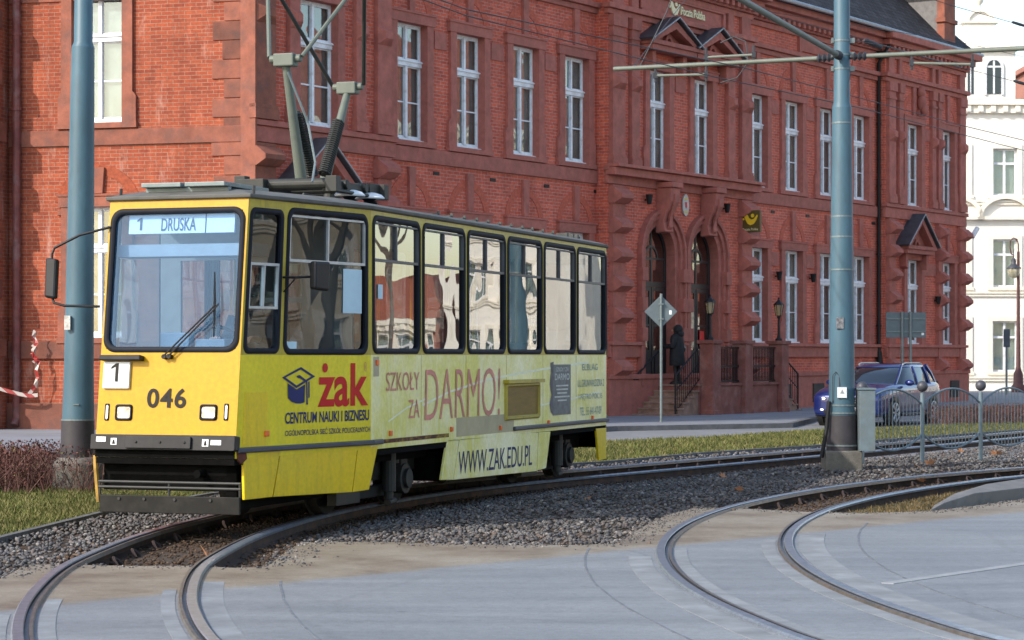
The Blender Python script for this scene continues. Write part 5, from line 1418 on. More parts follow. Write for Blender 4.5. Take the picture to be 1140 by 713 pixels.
# mirrors
m=MB(); m.tube([q(124,253.5,.02),q(95,264,.10),q(69.5,279,.14),q(66.5,286,.14),q(65.5,330,.14),q(69,340,.14),q(80,343,.13),q(113,342,.03)],0.012,8,)
mo=m.build('mirror_bracket',M_black,tram,smooth=True)
m=MB(); c=[P_front.inv(*p) for p in ((60.5,334.5),(72.5,336),(74.5,292),(62,290.5))]; m.prism(c,lambda p:P_front.pt(p[0],p[1],.12),lambda p:P_front.pt(p[0],p[1],.19)); m.build('mirror_housing',M_blackpaint,mo,bevel=0.02)
PT2=Patch(P_tap.A0+P_tap.n*.22,P_tap.B0+P_tap.n*.22,P_tap.A1+P_tap.n*.22,P_tap.B1+P_tap.n*.22)
q2=lambda u,v,o=0:PT2.pt(*PT2.inv(u,v),o)
m=MB(); m.tube([P_tap.pt(*P_tap.inv(314.5,309),.01),q2(335,309,-.06),q2(352,308,-.01)],0.011,8); m.tube([P_tap.pt(*P_tap.inv(315,325),.01),q2(334,311,-.06)],0.008,6); mo=m.build('mirror_bracket',M_black,tram)
m=MB(); m.prism([PT2.inv(u,v) for u,v in ((346,322),(362,324.5),(363.5,292),(346.5,291))],lambda p:PT2.pt(p[0],p[1],-.02),lambda p:PT2.pt(p[0],p[1],.05)); m.build('mirror_housing',M_blackpaint,mo,bevel=0.02)
# white notices behind the glass
for P,a,b,t,bb in ((P_tap,383,403.5,300,349),(P_side,422,427,317,333),(P_tap,320,331,380.5,388.5)):
    x0,x1,z0,z1=P.box(a,b,t,bb); m=MB(); plate(m,P,x0,x1,z0,z1,-.012,-.008); m.build('window_notice',surf('notice_paper',(0.46,0.62,0.72),0.6,var=0.05),tram)

# bogies
def bogie(u):
    b=MB()
    for y in (-0.62,0.66):
        b.box(u-1.25,u+1.25,y-.06,y+.06,0.36,0.50)
        b.yz([(y-.05,0.3),(y+.05,0.3),(y+.05,0.52),(y-.05,0.52)],u-0.2,u+0.2)
    b.box(u-.35,u+.35,-.7,.7,.40,.56)
    for d in (-.9,.9): b.cyl((u+d,-.55,.33),(u+d,.55,.33),.06,10)
    b.box(u-.75,u+.75,-.3,.3,.2,.45); b.box(u-.55,u+.62,.60,.70,.13,.24)
    bo=b.build('bogie',M_bogie,tram,bevel=0.01)
    for d in (-.9,.9):
        for s in (-1,1):
            w=MB(); y0=s*.47
            w.cyl((u+d,y0-.05,.33),(u+d,y0+.05,.33),.325,24); w.cyl((u+d,y0-s*.05,.33),(u+d,y0-s*.075,.33),.35,24); w.cyl((u+d,y0+s*.05,.33),(u+d,y0+s*.09,.33),.16,16)
            w.build('wheel',M_bogie,bo,bevel=0.008)
    w=MB()
    w.cyl((u-.02,.80,.18),(u-.02,.80,.66),.075,14); w.cyl((u-.02,.80,.10),(u-.02,.80,.22),.05,12); w.cyl((u-.36,.74,.30),(u-.36,.86,.30),.16,18); w.cyl((u-.36,.84,.30),(u-.36,.90,.30),.10,18); w.box(u-.45,u-.27,.72,.84,.40,.60); w.cyl((u-.22,.78,.46),(u-.22,.78,.66),.05,10); w.cyl((u+.02,.80,.07),(u-.16,.80,.08),.04,10)
    w.build('damper',M_dgrey,bo,bevel=0.006)
    w=MB(); w.box(u+.55,u+1.15,.62,.72,.10,.30); w.build('brake_box',M_dgrey,bo,bevel=0.006)
bogie(2.85); bogie(-2.85)

# roof equipment
m=MB(); m.box(4.9,5.85,-.42,-.02,3.10,3.14); m.box(4.9,5.85,.02,.42,3.10,3.14); m.box(5.1,5.16,-.42,.42,3.03,3.10); m.box(5.7,5.76,-.42,.42,3.03,3.10); m.build('roof_walkway',M_galv,tram,bevel=0.006)
m=MB()
for (px,P) in ((131,P_front),(279,P_front)):
    x=P.inv(px,226)[0]; m.tube([P.pt(x,3.0,-.05),P.pt(x,3.10,-.05)],0.014,6)
m.build('rain_hook',M_dgrey,tram)
M_panto=surf('pantograph_green_grey',(0.115,0.135,0.112),0.55,var=0.25,scale=5,dirt=(0.08,0.08,0.065),dirt_amt=0.7,dscale=5)
M_pdark=surf('pantograph_dark',(0.020,0.021,0.018),0.6,var=0.3,scale=6)
pc=2.9
b=MB()
for y in (-.42,.42): b.box(pc-.62,pc+.66,y-.045,y+.045,3.22,3.33)
for x in (pc-.62,pc+.66): b.cyl((x,-.52,3.29),(x,.52,3.29),.055,10); b.box(x-.06,x+.06,-.56,-.44,3.2,3.38); b.box(x-.06,x+.06,.44,.56,3.2,3.36)
for x in (pc+.28,pc-.22): b.cyl((x,-.5,3.30),(x,.5,3.30),.05,12)
for x in (pc-.55,pc+.58):
    for y in (-.42,.42): b.lathe([(.06,0),(.09,.02),(.06,.05),(.09,.07),(.06,.1),(.05,.14)],(x,y,3.05),12)
b.box(pc-.6,pc-.3,.2,.5,3.24,3.36); b.box(pc+.5,pc+.8,-.5,-.2,3.24,3.34); b.lathe([(.20,0),(.20,.10),(.16,.14),(.16,.2)],(pc-.05,.1,3.0),16); b.tube([(pc-.5,.5,3.22),(pc+.6,.5,3.22)],.02,8); b.tube([(pc+.45,.45,3.12),(pc+.95,.3,3.16)],.018,8)
po=b.build('pantograph',M_pdark,tram,bevel=0.01)
m=MB(); m.tube([(pc+.30,0,3.30),(3.60,0,4.50)],[.062,.040],12); m.tube([(pc-.22,0,3.30),(2.0,0,4.40)],[.058,.040],12); m.build('lower_arm',M_panto,po,smooth=True)
m=MB()
for (a0,a1) in (((pc+.10,.02,3.42),(3.36,.02,4.02)),((pc-.10,.07,3.44),(2.42,.07,4.02))):
    A=Vector(a0); B=Vector(a1); d=(B-A); L=d.length; d.normalize(); s_=d.cross(Vector((0,1,0))).normalized(); t_=Vector((0,1,0))
    pts=[]; turns=26
    for k in range(turns*8+1):
        a=2*math.pi*k/8; pts.append(A+d*(L*k/(turns*8))+(s_*math.cos(a)+t_*math.sin(a))*.062)
    m.tube(pts,.011,5); m.tube([A,B],.035,8)
m.build('spring',M_pdark,po)
m=MB()
for (kx,kz) in ((3.60,4.52),(2.0,4.42)):
    m=MB(); m.box(kx-.07,kx+.07,-.11,.11,kz-.06,kz+.07); m.cyl((kx,-.17,kz+.02),(kx,.17,kz+.02),.042,10)
    m.build('knee',M_panto,po,bevel=0.015)
m=MB(); HZ=5.42
m.tube([(3.60,-.18,4.56),(2.95,-.50,HZ)],.022,8); m.tube([(3.60,.18,4.56),(2.95,.55,HZ)],.022,8)
m.build('upper_arm',M_panto,po)
m=MB(); m.tube([(2.0,-.18,4.46),(2.80,-.50,HZ)],.022,8); m.tube([(2.0,.18,4.46),(2.80,.52,HZ)],.022,8); m.build('upper_arm',M_pdark,po)
m=MB(); m.tube([(2.88,-.85,HZ-.1),(2.88,-.6,HZ),(2.88,.6,HZ),(2.88,.85,HZ-.1)],.03,8); m.tube([(2.7,-.5,HZ+.02),(3.05,-.5,HZ+.02)],.02,6); m.tube([(2.7,.5,HZ+.02),(3.05,.5,HZ+.02)],.02,6)
for x in (2.7,3.05): m.tube([(x,-.8,HZ),(x,-.55,HZ+.08),(x,.55,HZ+.08),(x,.8,HZ)],.025,8)
m.build('contact_strip',M_pdark,po)
m=MB(); m.tube([(3.66,.05,4.40),(3.5,.2,3.9),(3.55,.3,3.5),(3.85,.4,3.28)],.012,6); m.build('pantograph_cord',M_galv,po)
for px,py in ((389,216),(411,219)):
    # white mushroom aerials on the roof
    y=.42 if px<400 else .46; u=min((k*.01 for k in range(0,500)),key=lambda u:abs(proj((u,y,3.14))[0]-px))
    m=MB(); m.lathe([(.04,0),(.09,.02),(.05,.04),(.09,.07),(.05,.09),(.08,.12)],(u,y,3.08),12); m.cyl((u,y,3.0),(u,y,3.1),.05,10); o=m.build('aerial_stem',M_rubber,tram)
    m=MB(); m.lathe([(.16,.0),(.165,.012),(.13,.045),(.07,.065),(.01,.072)],(u,y,3.195),20); m.build('aerial_cap',M_whitep,o,smooth=True)
M_resist=surf('resistor_grey',(0.045,0.05,0.046),0.65,var=0.35)
for (a,b) in ((1.3,-.1),(-.35,-1.75),(-2.0,-3.3),):
    m=MB(); m.tube([(a,.66,3.075),(b,.66,3.075)],.04,10); m.tube([(a,.45,3.08),(b,.45,3.08)],.04,10)
    x=a-.1
    while x>b:
        m.box(x-.02,x+.02,.40,.72,3.03,3.125); m.box(x-.045,x-.03,.70,.73,3.05,3.15); x-=.42
    m.build('roof_resistor',M_resist,tram)
for x in (-3.5,-3.75,-3.95): m=MB(); m.box(x-.03,x+.03,.6,.75,3.0,3.15); m.build('roof_bracket',M_resist,tram)

# inside: dash, wheel, partition, seats, grab poles
M_seat=surf('seat_shell',(0.15,0.20,0.30),0.6,var=0.1); M_polein=surf('yellow_pole',(0.65,0.42,0.02),0.4,var=0.05)
m=MB(); m.box(5.42,5.86,-.62,.62,.84,1.58); m.box(5.2,5.42,.15,.62,.84,1.50); m.box(5.45,5.7,.05,.35,1.58,1.72); m.box(5.5,5.62,-.35,-.05,1.58,1.78)
m.build('dashboard',surf('dash_grey',(0.16,0.20,0.24),0.6,var=0.2),tram,bevel=0.01)
w=MB(); w.tube([(5.30-.10*math.sin(a),.0+.30*math.cos(a),1.60+.24*math.sin(a)) for a in [2*math.pi*k/28 for k in range(28)]],.018,6,closed=True); w.build('steering_wheel',M_black,tram,smooth=True)
m=MB(); m.box(4.28,4.32,-.20,1.02,.84,1.72); m.box(4.28,4.32,.50,1.02,1.72,2.88); m.box(4.28,4.32,-.20,-.08,1.72,2.88); m.box(4.28,4.32,-.08,.5,2.45,2.88); m.box(4.28,4.32,-.08,.5,2.08,2.13); m.box(4.28,4.32,-1.02,-.20,2.5,2.88); m.box(4.28,4.32,-1.02,-.80,.84,2.5); m.box(5.5,5.85,-.7,.7,2.47,2.58); m.build('cab_partition',M_inner,tram)
m=MB(); m.box(4.62,5.02,.05,.5,.84,1.32); m.box(4.58,4.68,.05,.5,1.32,1.95); m.build('driver_seat',M_black,tram,bevel=0.03)
for i,x in enumerate((3.2,2.2,1.2,.2,-.8,-1.8,-2.8,-3.6)):
    m=MB(); m.box(x-.2,x+.2,.5,.95,1.18,1.24); m.box(x-.24,x-.18,.5,.95,1.22,1.72); m.box(x-.05,x+.05,.65,.8,.84,1.18); m.build('passenger_seat',M_seat,tram,bevel=0.02)
m=MB()
for x,y in ((3.6,-.55),(2.0,.35),(.6,.35),(-1.0,.35),(-2.6,.35),(1.6,-.6),(-1.4,-.6)): m.cyl((x,y,.84),(x,y,2.9),.018,8)
m.build('grab_pole',M_polein,tram)
# ------------------------------------------------------------------ entrance steps and platform along the post office front
st=empty('entrance_stairs',(AX,AY,0),FROT,'sandstone platform with steps at both ends, square pillars and black railings before the arched doors','stairs')
M_step=surf('worn_step',(0.24,0.145,0.11),0.85,var=0.35,scale=4,bump=0.2,dirt=(0.24,0.19,0.17),dirt_amt=0.5)
M_pillar=surf('pillar_stone',(0.185,0.062,0.050),0.85,var=0.28,scale=3,bump=0.2,dirt=(0.32,0.22,0.2),dirt_amt=0.4,dscale=2.5)
m=MB(); m.box(16.3,20.9,-1.72,-0.36,-0.1,0.755); m.build('platform',M_pillar,st,bevel=0.01)
m=MB()
for k in range(5):
    z1=0.755-0.151*(k+1)
    m.box(16.3-0.27*(k+1),16.3-0.27*k,-1.70,-0.37,-0.1,z1); m.box(16.3-0.27*(k+1)-0.03,16.3-0.27*k,-1.74,-0.365,z1+0.001,z1+0.045)
m.box(16.27,16.6,-1.74,-0.365,0.757,0.80); m.build('step',M_step,st,bevel=0.006)
m=MB()
for k in range(5):
    z1=0.755-0.151*(k+1); m.box(20.9+0.27*k,20.9+0.27*(k+1),-1.70,-0.37,-0.1,z1); m.box(20.9+0.27*k,20.9+0.27*(k+1)+0.03,-1.74,-0.365,z1+0.001,z1+0.045)
m.build('step',M_step,st,bevel=0.006)
PIL=(16.62,18.43,20.56)
for t in PIL:
    m=MB(); m.box(t-.21,t+.21,-2.08,-1.66,-0.1,1.88); m.box(t-.26,t+.26,-2.13,-1.61,1.882,1.98); m.box(t-.23,t+.23,-2.10,-1.64,-0.1,0.12); m.build('pillar',M_pillar,st,bevel=0.012)
def lattice(mb,x0,x1,y,z0,z1):
    mb.box(x0,x1,y-.02,y+.02,z1-.04,z1); mb.box(x0,x1,y-.02,y+.02,z0,z0+.04); zm=z0+(z1-z0)*.42; mb.box(x0,x1,y-.018,y+.018,zm,zm+.05)
    n=int((x1-x0)/.085)
    for i in range(1,n):
        x=x0+(x1-x0)*i/n; mb.box(x-.010,x+.010,y-.010,y+.010,z0+.03,z1-.03)
for a,b in ((PIL[0]+.22,PIL[1]-.22),(PIL[1]+.22,PIL[2]-.22)):
    m=MB(); lattice(m,a,b,-1.86,0.86,1.80); m.build('railing',M_black,st)
    m=MB(); m.box(a,b,-1.95,-1.73,-0.1,0.76); m.box(a,b,-2.0,-1.70,0.762,0.83); m.build('parapet',M_pillar,st,bevel=0.01)
def stair_rail(x0,x1,y,zt0,zt1,zb0,zb1):
    m=MB(); m.tube([(x0,y,zt0),(x1,y,zt1)],.025,8); m.tube([(x0,y,zt0-.42),(x1,y,zt1-.42)],.016,6); m.tube([(x0,y,zb0+.1),(x1,y,zb1+.1)],.016,6)
    m.tube([(x1,y,zt1),(x1,y,zb1-.05)],.028,8)
    for i in range(12):
        f=i/12; x=x0+(x1-x0)*f; m.tube([(x,y,zt0+(zt1-zt0)*f),(x,y,zb0+(zb1-zb0)*f+.1)],.009,5)
    return m
stair_rail(16.42,15.15,-1.66,1.80,1.05,0.85,0.0).build('stair_railing',M_black,st)
stair_rail(20.76,22.15,-1.66,1.80,1.05,0.85,0.0).build('stair_railing',M_black,st)
m=MB(); m.tube([(15.2,-0.50,0.95),(14.95,-0.50,0.95),(16.4,-0.50,1.75)],.03,8); m.tube([(15.0,-0.5,0.95),(15.0,-0.36,0.95)],.02,6); m.build('wall_handrail',M_black,st)
m=MB(); m.box(21.15,21.9,-1.45,-1.42,0.42,1.32); m.build('red_banner',M_redplate,st,bevel=0.005)
# lanterns on the end pillars
M_lampglass=glass('lantern_glass',(0.75,0.66,0.42),0.1,0.8,film=(0.5,0.42,0.25),film_amt=0.4)
for t,lb in ((PIL[0],'black post lantern on the pillar in front of the arched doors, nearest the standing person'),(PIL[2],'black post lantern on the pillar farthest from the standing person')):
    q=(AX+Dx*t+NX*1.87,AY+Dy*t+NY*1.87,1.98); o=empty('lantern',q,FROT,lb,'lantern','lanterns on the entrance pillars')
    m=MB(); m.lathe([(.10,0),(.10,.05),(.05,.09),(.035,.2),(.03,.62),(.05,.64),(.05,.67),(.03,.68)],(0,0,0),14); m.build('post',M_black,o,smooth=True)
    m=MB()
    m.lathe([(.07,.68),(.09,.70)],(0,0,0),6); m.lathe([(.155,1.0),(.14,1.03),(.05,1.11),(.02,1.16),(.03,1.19),(.005,1.22)],(0,0,0),6)
    for k in range(6):
        a=2*math.pi*k/6; m.tube([(.085*math.cos(a),.085*math.sin(a),.70),(.135*math.cos(a),.135*math.sin(a),1.01)],.008,5)
    m.build('lamp_cage',M_black,o)
    m=MB(); m.lathe([(.078,.705),(.125,1.0)],(0,0,0),6); m.build('lamp_glass',M_lampglass,o)

# ------------------------------------------------------------------ people
M_skin=surf('skin',(0.50,0.28,0.20),0.55,var=0.06); M_darkcoat=surf('black_coat',(0.010,0.010,0.013),0.85,var=0.4,scale=12,bump=0.4,bscale=25); M_tights=surf('black_tights',(0.012,0.011,0.012),0.7); M_hairb=surf('brown_hair',(0.10,0.055,0.03),0.6,var=0.35,scale=20); M_leather=surf('black_leather',(0.012,0.012,0.014),0.35)
M_blueshirt=surf('pale_shirt',(0.42,0.48,0.55),0.8,var=0.12); M_darkjacket=surf('dark_jacket',(0.03,0.035,0.05),0.8,var=0.2); M_greyhair=surf('grey_hair',(0.22,0.20,0.18),0.7,var=0.2)
def skin_body(name, J, E_, mats, parent, face_fn=None):
    """J: dict joint -> (x,y,z,r); E_: list of joint pairs; grown into one continuous surface"""
    names=list(J); me=bpy.data.meshes.new(name)
    me.from_pydata([J[k][:3] for k in names],[(names.index(a),names.index(b)) for a,b in E_],[])
    o=bpy.data.objects.new(name,me); COL.objects.link(o); o.parent=parent
    s=o.modifiers.new('skin','SKIN'); 
    for i,k in enumerate(names):
        me.skin_vertices[0].data[i].radius=(J[k][3],J[k][3]*(J[k][4] if len(J[k])>4 else 1)); me.skin_vertices[0].data[i].use_root=(k=='pelvis')
    s.use_smooth_shade=True
    u=o.modifiers.new('subdivision','SUBSURF'); u.levels=1; u.render_levels=1
    for m in mats: me.materials.append(m)
    return o
def hand(J,E_,side,wrist,d,up,curl=0.5):
    """palm, four fingers and a thumb grown from the wrist along direction d"""
    w=Vector(wrist); d=Vector(d).normalized(); u=Vector(up); u=(u-d*u.dot(d)).normalized(); s=d.cross(u)*side
    p=w+d*.075; J['palm'+str(side)]=(*p,.026); E_.append(('wrist'+str(side),'palm'+str(side)))
    for i,(off,L) in enumerate(((-.03,.07),(-.01,.08),(.011,.075),(.03,.06))):
        a=p+d*.03+s*off; b=a+d*L*.55-u*L*curl*.4; c=b+d*L*.25-u*L*curl*.6
        for nm,q in (('a',a),('b',b),('c',c)): J[f'f{i}{nm}{side}']=(*q,.0095 if nm!='c' else .008)
        E_ += [('palm'+str(side),f'f{i}a{side}'),(f'f{i}a{side}',f'f{i}b{side}'),(f'f{i}b{side}',f'f{i}c{side}')]
    a=p-d*.02-s*.035; b=a+d*.045-s*.025
    J[f'ta{side}']=(*a,.011); J[f'tb{side}']=(*b,.009); E_ += [('palm'+str(side),f'ta{side}'),(f'ta{side}',f'tb{side}')]
def head_parts(parent, c, fwd_y, hair_mat, glasses=False, hair='short'):
    """c: centre of the head (y forward)"""
    x,y,z=c
    m=MB(); m.ell((x,y+.098,z-.015),(.017,.026,.028),10,6); 
    for s in (-1,1): m.ell((x+s*.082,y-.005,z-.01),(.014,.028,.036),10,6)
    m.build('nose_and_ears',M_skin,parent,smooth=True)
    m=MB(); m.box(x-.028,x+.028,y+.090,y+.097,z-.062,z-.052); m.build('mouth',surf('lips',(0.30,0.09,0.08),0.5),parent,bevel=0.003)
    if glasses:
        m=MB()
        for s in (-1,1): m.ell((x+s*.036,y+.088,z+.022),(.030,.016,.022),12,6)
        m.box(x-.012,x+.012,y+.094,y+.102,z+.022,z+.03)
        for s in (-1,1): m.tube([(x+s*.066,y+.085,z+.026),(x+s*.088,y+.0,z+.022)],.004,5)
        m.build('sunglasses',M_leather,parent,smooth=True)
    else:
        m=MB()
        for s in (-1,1): m.ell((x+s*.033,y+.080,z+.018),(.014,.012,.009),10,6)
        m.build('eyes',surf('eye_dark',(0.05,0.035,0.03),0.3),parent,smooth=True)
    m=MB(); m.ell((x,y-.018,z+.045),(.092,.098,.085),16,9)
    if hair=='bob': m.ell((x,y-.045,z-.03),(.094,.075,.12),16,9)
    m.build('hair',hair_mat,parent,smooth=True)
# woman on the landing, seen from behind
wt=16.58; wn=0.88
wm=empty('person',(AX+Dx*wt+NX*wn,AY+Dy*wt+NY*wn,0.80),FROT+rad(10),'person in a black hooded coat with shoulder bag standing at the first arched door','person')
J={'pelvis':(0,0,.86,.125),'waist':(0,0,1.0,.115),'chest':(0,.01,1.17,.13),'neck':(0,.01,1.34,.05),'chin':(0,.03,1.39,.06),'head':(0,.03,1.46,.085),'crown':(0,.02,1.53,.06)}
E_=[('pelvis','waist'),('waist','chest'),('chest','neck'),('neck','chin'),('chin','head'),('head','crown')]
for s in (-1,1):
    J[f'hip{s}']=(s*.085,0,.80,.085); J[f'knee{s}']=(s*(.10 if s<0 else .085),.02 if s<0 else -.01,.44,.055); J[f'ankle{s}']=(s*(.13 if s<0 else .10),-.02,.08,.038); J[f'toe{s}']=(s*(.14 if s<0 else .11),.13,.03,.032)
    J[f'shoulder{s}']=(s*.165,.0,1.27,.062); J[f'elbow{s}']=(s*.225,.02,1.02,.046)
    E_ += [('pelvis',f'hip{s}'),(f'hip{s}',f'knee{s}'),(f'knee{s}',f'ankle{s}'),(f'ankle{s}',f'toe{s}'),('chest',f'shoulder{s}'),(f'shoulder{s}',f'elbow{s}'),(f'elbow{s}',f'wrist{s}')]
J['wrist-1']=(-.16,.20,.99,.028); J['wrist1']=(.15,.21,1.05,.028)
hand(J,E_,-1,J['wrist-1'][:3],(.4,.9,.1),(0,0,1)); hand(J,E_,1,J['wrist1'][:3],(-.5,.8,.1),(0,0,1))
body_o=skin_body('body',J,E_,[M_tights],wm)
head_parts(wm,(0,.03,1.455),1,M_hairb,hair='bob')
def oval(cx,cy,z,a,b,n=18): return [(cx+a*math.cos(2*math.pi*k/n),cy+b*math.sin(2*math.pi*k/n),z) for k in range(n)]
m=MB(); m.loft([oval(0,-.005,.50,.215,.175),oval(0,-.01,.56,.222,.18),oval(0,0,.85,.20,.165),oval(0,0,1.02,.178,.145),oval(0,0,1.2,.20,.15),oval(0,0,1.28,.185,.135),oval(0,.0,1.34,.10,.09),oval(0,.005,1.36,.08,.08)])
for s in (-1,1): m.tube([(s*.155,0,1.285),(s*.215,.0,1.15),(s*.24,.02,1.01),(J[f'wrist{s}'][0]+s*.0,J[f'wrist{s}'][1]-.02,J[f'wrist{s}'][2])],[.075,.072,.062,.045],12)
m.build('coat',M_darkcoat,wm,smooth=True).scale=(1.22,1.15,1.0)
m=MB(); m.ell((0,-.035,1.45),(.125,.115,.135),18,10); m.ell((0,-.11,1.33),(.13,.07,.09),16,8); m.build('hood',M_darkcoat,wm,smooth=True).scale=(1.1,1.1,1.01)
m=MB(); m.ell((.06,-.01,1.545),(.085,.08,.045),14,7); m.ell((.10,.05,1.47),(.05,.06,.11),12,7); m.build('loose_hair',surf('fair_hair',(0.24,0.17,0.10),0.7,var=0.3,scale=20),wm,smooth=True)
m=MB(); m.prism([(-.12,0),(.12,0),(.14,.10),(.11,.2),(-.11,.2),(-.14,.10)],lambda p:(.25,p[0],p[1]+.86),lambda p:(.34,p[0],p[1]+.86)); m.build('shoulder_bag',M_leather,wm,bevel=0.02)
m=MB(); m.tube([(.29,-.1,1.05),(.22,-.06,1.3),(.12,-.02,1.37),(.10,.06,1.30),(.27,.1,1.05)],.012,6); m.build('bag_strap',M_leather,wm)
m=MB(); m.box(.335,.345,-.05,.05,1.02,1.08); m.build('bag_clasp',M_alu,wm)
m=MB()
for s in (-1,1):
    a=J[f'ankle{s}']; m.loft([oval(a[0],a[1]+.05,0.0,.045,.13,12),oval(a[0],a[1]+.05,.05,.045,.12,12),oval(a[0],a[1],.11,.045,.06,12),oval(a[0],a[1],.26,.05,.055,12)])
m.build('boots',M_leather,wm,smooth=True)
# driver, seated
def seated(name_pos, label, shirt, hairm, glasses, hands_fwd, rot, hair='short'):
    p=TM @ Vector(name_pos)
    o=empty('person',tuple(p),TROT-rad(90)+rot,label,'person')
    J={'pelvis':(0,0,.10,.13),'waist':(0,0,.25,.12),'chest':(0,.02,.46,.14),'neck':(0,.03,.62,.052),'chin':(0,.06,.67,.062),'head':(0,.06,.745,.09),'crown':(0,.05,.81,.06)}
    E_=[('pelvis','waist'),('waist','chest'),('chest','neck'),('neck','chin'),('chin','head'),('head','crown')]
    for s in (-1,1):
        J[f'hip{s}']=(s*.10,.08,.08,.085); J[f'knee{s}']=(s*.13,.45,.09,.06); J[f'ankle{s}']=(s*.13,.50,-.33,.042); J[f'toe{s}']=(s*.13,.64,-.37,.034)
        J[f'shoulder{s}']=(s*.19,.02,.56,.065); J[f'elbow{s}']=(s*.25,.12 if hands_fwd else .05,.31,.048)
        J[f'wrist{s}']=(s*.2,.40 if hands_fwd else .28,.36 if hands_fwd else .2,.03)
        E_ += [('pelvis',f'hip{s}'),(f'hip{s}',f'knee{s}'),(f'knee{s}',f'ankle{s}'),(f'ankle{s}',f'toe{s}'),('chest',f'shoulder{s}'),(f'shoulder{s}',f'elbow{s}'),(f'elbow{s}',f'wrist{s}')]
        hand(J,E_,s,J[f'wrist{s}'][:3],(-s*.2,1,.1),(0,0,1),.8)
    skin_body('body',J,E_,[M_skin],o)
    head_parts(o,(0,.06,.745),1,hairm,glasses,hair)
    m=MB(); m.loft([oval(0,0,.0,.19,.16),oval(0,0,.25,.185,.15),oval(0,.02,.46,.215,.155),oval(0,.02,.565,.19,.125),oval(0,.03,.615,.085,.08),oval(0,.03,.635,.07,.07)])
    for s in (-1,1): m.tube([J[f'shoulder{s}'][:3],J[f'elbow{s}'][:3],tuple(Vector(J[f'elbow{s}'][:3]).lerp(Vector(J[f'wrist{s}'][:3]),.9))],[.078,.062,.042],12)
    m.build('jacket',shirt,o,smooth=True)
    m=MB()
    for s in (-1,1): m.tube([J[f'hip{s}'][:3],J[f'knee{s}'][:3],J[f'ankle{s}'][:3]],[.10,.075,.055],12)
    m.build('trousers',M_darkjacket,o,smooth=True)
    m=MB()
    for s in (-1,1): m.ell((s*.13,.57,-.36),(.045,.13,.045),12,7)
    m.build('shoes',M_leather,o,smooth=True)
    return o
seated((4.95,.30,1.36),'person in dark jacket and sunglasses driving at the front of the tram',M_darkjacket,M_greyhair,True,True,0)
seated((-2.75,.66,1.30),'person in a pale jacket sitting by the last side window of the tram',M_blueshirt,M_hairb,False,False,rad(-35),'bob')

# ------------------------------------------------------------------ tram poles
def ring_strap(mb,x,y,z,r,h=.05): mb.cyl((x,y,z),(x,y,z+h),r,20)
lp=empty('tram_pole',(-5.27,27.26,-0.05),0,'blue grey steel pole with black foot standing in the dark red hedge','pole')
m=MB(); m.tube([(0,0,.55),(.012,0,1.5),(.062,0,5.30),(.064,0,5.36)],[.198,.178,.139,.137],28); m.tube([(.064,0,5.36),(.066,0,5.42),(.11,0,9.5)],[.137,.113,.10],28); m.build('shaft',M_steelblue,lp,smooth=True)
m=MB(); m.tube([(-.004,0,.30),(0,0,.83)],[.206,.199],28); m.build('foot_band',M_band,lp,smooth=True)
m=MB(); m.cyl((0,0,.832),(0,0,.85),.201,28); m.build('strap',M_galv,lp)
m=MB(); m.lathe([(.30,-.2),(.30,.30),(.26,.38),(.205,.39)],(0,0,0),26); m.build('concrete_base',M_concrete,lp,bevel=0.01)
m=MB(); m.box(-.125,-.055,-.205,-.16,1.93,2.10); m.build('torn_sticker',surf('torn_sticker',(0.55,0.53,0.5),0.7,var=0.5,scale=18),lp)
m=MB(); m.box(-.02,.05,-.198,-.17,1.02,1.035); m.build('latch',M_galv,lp)

RPX,RPY=4.70,32.0
rp=empty('tram_pole',(RPX,RPY,-0.08),0,'tall blue grey pole on a square concrete block carrying the overhead arms','pole')
m=MB(); m.tube([(0,0,.30),(0,0,2.6),(0,0,5.12),(0,0,5.18)],[.195,.168,.139,.137],28); m.tube([(0,0,5.18),(0,0,5.26),(0,0,10.0)],[.137,.118,.105],28); m.build('shaft',M_steelblue,rp,smooth=True)
m=MB(); m.tube([(0,0,.28),(0,0,.80)],[.222,.206],28); m.build('foot_band',M_band,rp,smooth=True)
m=MB(); m.box(-.26,.26,-.26,.26,-.2,.30); m.build('concrete_base',M_concrete,rp,bevel=0.02)
m=MB()
for z,r in ((.82,.200),(.93,.196),(2.86,.172),(3.33,.163),(3.62,.158),(4.95,.146),(5.72,.121),(5.92,.122),(6.12,.122),(.36,.23)): ring_strap(m,0,0,z,r,.022)
for z in (5.72,5.92,6.12): 
    for s in (-1,1): m.box(s*.12-.03 if s<0 else .10,s*.12 if s<0 else .18,-.04,.04,z-.02,z+.05)
m.build('strap',M_galv,rp)
m=MB(); m.box(-.10,.00,-.185,-.15,2.03,2.19); m.build('dark_sticker',surf('graffiti_sticker',(0.16,0.16,0.17),0.6,var=0.8,scale=22),rp)
m=MB(); m.box(-.09,.04,-.206,-.17,1.05,1.20); s_=m.build('warning_plate',M_whitep,rp)
m=MB(); m.xz([(-.055,1.11),(.005,1.11),(-.025,1.17)],-.2085,-.2055); m.build('warning_triangle',surf('faded_grey_mark',(0.30,0.31,0.32),0.6),s_)
m=MB(); m.tube([(-.13,-.11,1.02),(-.15,-.14,.98),(-.15,-.15,1.36),(-.11,-.16,1.42),(-.06,-.165,1.36),(-.06,-.19,1.2)],.006,5); m.build('access_hatch',M_band,rp)
m=MB(); m.box(.21,.43,-.30,.12,.30,1.16); m.box(.195,.445,-.315,.135,1.162,1.19); m.box(.427,.436,-.24,.06,.42,1.05); m.build('control_cabinet',surf('cabinet_grey',(0.13,0.17,0.19),0.55,var=0.15,dirt=(0.13,0.12,0.1),dirt_amt=0.5,dscale=4),rp,bevel=0.01)
m=MB(); m.tube([(-.20,-.12,1.0),(-.24,-.14,.6),(-.31,-.16,.2)],.03,8); m.build('conduit',M_black,rp)
AZ=5.90
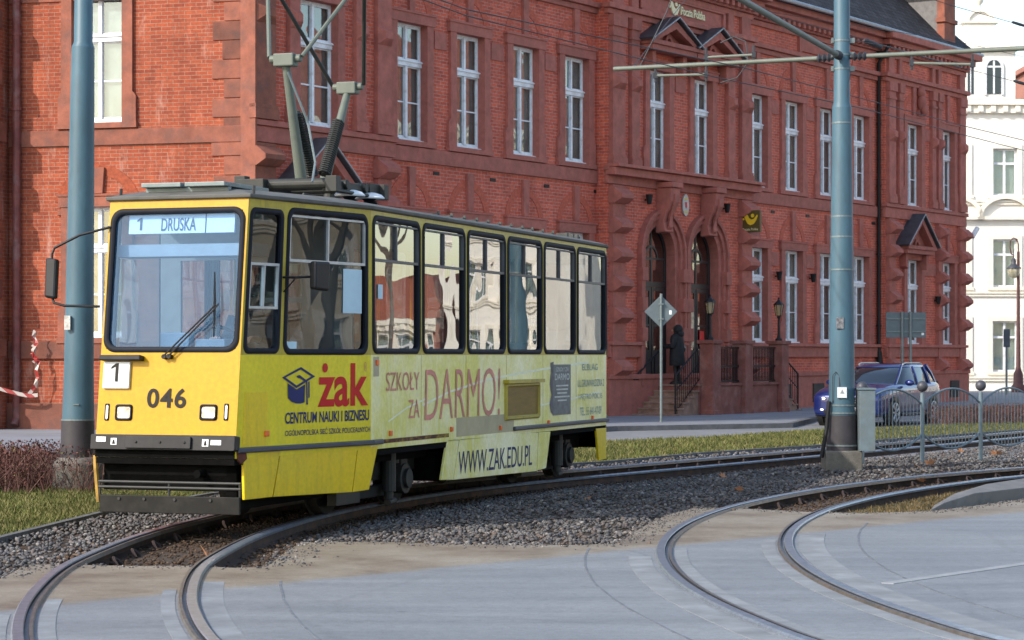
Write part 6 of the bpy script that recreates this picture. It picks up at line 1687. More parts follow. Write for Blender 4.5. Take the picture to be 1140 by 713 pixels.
def arm(d, L, name='overhead_arm', rise=0.0, r=.034):
    d=Vector(d).normalized(); m=MB()
    a=Vector((0,0,AZ))+Vector((d.x,d.y,0))*.36; b=Vector((0,0,AZ+rise))+Vector((d.x,d.y,0))*L
    m.tube([a,b],r,10); o=m.build(name,M_arm,rp,smooth=True)
    k=MB(); p0=Vector((0,0,AZ))+Vector((d.x,d.y,0))*.12; dv=(a-p0)
    prof=[.035,.035,.065,.03,.065,.03,.065,.035]
    k.tube([p0+dv*(i/(len(prof)-1)) for i in range(len(prof))],prof,10); k.build('insulator',M_cable,o)
    return Vector((d.x,d.y,0)),o
dl,oL=arm((-3.155,1.30),3.45); dr_,oR=arm((2.38,-.93),4.2); dn,oN=arm((-1.965,-5.2),8.5,r=.040)
def hanging(parent,p0,p1,r=.02):
    m=MB(); m.tube([p0,p1],r,8); o=m.build('registration_tube',M_arm,parent); k=MB()
    for p in (p0,p1):
        p=Vector(p); k.box(p.x-.028,p.x+.028,p.y-.028,p.y+.028,p.z-.04,p.z+.04); k.tube([p+Vector((0,0,-.1)),p+Vector((0,0,.14))],.018,6)
    k.build('clamp',M_cable,o)
b_=lambda L,z: Vector((0,0,AZ+z))+dl*L
hanging(oL,b_(2.80,-.13),b_(2.02,-.15)); hanging(oL,b_(2.02,.10),b_(1.30,.10))
c_=lambda L,z: Vector((0,0,AZ+z))+dr_*L
hanging(oR,c_(1.0,-.13),c_(1.85,-.19))
m=MB(); m.tube([b_(1.8,-.28),b_(1.55,-.22),b_(1.38,.0),b_(1.42,.3),b_(1.6,.38),b_(1.8,.3)],.010,6); m.build('jumper_loop',M_cable,oL)
m=MB(); m.tube([b_(3.05,.0),b_(2.6,.45)+Vector((0,.4,.4)),b_(1.9,1.6)+Vector((0,1.2,1.0))],.009,5); m.build('stay_wire',M_cable,oL)
# wires
def wire(label,pts,r=.010,ins=()):
    o=MB(); o.tube(pts,r*.68,5); w=tag(o.build('overhead_wire',M_cable),label,'wire')
    for p,d in ins:
        p=Vector(p); d=Vector(d).normalized(); k=MB(); k.tube([p-d*.22,p-d*.18,p,p+d*.18,p+d*.22],[.015,.035,.04,.035,.015],10); k.build('insulator',M_cable,w,smooth=True)
    return w
def W(px,py,Z): return ((px-570)/FPX*Z, Z, CAM_H-(py-396)/FPX*Z)
wire('upper wire of the pair running over the tram track',[W(380,-40,23.4),W(520,11,26.8),W(700,49,29.7),W(829,76,32.4),W(960,110,36.5),W(1071,140,40.5),W(1180,166,45)],.011)
wire('lower wire of the pair running over the tram track',[W(380,-34,23.4),W(520,18,26.8),W(681,58,30),W(800,87,33),W(960,121,37),W(1071,150,41),W(1180,178,45.5)],.011)
wire('wire with a dark insulator running from the pole strap towards the roof eaves',[W(945,44,32),W(987,52,33),W(1030,64,34.5),W(1071,76,36.5)],.012,[(W(972,49,32.7),(1,1,-.2))])
wire('thin wire crossing the pale sky above the round gable',[W(940,-34,50),W(1058,6,54),W(1140,29,57),W(1260,60,62)],.013,[(W(1134,27,57),(1,.5,-.2))])
wire('wire sloping past the round gable of the pale house',[W(870,20,44),W(1000,55,48),W(1080,78,52),W(1140,93.5,55),W(1260,122,60)],.011,[(W(1136,92.4,55),(1,.5,-.2))])
wire('stay wire rising from the arm end past the twin pediments',[W(704,76,33.3),W(740,29,38),W(775,-15,43)],.009)
wire('wire crossing in front of the upper slate roof',[W(780,-20,40),W(860,14,41),W(940,27,42),W(1060,45,45),W(1150,66,48)],.007)
wire('short cable dropping from the arm close beside the pole',[W(950,62,32),W(948,75,32),W(945,95,31.9),W(942.5,110,31.9)],.006)

# ------------------------------------------------------------------ low railing with arched panels between the tracks
fe=empty('arched_fence',(5.2,33.35,-0.1),0,'grey metal railing of lens shaped panels and ball topped posts between the tracks','fence')
M_fence=surf('fence_grey_blue',(0.15,0.20,0.23),0.5,metal=0.2,var=0.15)
fp=[Vector((0,0,0)),Vector((1.05,.85,0)),Vector((2.12,1.72,0)),Vector((3.17,2.58,0)),Vector((4.22,3.42,0))]
for i,p in enumerate(fp):
    m=MB(); m.cyl(p,p+Vector((0,0,1.10)),.034,12); o=m.build('fence_post',M_fence,fe,smooth=True)
    m=MB(); m.ell(p+Vector((0,0,1.20)),(.085,.085,.085),16,10); m.build('ball',M_darkzinc,o,smooth=True)
for a,b in zip(fp,fp[1:]):
    d=b-a; m=MB(); top=[]; bot=[]
    for k in range(17):
        f=k/16; s=math.sin(math.pi*f)**.8; p=a.lerp(b,.03+.94*f)
        top.append(p+Vector((0,0,.94+.22*s))); bot.append(p+Vector((0,0,.46-.22*s)))
    m.tube(top,.016,8); m.tube(bot,.016,8)
    for k in range(1,16):
        f=k/16; s=math.sin(math.pi*f)**.8; p=a.lerp(b,.03+.94*f); m.tube([p+Vector((0,0,.46-.22*s)),p+Vector((0,0,.94+.22*s))],.007,6)
    m.build('fence_panel',M_fence,fe)

# ------------------------------------------------------------------ blue car on the far road
M_carpaint=None
def carpaint():
    m,n,l=newmat('blue_car_paint'); out=n.new('ShaderNodeOutputMaterial'); p=n.new('ShaderNodeBsdfPrincipled')
    p.inputs['Base Color'].default_value=(0.005,0.016,0.115,1); p.inputs['Metallic'].default_value=0.35; p.inputs['Roughness'].default_value=0.3; p.inputs['Coat Weight'].default_value=1.0; p.inputs['Coat Roughness'].default_value=0.03
    l.new(p.outputs[0],out.inputs[0]); return m
M_carpaint=carpaint()
M_carglass=surf('car_glass',(0.012,0.016,0.024),0.04,var=0.1,spec=0.9)
M_trim=surf('car_black_trim',(0.012,0.012,0.013),0.45); M_rim=surf('alloy',(0.55,0.56,0.58),0.3,metal=0.8,var=0.1); M_tyre=surf('tyre',(0.014,0.014,0.014),0.85)
M_hl=emit_lens('lit_headlight',(0.95,0.97,1.0),2.2)
fc=Vector((7.82,52.6)); hd=Vector((.5,.866)); cc=fc+hd*2.18
car=empty('car',(cc.x,cc.y,-0.10),math.atan2(-hd.y,-hd.x),'dark blue estate car with lit headlights on the road behind the arched railing','car')
sec=[(-2.20,.60,.50,.80,.03),(-2.12,.80,.34,.98,.03),(-1.85,.89,.26,1.03,.03),(-1.3,.915,.22,1.02,.03),(-.4,.92,.20,1.0,.03),(.5,.92,.20,.985,.03),(.95,.915,.20,.98,.05),(1.35,.905,.21,.935,.065),(1.75,.90,.21,.87,.06),(2.02,.88,.21,.80,.05),(2.13,.84,.22,.76,.04),(2.185,.74,.25,.72,.03),(2.21,.55,.30,.68,.02)]
def cfx(y): return 2.205-.52*max(0,abs(y)-.42)**1.5
def car_ring(x,w,zb,zs,cr):
    h=[(w*.80,zb),(w*.95,zb+.05),(w,zb+.22*(zs-zb)+.02),(w*.985,zb+.55*(zs-zb)),(w,zb+.78*(zs-zb)),(w*.965,zs-.02),(w*.80,zs+cr*.6),(w*.4,zs+cr)]
    return [(x,y,z) for y,z in h]+[(x,-y,z) for y,z in h[::-1]]
m=MB(); m.loft([car_ring(*s) for s in sec]); bo_=m.build('body',M_carpaint,car,smooth=True)
u=bo_.modifiers.new('subdivision','SUBSURF'); u.levels=1; u.render_levels=2
m=MB()
def gh(z,xf,xr,w,rf=.86): 
    n=[(xf,0),(xf-.03,w*.5),(xf-.12,w*rf),(xf-.45,w),(0.2*xf+.8*xr+.9,w),(xr+.35,w*.99),(xr+.08,w*.88),(xr,w*.5)]
    return [(x,y,z) for x,y in n]+[(xr,0,z)]+[(x,-y,z) for x,y in n[:0:-1]]
m.loft([gh(.95,1.05,-2.02,.835),gh(1.2,.60,-1.86,.745),gh(1.40,.18,-1.68,.64)]); m.build('windows',M_carglass,car,smooth=True)
m=MB(); m.loft([gh(1.385,.22,-1.72,.655),gh(1.43,.12,-1.66,.63),gh(1.465,-.05,-1.5,.54),gh(1.475,-.25,-1.3,.38)]); m.build('roof',M_carpaint,car,smooth=True)
m=MB()
for s in (-1,1):
    m.tube([(.98,s*.765,.955),(.55,s*.70,1.21),(.12,s*.605,1.42)],.032,8); m.tube([(-.35,s*.845,.97),(-.42,s*.755,1.2),(-.48,s*.655,1.4)],.03,8); m.tube([(-1.25,s*.84,.97),(-1.28,s*.75,1.2),(-1.3,s*.645,1.4)],.03,8); m.tube([(-1.92,s*.72,.96),(-1.74,s*.65,1.25),(-1.6,s*.58,1.42)],.06,8)
m.build('pillars',M_carpaint,car,smooth=True)
m=MB()
for s in (-1,1): m.tube([(-.1,s*.56,1.455),(-.25,s*.56,1.485),(-1.35,s*.54,1.485),(-1.5,s*.54,1.45)],.017,6)
m.build('roof_rail',M_alu,car)
for x in (1.36,-1.32):
    for s in (-1,1):
        a=MB(); a.cyl((x,s*.78,.33),(x,s*.918,.33),.375,28); a.build('wheel_arch',M_trim,car)
        w=MB(); w.tube([(x,s*.70,.33),(x,s*.72,.33),(x,s*.905,.33),(x,s*.922,.33)],[.29,.325,.325,.29],26); wo=w.build('wheel',M_tyre,car,smooth=True)
        r_=MB(); r_.cyl((x,s*.91,.33),(x,s*.928,.33),.06,12)
        for k in range(7):
            t=2*math.pi*k/7; r_.tube([(x+.05*math.cos(t),s*.926,.33+.05*math.sin(t)),(x+.215*math.cos(t),s*.926,.33+.215*math.sin(t))],.02,6)
        r_.tube([(x+.22*math.cos(2*math.pi*k/24),s*.924,.33+.22*math.sin(2*math.pi*k/24)) for k in range(24)],.014,6,closed=True); r_.build('rim',M_rim,wo)
for s in (-1,1):
    m=MB(); m.prism([(.47,.625),(.66,.60),(.84,.645),(.86,.73),(.74,.735),(.50,.69)],lambda p:(cfx(p[0])+.022,s*p[0],p[1]),lambda p:(cfx(p[0])-.12,s*p[0],p[1])); hl_=m.build('headlight',M_carglass,car,bevel=0.006)
    m=MB(); m.prism([(.50,.645),(.66,.62),(.80,.655),(.815,.70),(.72,.705),(.53,.678)],lambda p:(cfx(p[0])+.032,s*p[0],p[1]),lambda p:(cfx(p[0])-.05,s*p[0],p[1])); m.build('lit_lens',M_hl,hl_)
    m=MB(); m.prism([(.55,.385),(.76,.385),(.74,.41),(.56,.41)],lambda p:(cfx(p[0])+.045,s*p[0],p[1]),lambda p:(2.0,s*p[0],p[1])); m.build('fog_light',M_hl,car)
    m=MB(); m.ell((.62,s*1.0,1.02),(.07,.12,.075),12,8); m.build('wing_mirror',M_carpaint,car,smooth=True)
    m=MB(); m.ell((-2.05,s*.72,.88),(.10,.12,.06),12,8); m.build('tail_light',M_redfilm,car,smooth=True)
    for x in (.25,-.65): m=MB(); m.box(x-.1,x+.08,s*.915-.012,s*.915+.012,.80,.825); m.build('door_handle',M_alu,car)
m=MB(); m.prism([(-.30,.47),(.30,.47),(.44,.57),(.42,.68),(-.42,.68),(-.44,.57)],lambda p:(cfx(p[0])+.018,p[0],p[1]),lambda p:(2.0,p[0],p[1])); m.build('grille',M_trim,car,bevel=0.01)
m=MB(); m.prism([(-.80,.24),(-.45,.225),(0,.22),(.45,.225),(.80,.24),(.78,.43),(.52,.40),(.40,.34),(-.40,.34),(-.52,.40),(-.78,.43)],lambda p:(cfx(p[0])+.03,p[0],p[1]),lambda p:(1.8,p[0],p[1])); m.build('air_intake',M_trim,car,bevel=0.01)
m=MB(); m.box(2.215,2.24,-.26,.26,.37,.46); m.build('number_plate',M_whitep,car)
m=MB()
for z in (.52,.57,.62): m.box(2.2,2.236,-.36,.36,z-.006,z+.006)
m.ell((2.236,0,.60),(.012,.06,.05),14,8); m.build('grille_bar',M_alu,car)
m=MB()
for s in (-1,1): m.tube([(1.0,s*.925,.27),(-.95,s*.925,.27)],.04,6)
m.build('sill',M_trim,car)

# ------------------------------------------------------------------ signs and street lamp
M_signback=surf('sign_back_grey',(0.11,0.14,0.155),0.55,metal=0.2,var=0.12)
bx,by=G(736,470.5); 
ds_=empty('road_sign',(bx,by,0),0,'back of a diamond road sign on a grey post before the entrance steps','sign')
m=MB(); m.cyl((0,0,0),(0,0,3.02),.032,12); m.build('post',M_galv,ds_,smooth=True)
m=MB(); h_=.385; cz=2.60; m.xz([(0,cz-h_),(h_,cz),(0,cz+h_),(-h_,cz)],.034,.05); pl_=m.build('plate',M_signback,ds_,bevel=0.004)
m=MB(); m.xz([(0,cz-h_-.004),(h_+.004,cz),(0,cz+h_+.004),(-h_-.004,cz),(-h_+.03,cz),(0,cz+h_-.03),(h_-.03,cz),(0,cz-h_+.03)][:4],.051,.054); m.build('rim',M_galv,pl_)
m=MB(); m.box(.19,.25,.030,.033,2.53,2.63); m.build('sticker',M_whitep,pl_)
m=MB(); m.box(-.06,.06,-.04,.034,cz+.16,cz+.19); m.box(-.06,.06,-.04,.034,cz-.19,cz-.16); m.build('clamp',M_galv,ds_)
sx,sy=((1009-570)/FPX*64,64)
rs=empty('road_sign',(sx,sy,0),rad(4),'back of a wide rectangular grey sign on two posts above the blue car','sign')
m=MB()
for x in (-.12,.12): m.cyl((x,0,0),(x,0,2.82),.04,12)
m.build('post',M_galv,rs,smooth=True)
m=MB(); m.box(-.58,.58,.045,.075,2.08,2.80); p_=m.build('plate',M_signback,rs,bevel=0.006)
m=MB(); m.box(.45,.52,.040,.044,2.15,2.22); m.build('sticker',M_whitep,p_)
m=MB()
for z in (2.25,2.62): m.box(-.56,.56,.02,.044,z-.02,z+.02)
m.build('rail',M_galv,rs)
sx,sy=G(1120.5,440); 
ns=empty('road_sign',(sx,sy,0),0,'narrow dark sign seen edge on beside the street lamp','sign')
m=MB(); m.cyl((0,0,0),(0,0,2.45),.045,10); m.build('post',M_galv,ns)
m=MB(); m.box(-.13,.13,-.06,-.02,1.90,2.62); m.build('plate',surf('sign_dark_blue',(0.06,0.075,0.10),0.5),ns,bevel=0.03)
lx,ly=(21.6,95.8)
sl=empty('street_lamp',(lx,ly,0),0,'old style street lamp with dark red column and hanging glass bowl','street lamp')
M_lampred=surf('dark_red_paint',(0.085,0.03,0.03),0.6,var=0.2)
m=MB(); m.lathe([(.30,0),(.30,.25),(.22,.35),(.20,.8),(.15,.9),(.12,1.0),(.10,1.1),(.075,3.0),(.065,5.0),(.06,6.0)],(0,0,0),16); m.build('column',M_lampred,sl,smooth=True)
m=MB(); m.tube([(0,0,6.0),(0,0,6.3),(-.06,0,6.52),(-.2,0,6.58),(-.33,0,6.48),(-.36,0,6.2),(-.30,0,5.9),(-.2,0,5.85)],.03,8); m.tube([(-.2,0,6.1),(-.2,0,5.70)],.02,6); m.build('hook',M_lampred,sl,smooth=True)
m=MB(); m.lathe([(.04,5.72),(.10,5.66),(.10,5.50),(.14,5.44),(.30,5.32),(.32,5.27),(.27,5.26)],(-.2,0,0),18); m.build('lamp_cap',M_darkzinc,sl,smooth=True)
m=MB(); m.lathe([(.26,5.26),(.27,5.15),(.22,4.98),(.10,4.87),(.02,4.85)],(-.2,0,0),18); m.build('lamp_bowl',glass('lamp_bowl',(0.8,0.78,0.65),0.15,0.9,film=(0.55,0.5,0.36),film_amt=0.5),sl,smooth=True)

# ------------------------------------------------------------------ hedges
def hedge(name,label,poly_fn,n_twig,n_leaf,h,mt,ml,seed):
    rng=np.random.default_rng(seed); o=empty(name,(0,0,0),0,label,'hedge'); cx=None
    t=MB(); lf=MB(); P0=poly_fn(rng,n_twig); c=P0.mean(0); o.location=(c[0],c[1],0)
    for p in P0:
        hh=h*rng.uniform(.55,1.1); d=rng.normal(0,.16,2); a=Vector((p[0]-c[0],p[1]-c[1],-.05)); b=a+Vector((d[0],d[1],hh))
        k=a.lerp(b,.55)+Vector((rng.normal(0,.04),rng.normal(0,.04),0)); w=.004
        for u,v,ww in ((a,k,w*1.4),(k,b,w),(k,k.lerp(b,.8)+Vector((rng.normal(0,.12),rng.normal(0,.12),0)),w*.8)):
            s=Vector((1,rng.uniform(-.5,.5),0)).normalized()*ww; t.add([u-s,u+s,v+s*.5,v-s*.5],[(0,1,2,3)])
    Q=poly_fn(rng,n_leaf)
    for p in Q:
        z=h*min(1.02,rng.beta(2.2,1.5)*1.05); q=Vector((p[0]-c[0],p[1]-c[1],z)); s=rng.uniform(.010,.022)
        a=Vector(rng.normal(size=3)).normalized(); b=a.orthogonal().normalized()
        lf.add([q-a*s,q+b*s*.6,q+a*s,q-b*s*.6],[(0,1,2,3)])
    t.build('twigs',mt,o,recalc=False); lf.build('leaves',ml,o,recalc=False); return o
M_twig=island_mat('twig',[(0,(0.05,0.022,0.02)),(0.6,(0.10,0.045,0.04)),(1,(0.18,0.11,0.09))])
M_rleaf=island_mat('red_brown_leaf',[(0,(0.045,0.016,0.016)),(0.55,(0.10,0.035,0.03)),(0.85,(0.15,0.06,0.045)),(1,(0.10,0.11,0.03))])
def left_hedge(rng,n):
    x=rng.uniform(-9.0,-4.95,n); y=rng.uniform(26.15,28.4,n); bad=(x>-5.65)&(y<27.75)&(x<-4.8)
    x=np.where(bad&(rng.random(n)<.75),x-rng.uniform(.6,3,n),x); return np.stack([x,y],1)
hedge('hedge','low dark red hedge round the pole foot beside the tram front',left_hedge,2600,15000,.50,M_twig,M_rleaf,1)
def right_hedge(rng,n):
    f=rng.random(n); x=9.9+f*8; y=51.2+f*5.2+rng.uniform(0,2.6,n); return np.stack([x,y],1)
hedge('hedge','brown clipped hedge beyond the arched railing behind the tail of the blue car',right_hedge,2600,15000,.40,M_twig,M_rleaf,2)

# ------------------------------------------------------------------ barrier tape by the wing wall
def tape_mat():
    m,n,l=newmat('red_white_tape'); out=n.new('ShaderNodeOutputMaterial'); p=n.new('ShaderNodeBsdfPrincipled'); tc=n.new('ShaderNodeTexCoord')
    w=N(n,'ShaderNodeTexWave',i_Scale=1.9); w.bands_direction='DIAGONAL'; l.new(tc.outputs['Object'],w.inputs['Vector'])
    r=ramp(n,[(.49,(.28,.025,.02)),(.51,(.40,.34,.31))]); l.new(w.outputs['Fac'],r.inputs[0]); l.new(r.outputs[0],p.inputs['Base Color']); p.inputs['Roughness'].default_value=.4
    l.new(p.outputs[0],out.inputs[0]); return m
M_tape=tape_mat()
def tape(mb,pts,w):
    vs=[]; 
    for i,p in enumerate(pts):
        a=rad(35*math.sin(i*1.7)); d=(Vector(pts[min(i+1,len(pts)-1)])-Vector(pts[max(i-1,0)])).normalized(); s=d.cross(Vector((math.sin(a),-math.cos(a),.2))).normalized()*w
        vs += [Vector(p)-s,Vector(p)+s]
    mb.add(vs,[(2*i,2*i+1,2*i+3,2*i+2) for i in range(len(pts)-1)])
m=MB(); Zt=47.62
tape(m,[W(x,y,Zt+dz) for x,y,dz in ((39,368,0),(37,375,.02),(41,382,-.02),(36,390,0),(38,398,.03),(43,402,0),(40,412,-.02),(42,420,0),(39,430,.02),(34,437,0),(28,443,-.05))],.04)
tape(m,[W(x,y,Zt-.1) for x,y in ((-12,431),(0,433),(10,436),(22,439),(33,441),(42,440))],.04)
tape(m,[W(x,y,Zt+.01) for x,y in ((36,384),(40,388),(35,394),(41,399),(37,404))],.035)
tag(m.build('barrier_tape',M_tape,recalc=False),'red and white barrier tape tangled on the brick wall beside the downpipe','tape')

# ------------------------------------------------------------------ dry leaves
M_dry=island_mat('dry_leaf',[(0,(0.32,0.12,0.05)),(.5,(0.42,0.19,0.09)),(1,(0.45,0.26,0.17))])
lm_=MB(); ol=[(0,-.06),(.02,-.045),(.05,-.05),(.04,-.02),(.075,-.005),(.04,.01),(.045,.045),(.015,.03),(0,.07),(-.015,.03),(-.045,.045),(-.04,.01),(-.075,-.005),(-.04,-.02),(-.05,-.05),(-.02,-.045)]
lm_.add([(0,0,.012)]+[(x,y,.02+.35*abs(x)+.1*y) for x,y in ol],[(0,i+1,(i+1)%len(ol)+1) for i in range(len(ol))]); lmesh=lm_.mesh('dry_leaf',M_dry,recalc=False)
random.seed(8)
for px,py,s in ((228,620,1.5),(803,532,1.3),(1038,517.5,1.7),(1109,506.5,1.7),(1019,520,1.3),(1069,503.5,1.3),(822,546,1.0),(655,556,.9),(1024,536,1.2)):
    x,y=G(px,py,-.05); o=bpy.data.objects.new('dry_leaf',lmesh); COL.objects.link(o); o.location=(x,y,-.065 if py<600 else -.06); o.scale=(s,s,s); o.rotation_euler=(random.uniform(.2,.9),random.uniform(-.6,.6),random.uniform(0,6)); tag(o,'curled orange brown dry leaf lying on the ballast','leaf','dry leaves on the ballast')

# ------------------------------------------------------------------ pale town houses beyond the crossing
M_cream_w=surf('cream_render',(0.84,0.81,0.74),0.85,var=0.06,scale=1.2); M_creamtrim=surf('cream_trim',(0.78,0.73,0.63),0.8,var=0.08); M_ochre=surf('ochre_render',(0.60,0.53,0.40),0.85,var=0.1,scale=1); M_redtile=surf('red_tile_roof',(0.30,0.085,0.045),0.8,var=0.3,scale=5); M_rose=surf('rose_brick_render',(0.36,0.16,0.12),0.85,var=0.15,scale=2)
M_curtain=surf('net_curtain',(0.62,0.64,0.62),0.9,var=0.12,scale=3,stretch=(6,1,.5))
_tw={}
def tw_window(w,h,M,arched=False):
    k=(w,h,arched)
    if k in _tw: return _tw[k]
    f=MB(); 
    for s in (-1,1):
        xa,xb=sorted((s*w/2,s*(w/2-.08))); f.box(xa,xb,.14,.2,0,h)
    f.box(-w/2+.08,w/2-.08,.14,.2,0,.08); f.box(-w/2+.08,w/2-.08,.14,.2,h-.08,h); f.box(-.05,.05,.12,.19,.08,h-.08); f.box(-w/2+.08,w/2-.08,.121,.188,h*.66,h*.66+.10)
    p=MB(); p.box(-w/2+.04,w/2-.04,.165,.172,.04,h-.04); c=MB(); c.box(-w/2-.05,w/2+.05,.28,.3,-.05,h+.05)
    s_=MB(); s_.box(-w/2-.22,-w/2,-.06,.1,0,h); s_.box(w/2,w/2+.22,-.06,.1,0,h); s_.box(-w/2-.28,w/2+.28,-.10,.1,-.14,-.003); s_.box(-w/2-.22,w/2+.22,-.06,.1,h+.003,h+.2)
    _tw[k]=(f.mesh('window',M_white),p.mesh('pane',M_bglass),c.mesh('curtain',M_curtain),s_); return _tw[k]
def townhouse(label,loc,rz,x0,x1,rows,cols,ztop,mw,mt,roof_h,mr,depth=12,gable=None,arcs=None,group=None):
    o=empty('townhouse',(loc[0],loc[1],0),rz,label,'building',group)
    hs=[]
    wtr=None
    for (z,w,h) in rows:
        f,p,c,s=tw_window(w,h,None)
        sm=s.mesh('surround',mt)
        for x in cols:
            hs.append((x-w/2-.02,x+w/2+.02,z-.02,z+h+.02))
            wo=obj_from('window',f,o,(x,0,z)); obj_from('pane',p,wo); obj_from('curtain',c,wo); obj_from('surround',sm,wo)
    m=MB(); wall_grid(m,x0,x1,-.3,ztop,0,hs,.3)
    m.box(x0,x1,.6,depth,-.3,ztop-.01); m.box(x0+.001,x0+.6,.001,.62,-.3,ztop-.012); m.box(x1-.6,x1-.001,.001,.62,-.3,ztop-.012); m.build('wall',mw,o,recalc=False)
    m=MB(); m.box(x0-.1,x1+.1,-.35,.1,ztop-.25,ztop); m.box(x0-.05,x1+.05,-.2,.1,ztop-.6,ztop-.253)
    x=x0+.1
    while x<x1-.2: m.box(x,x+.22,-.30,-.2,ztop-.55,ztop-.26); x+=.55
    for (z,w,h) in rows: m.box(x0-.02,x1+.02,-.09,.08,z-.42,z-.30); m.box(x0-.02,x1+.02,-.14,.08,z-.298,z-.22)
    m.build('cornice',mt,o)
    if arcs:
        z=arcs; m=MB()
        for x in cols:
            A=[(x+1.22*math.cos(a),z+.95*math.sin(a)) for a in [math.pi*(k/14) for k in range(15)]]; B=[(x+1.05*math.cos(a),z+.78*math.sin(a)) for a in [math.pi*(k/14) for k in range(15)]]
            for k in range(14): m.xz([A[k],A[k+1],B[k+1],B[k]],-.24,.02)
            m.box(x-1.28,x+1.28,-.26,.02,z-.14,z-.003)
        m.build('arched_pediment',mt,o)
    r=MB()
    r.add([(x0-.2,-.35,ztop+.01),(x1+.2,-.35,ztop+.01),(x1+.2,depth/2,ztop+roof_h),(x0-.2,depth/2,ztop+roof_h),(x1+.2,depth,ztop+.01),(x0-.2,depth,ztop+.01)],[(0,1,2,3),(3,2,4,5),(0,3,5),(1,4,2)]); r.build('roof',mr,o)
    if gable:
        gx,gw,gh_=gable; m=MB()
        zb=ztop
        pr=[(-gw,zb),(-gw,zb+2.25),(-gw*.86,zb+2.45),(-gw*.62,zb+2.62),(-gw*.48,zb+2.95),(-gw*.42,zb+3.38),(-gw*.50,zb+3.42)]
        top=[(gw*.36*math.cos(a),zb+3.46+ (gh_-3.46)*math.sin(a)) for a in [math.pi*(1-k/14) for k in range(15)]]
        P_=pr+top+[(-x,z) for x,z in pr[::-1]]
        m.xz([(gx+x,z) for x,z in P_],-.12,.5); go=m.build('gable',mw,o,bevel=0.02)
        m=MB(); m.box(gx-gw*1.06,gx+gw*1.06,-.34,.1,zb+2.16,zb+2.36); m.box(gx-gw*.52,gx+gw*.52,-.22,.5,zb+3.40,zb+3.48)
        O_=[(gx+gw*.40*math.cos(a),zb+3.48+(gh_-3.42)*math.sin(a)) for a in [math.pi*k/14 for k in range(15)]]; I_=[(gx+gw*.31*math.cos(a),zb+3.48+(gh_-3.56)*math.sin(a)) for a in [math.pi*k/14 for k in range(15)]]
        for k in range(14): m.xz([O_[k],O_[k+1],I_[k+1],I_[k]],-.22,.5)
        m.build('gable_moulding',mt,go)
        m=MB(); m.lathe([(.2,0),(.12,.08),(.10,.2),(.22,.35),(.26,.5),(.2,.66),(.08,.75),(.02,.9)],(gx,.2,zb+gh_+.05),14); m.build('finial',mt,go,smooth=True)
        for x,w in ((gx+.62,.66),(gx-.42,.26)):
            f=MB(); A=[(x-w/2,zb+.25),(x+w/2,zb+.25)]+arc(x,zb+(1.45 if w>.5 else 1.75),w/2,0,math.pi,10); f.xz(A,-.15,-.121); wo=f.build('attic_window',M_carglass,go)
            f=MB(); 
            if w>.5: f.box(x-.04,x+.04,-.17,-.151,zb+.26,zb+1.8); f.box(x-w/2,x+w/2,-.169,-.152,zb+1.42,zb+1.5); rings(f,x,zb+1.45,w/2-.02,w/2+.10,-.2,-.12,12); f.box(x-w/2-.1,x-w/2,-.2,-.12,zb+.2,zb+1.45); f.box(x+w/2,x+w/2+.1,-.2,-.12,zb+.2,zb+1.45)
            else: f.box(x-.02,x+.02,-.17,-.151,zb+.26,zb+1.75)
            f.build('attic_frame',M_white,wo)
    return o
ROWS=[(.85,1.12,2.25),(4.62,1.08,2.12),(8.70,1.08,2.08)]
townhouse('cream rendered town house with round topped gable beyond the brick post office',(21.95,100),rad(1.5),-5.2,27,ROWS,[-4.35+2.24*i+2.11 for i in range(-1,13)],12.95,M_cream_w,M_creamtrim,0.6,M_darkzinc,gable=(-1.15,1.60,3.98),arcs=7.75)
townhouse('narrow pale house with red roof mirrored in the tram side windows',(51,99),rad(-18),2.6,7.4,[(1.0,1.1,2.0),(4.4,1.1,2.0),(7.8,1.1,1.9)],[3.9,6.1],11.0,M_cream_w,M_creamtrim,4.0,M_redtile)
townhouse('low single storey house with steep red roof mirrored in the tram side windows',(51,99),rad(-18),8.6,24,[(0.9,1.1,1.7)],[10+2.2*i for i in range(6)],3.4,M_rose,M_creamtrim,2.6,M_redtile)
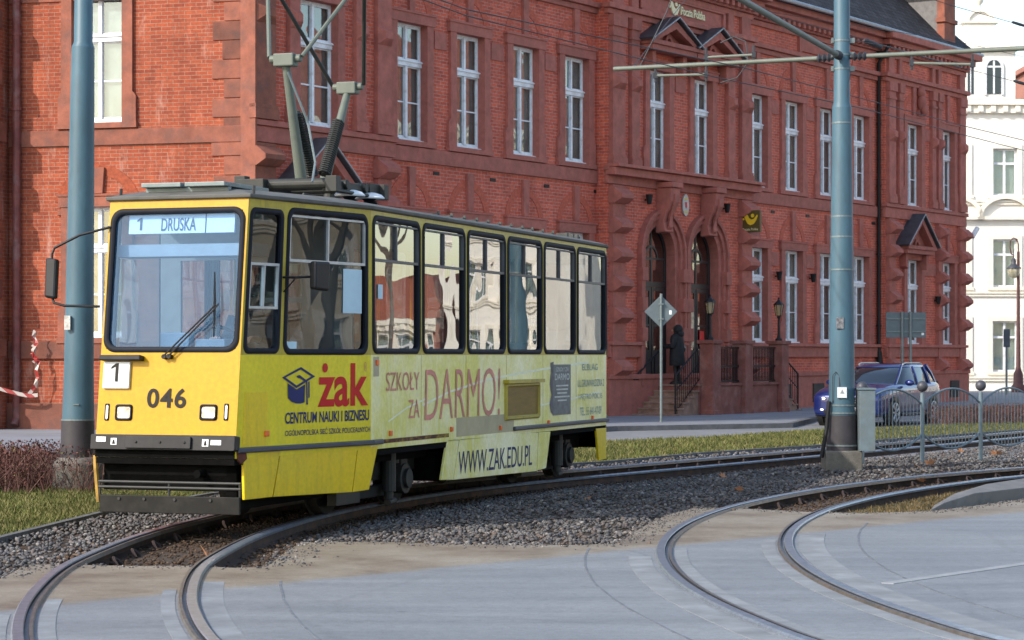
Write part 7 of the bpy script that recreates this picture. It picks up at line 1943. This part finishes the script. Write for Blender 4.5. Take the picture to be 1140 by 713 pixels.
townhouse('rose coloured house at the end of the mirrored street',(70,90),rad(-40),0,22,[(1.0,1.1,2.0),(4.4,1.1,2.0),(7.8,1.1,1.9)],[1.5+2.2*i for i in range(9)],11.6,M_rose,M_creamtrim,6,M_redtile)
townhouse('long sand coloured house added out of view to fill the cab window reflections',(50,78),rad(-90),0,44,[(1.0,1.1,2.0),(4.4,1.1,2.0),(7.8,1.1,1.9)],[1.5+2.2*i for i in range(19)],12.5,M_ochre,M_creamtrim,5,M_redtile)  # unseen house added so the cab windows mirror a facade instead of bright sky
# brick stair tower whose edge shows beside the gable
m=MB(); m.box(24.2,27,104,108,0,14.9); m.box(24.0,27.2,103.8,108.2,14.9,15.15); tag(m.build('brick_tower',M_rose,bevel=0.02),'red brick tower end showing beside the round gable of the cream house','building')

# bare street trees beyond the right edge, mirrored in the tram windows
M_bark=surf('bark',(0.10,0.085,0.07),0.95,var=0.4,scale=6,bump=0.6)
def bare_tree(label,x,y,h,seed):
    rng=random.Random(seed); o=empty('bare_tree',(x,y,0),0,label,'tree','bare street trees')
    tk=MB(); cn=MB(); tk.tube([(0,0,-.2),(0,0,.3),(.05,0,h*.2),(0,.08,h*.38)],[.34,.24,.2,.17],9)
    def grow(p,d,L,r,dep):
        q=p+d*L; k=p.lerp(q,.5)+Vector((rng.gauss(0,.06),rng.gauss(0,.06),rng.gauss(0,.05)))*L
        cn.tube([p,k,q],[r,r*.8,r*.62],5 if dep<2 else 3,cap=False)
        if dep>=5: return
        for i in range(3 if dep<3 else 2):
            nd=(d+Vector((rng.gauss(0,.5),rng.gauss(0,.5),rng.gauss(.1,.3)))).normalized(); grow(q if i else k.lerp(q,.6),nd,L*rng.uniform(.62,.82),r*.6,dep+1)
    for i in range(4):
        a=i*1.6+rng.random(); grow(Vector((0,.08,h*.38)),Vector((.5*math.cos(a),.5*math.sin(a),.9)).normalized(),h*.19,.11,0)
    tk.build('trunk',M_bark,o,smooth=True); cn.build('crown',M_bark,o,recalc=False); return o
for i,(x,y,h) in enumerate(((24,32,10),(26,52,12),(34,38,11),(38,68,13))): bare_tree('bare street tree mirrored in the side windows of the tram',x,y,h,i+3)
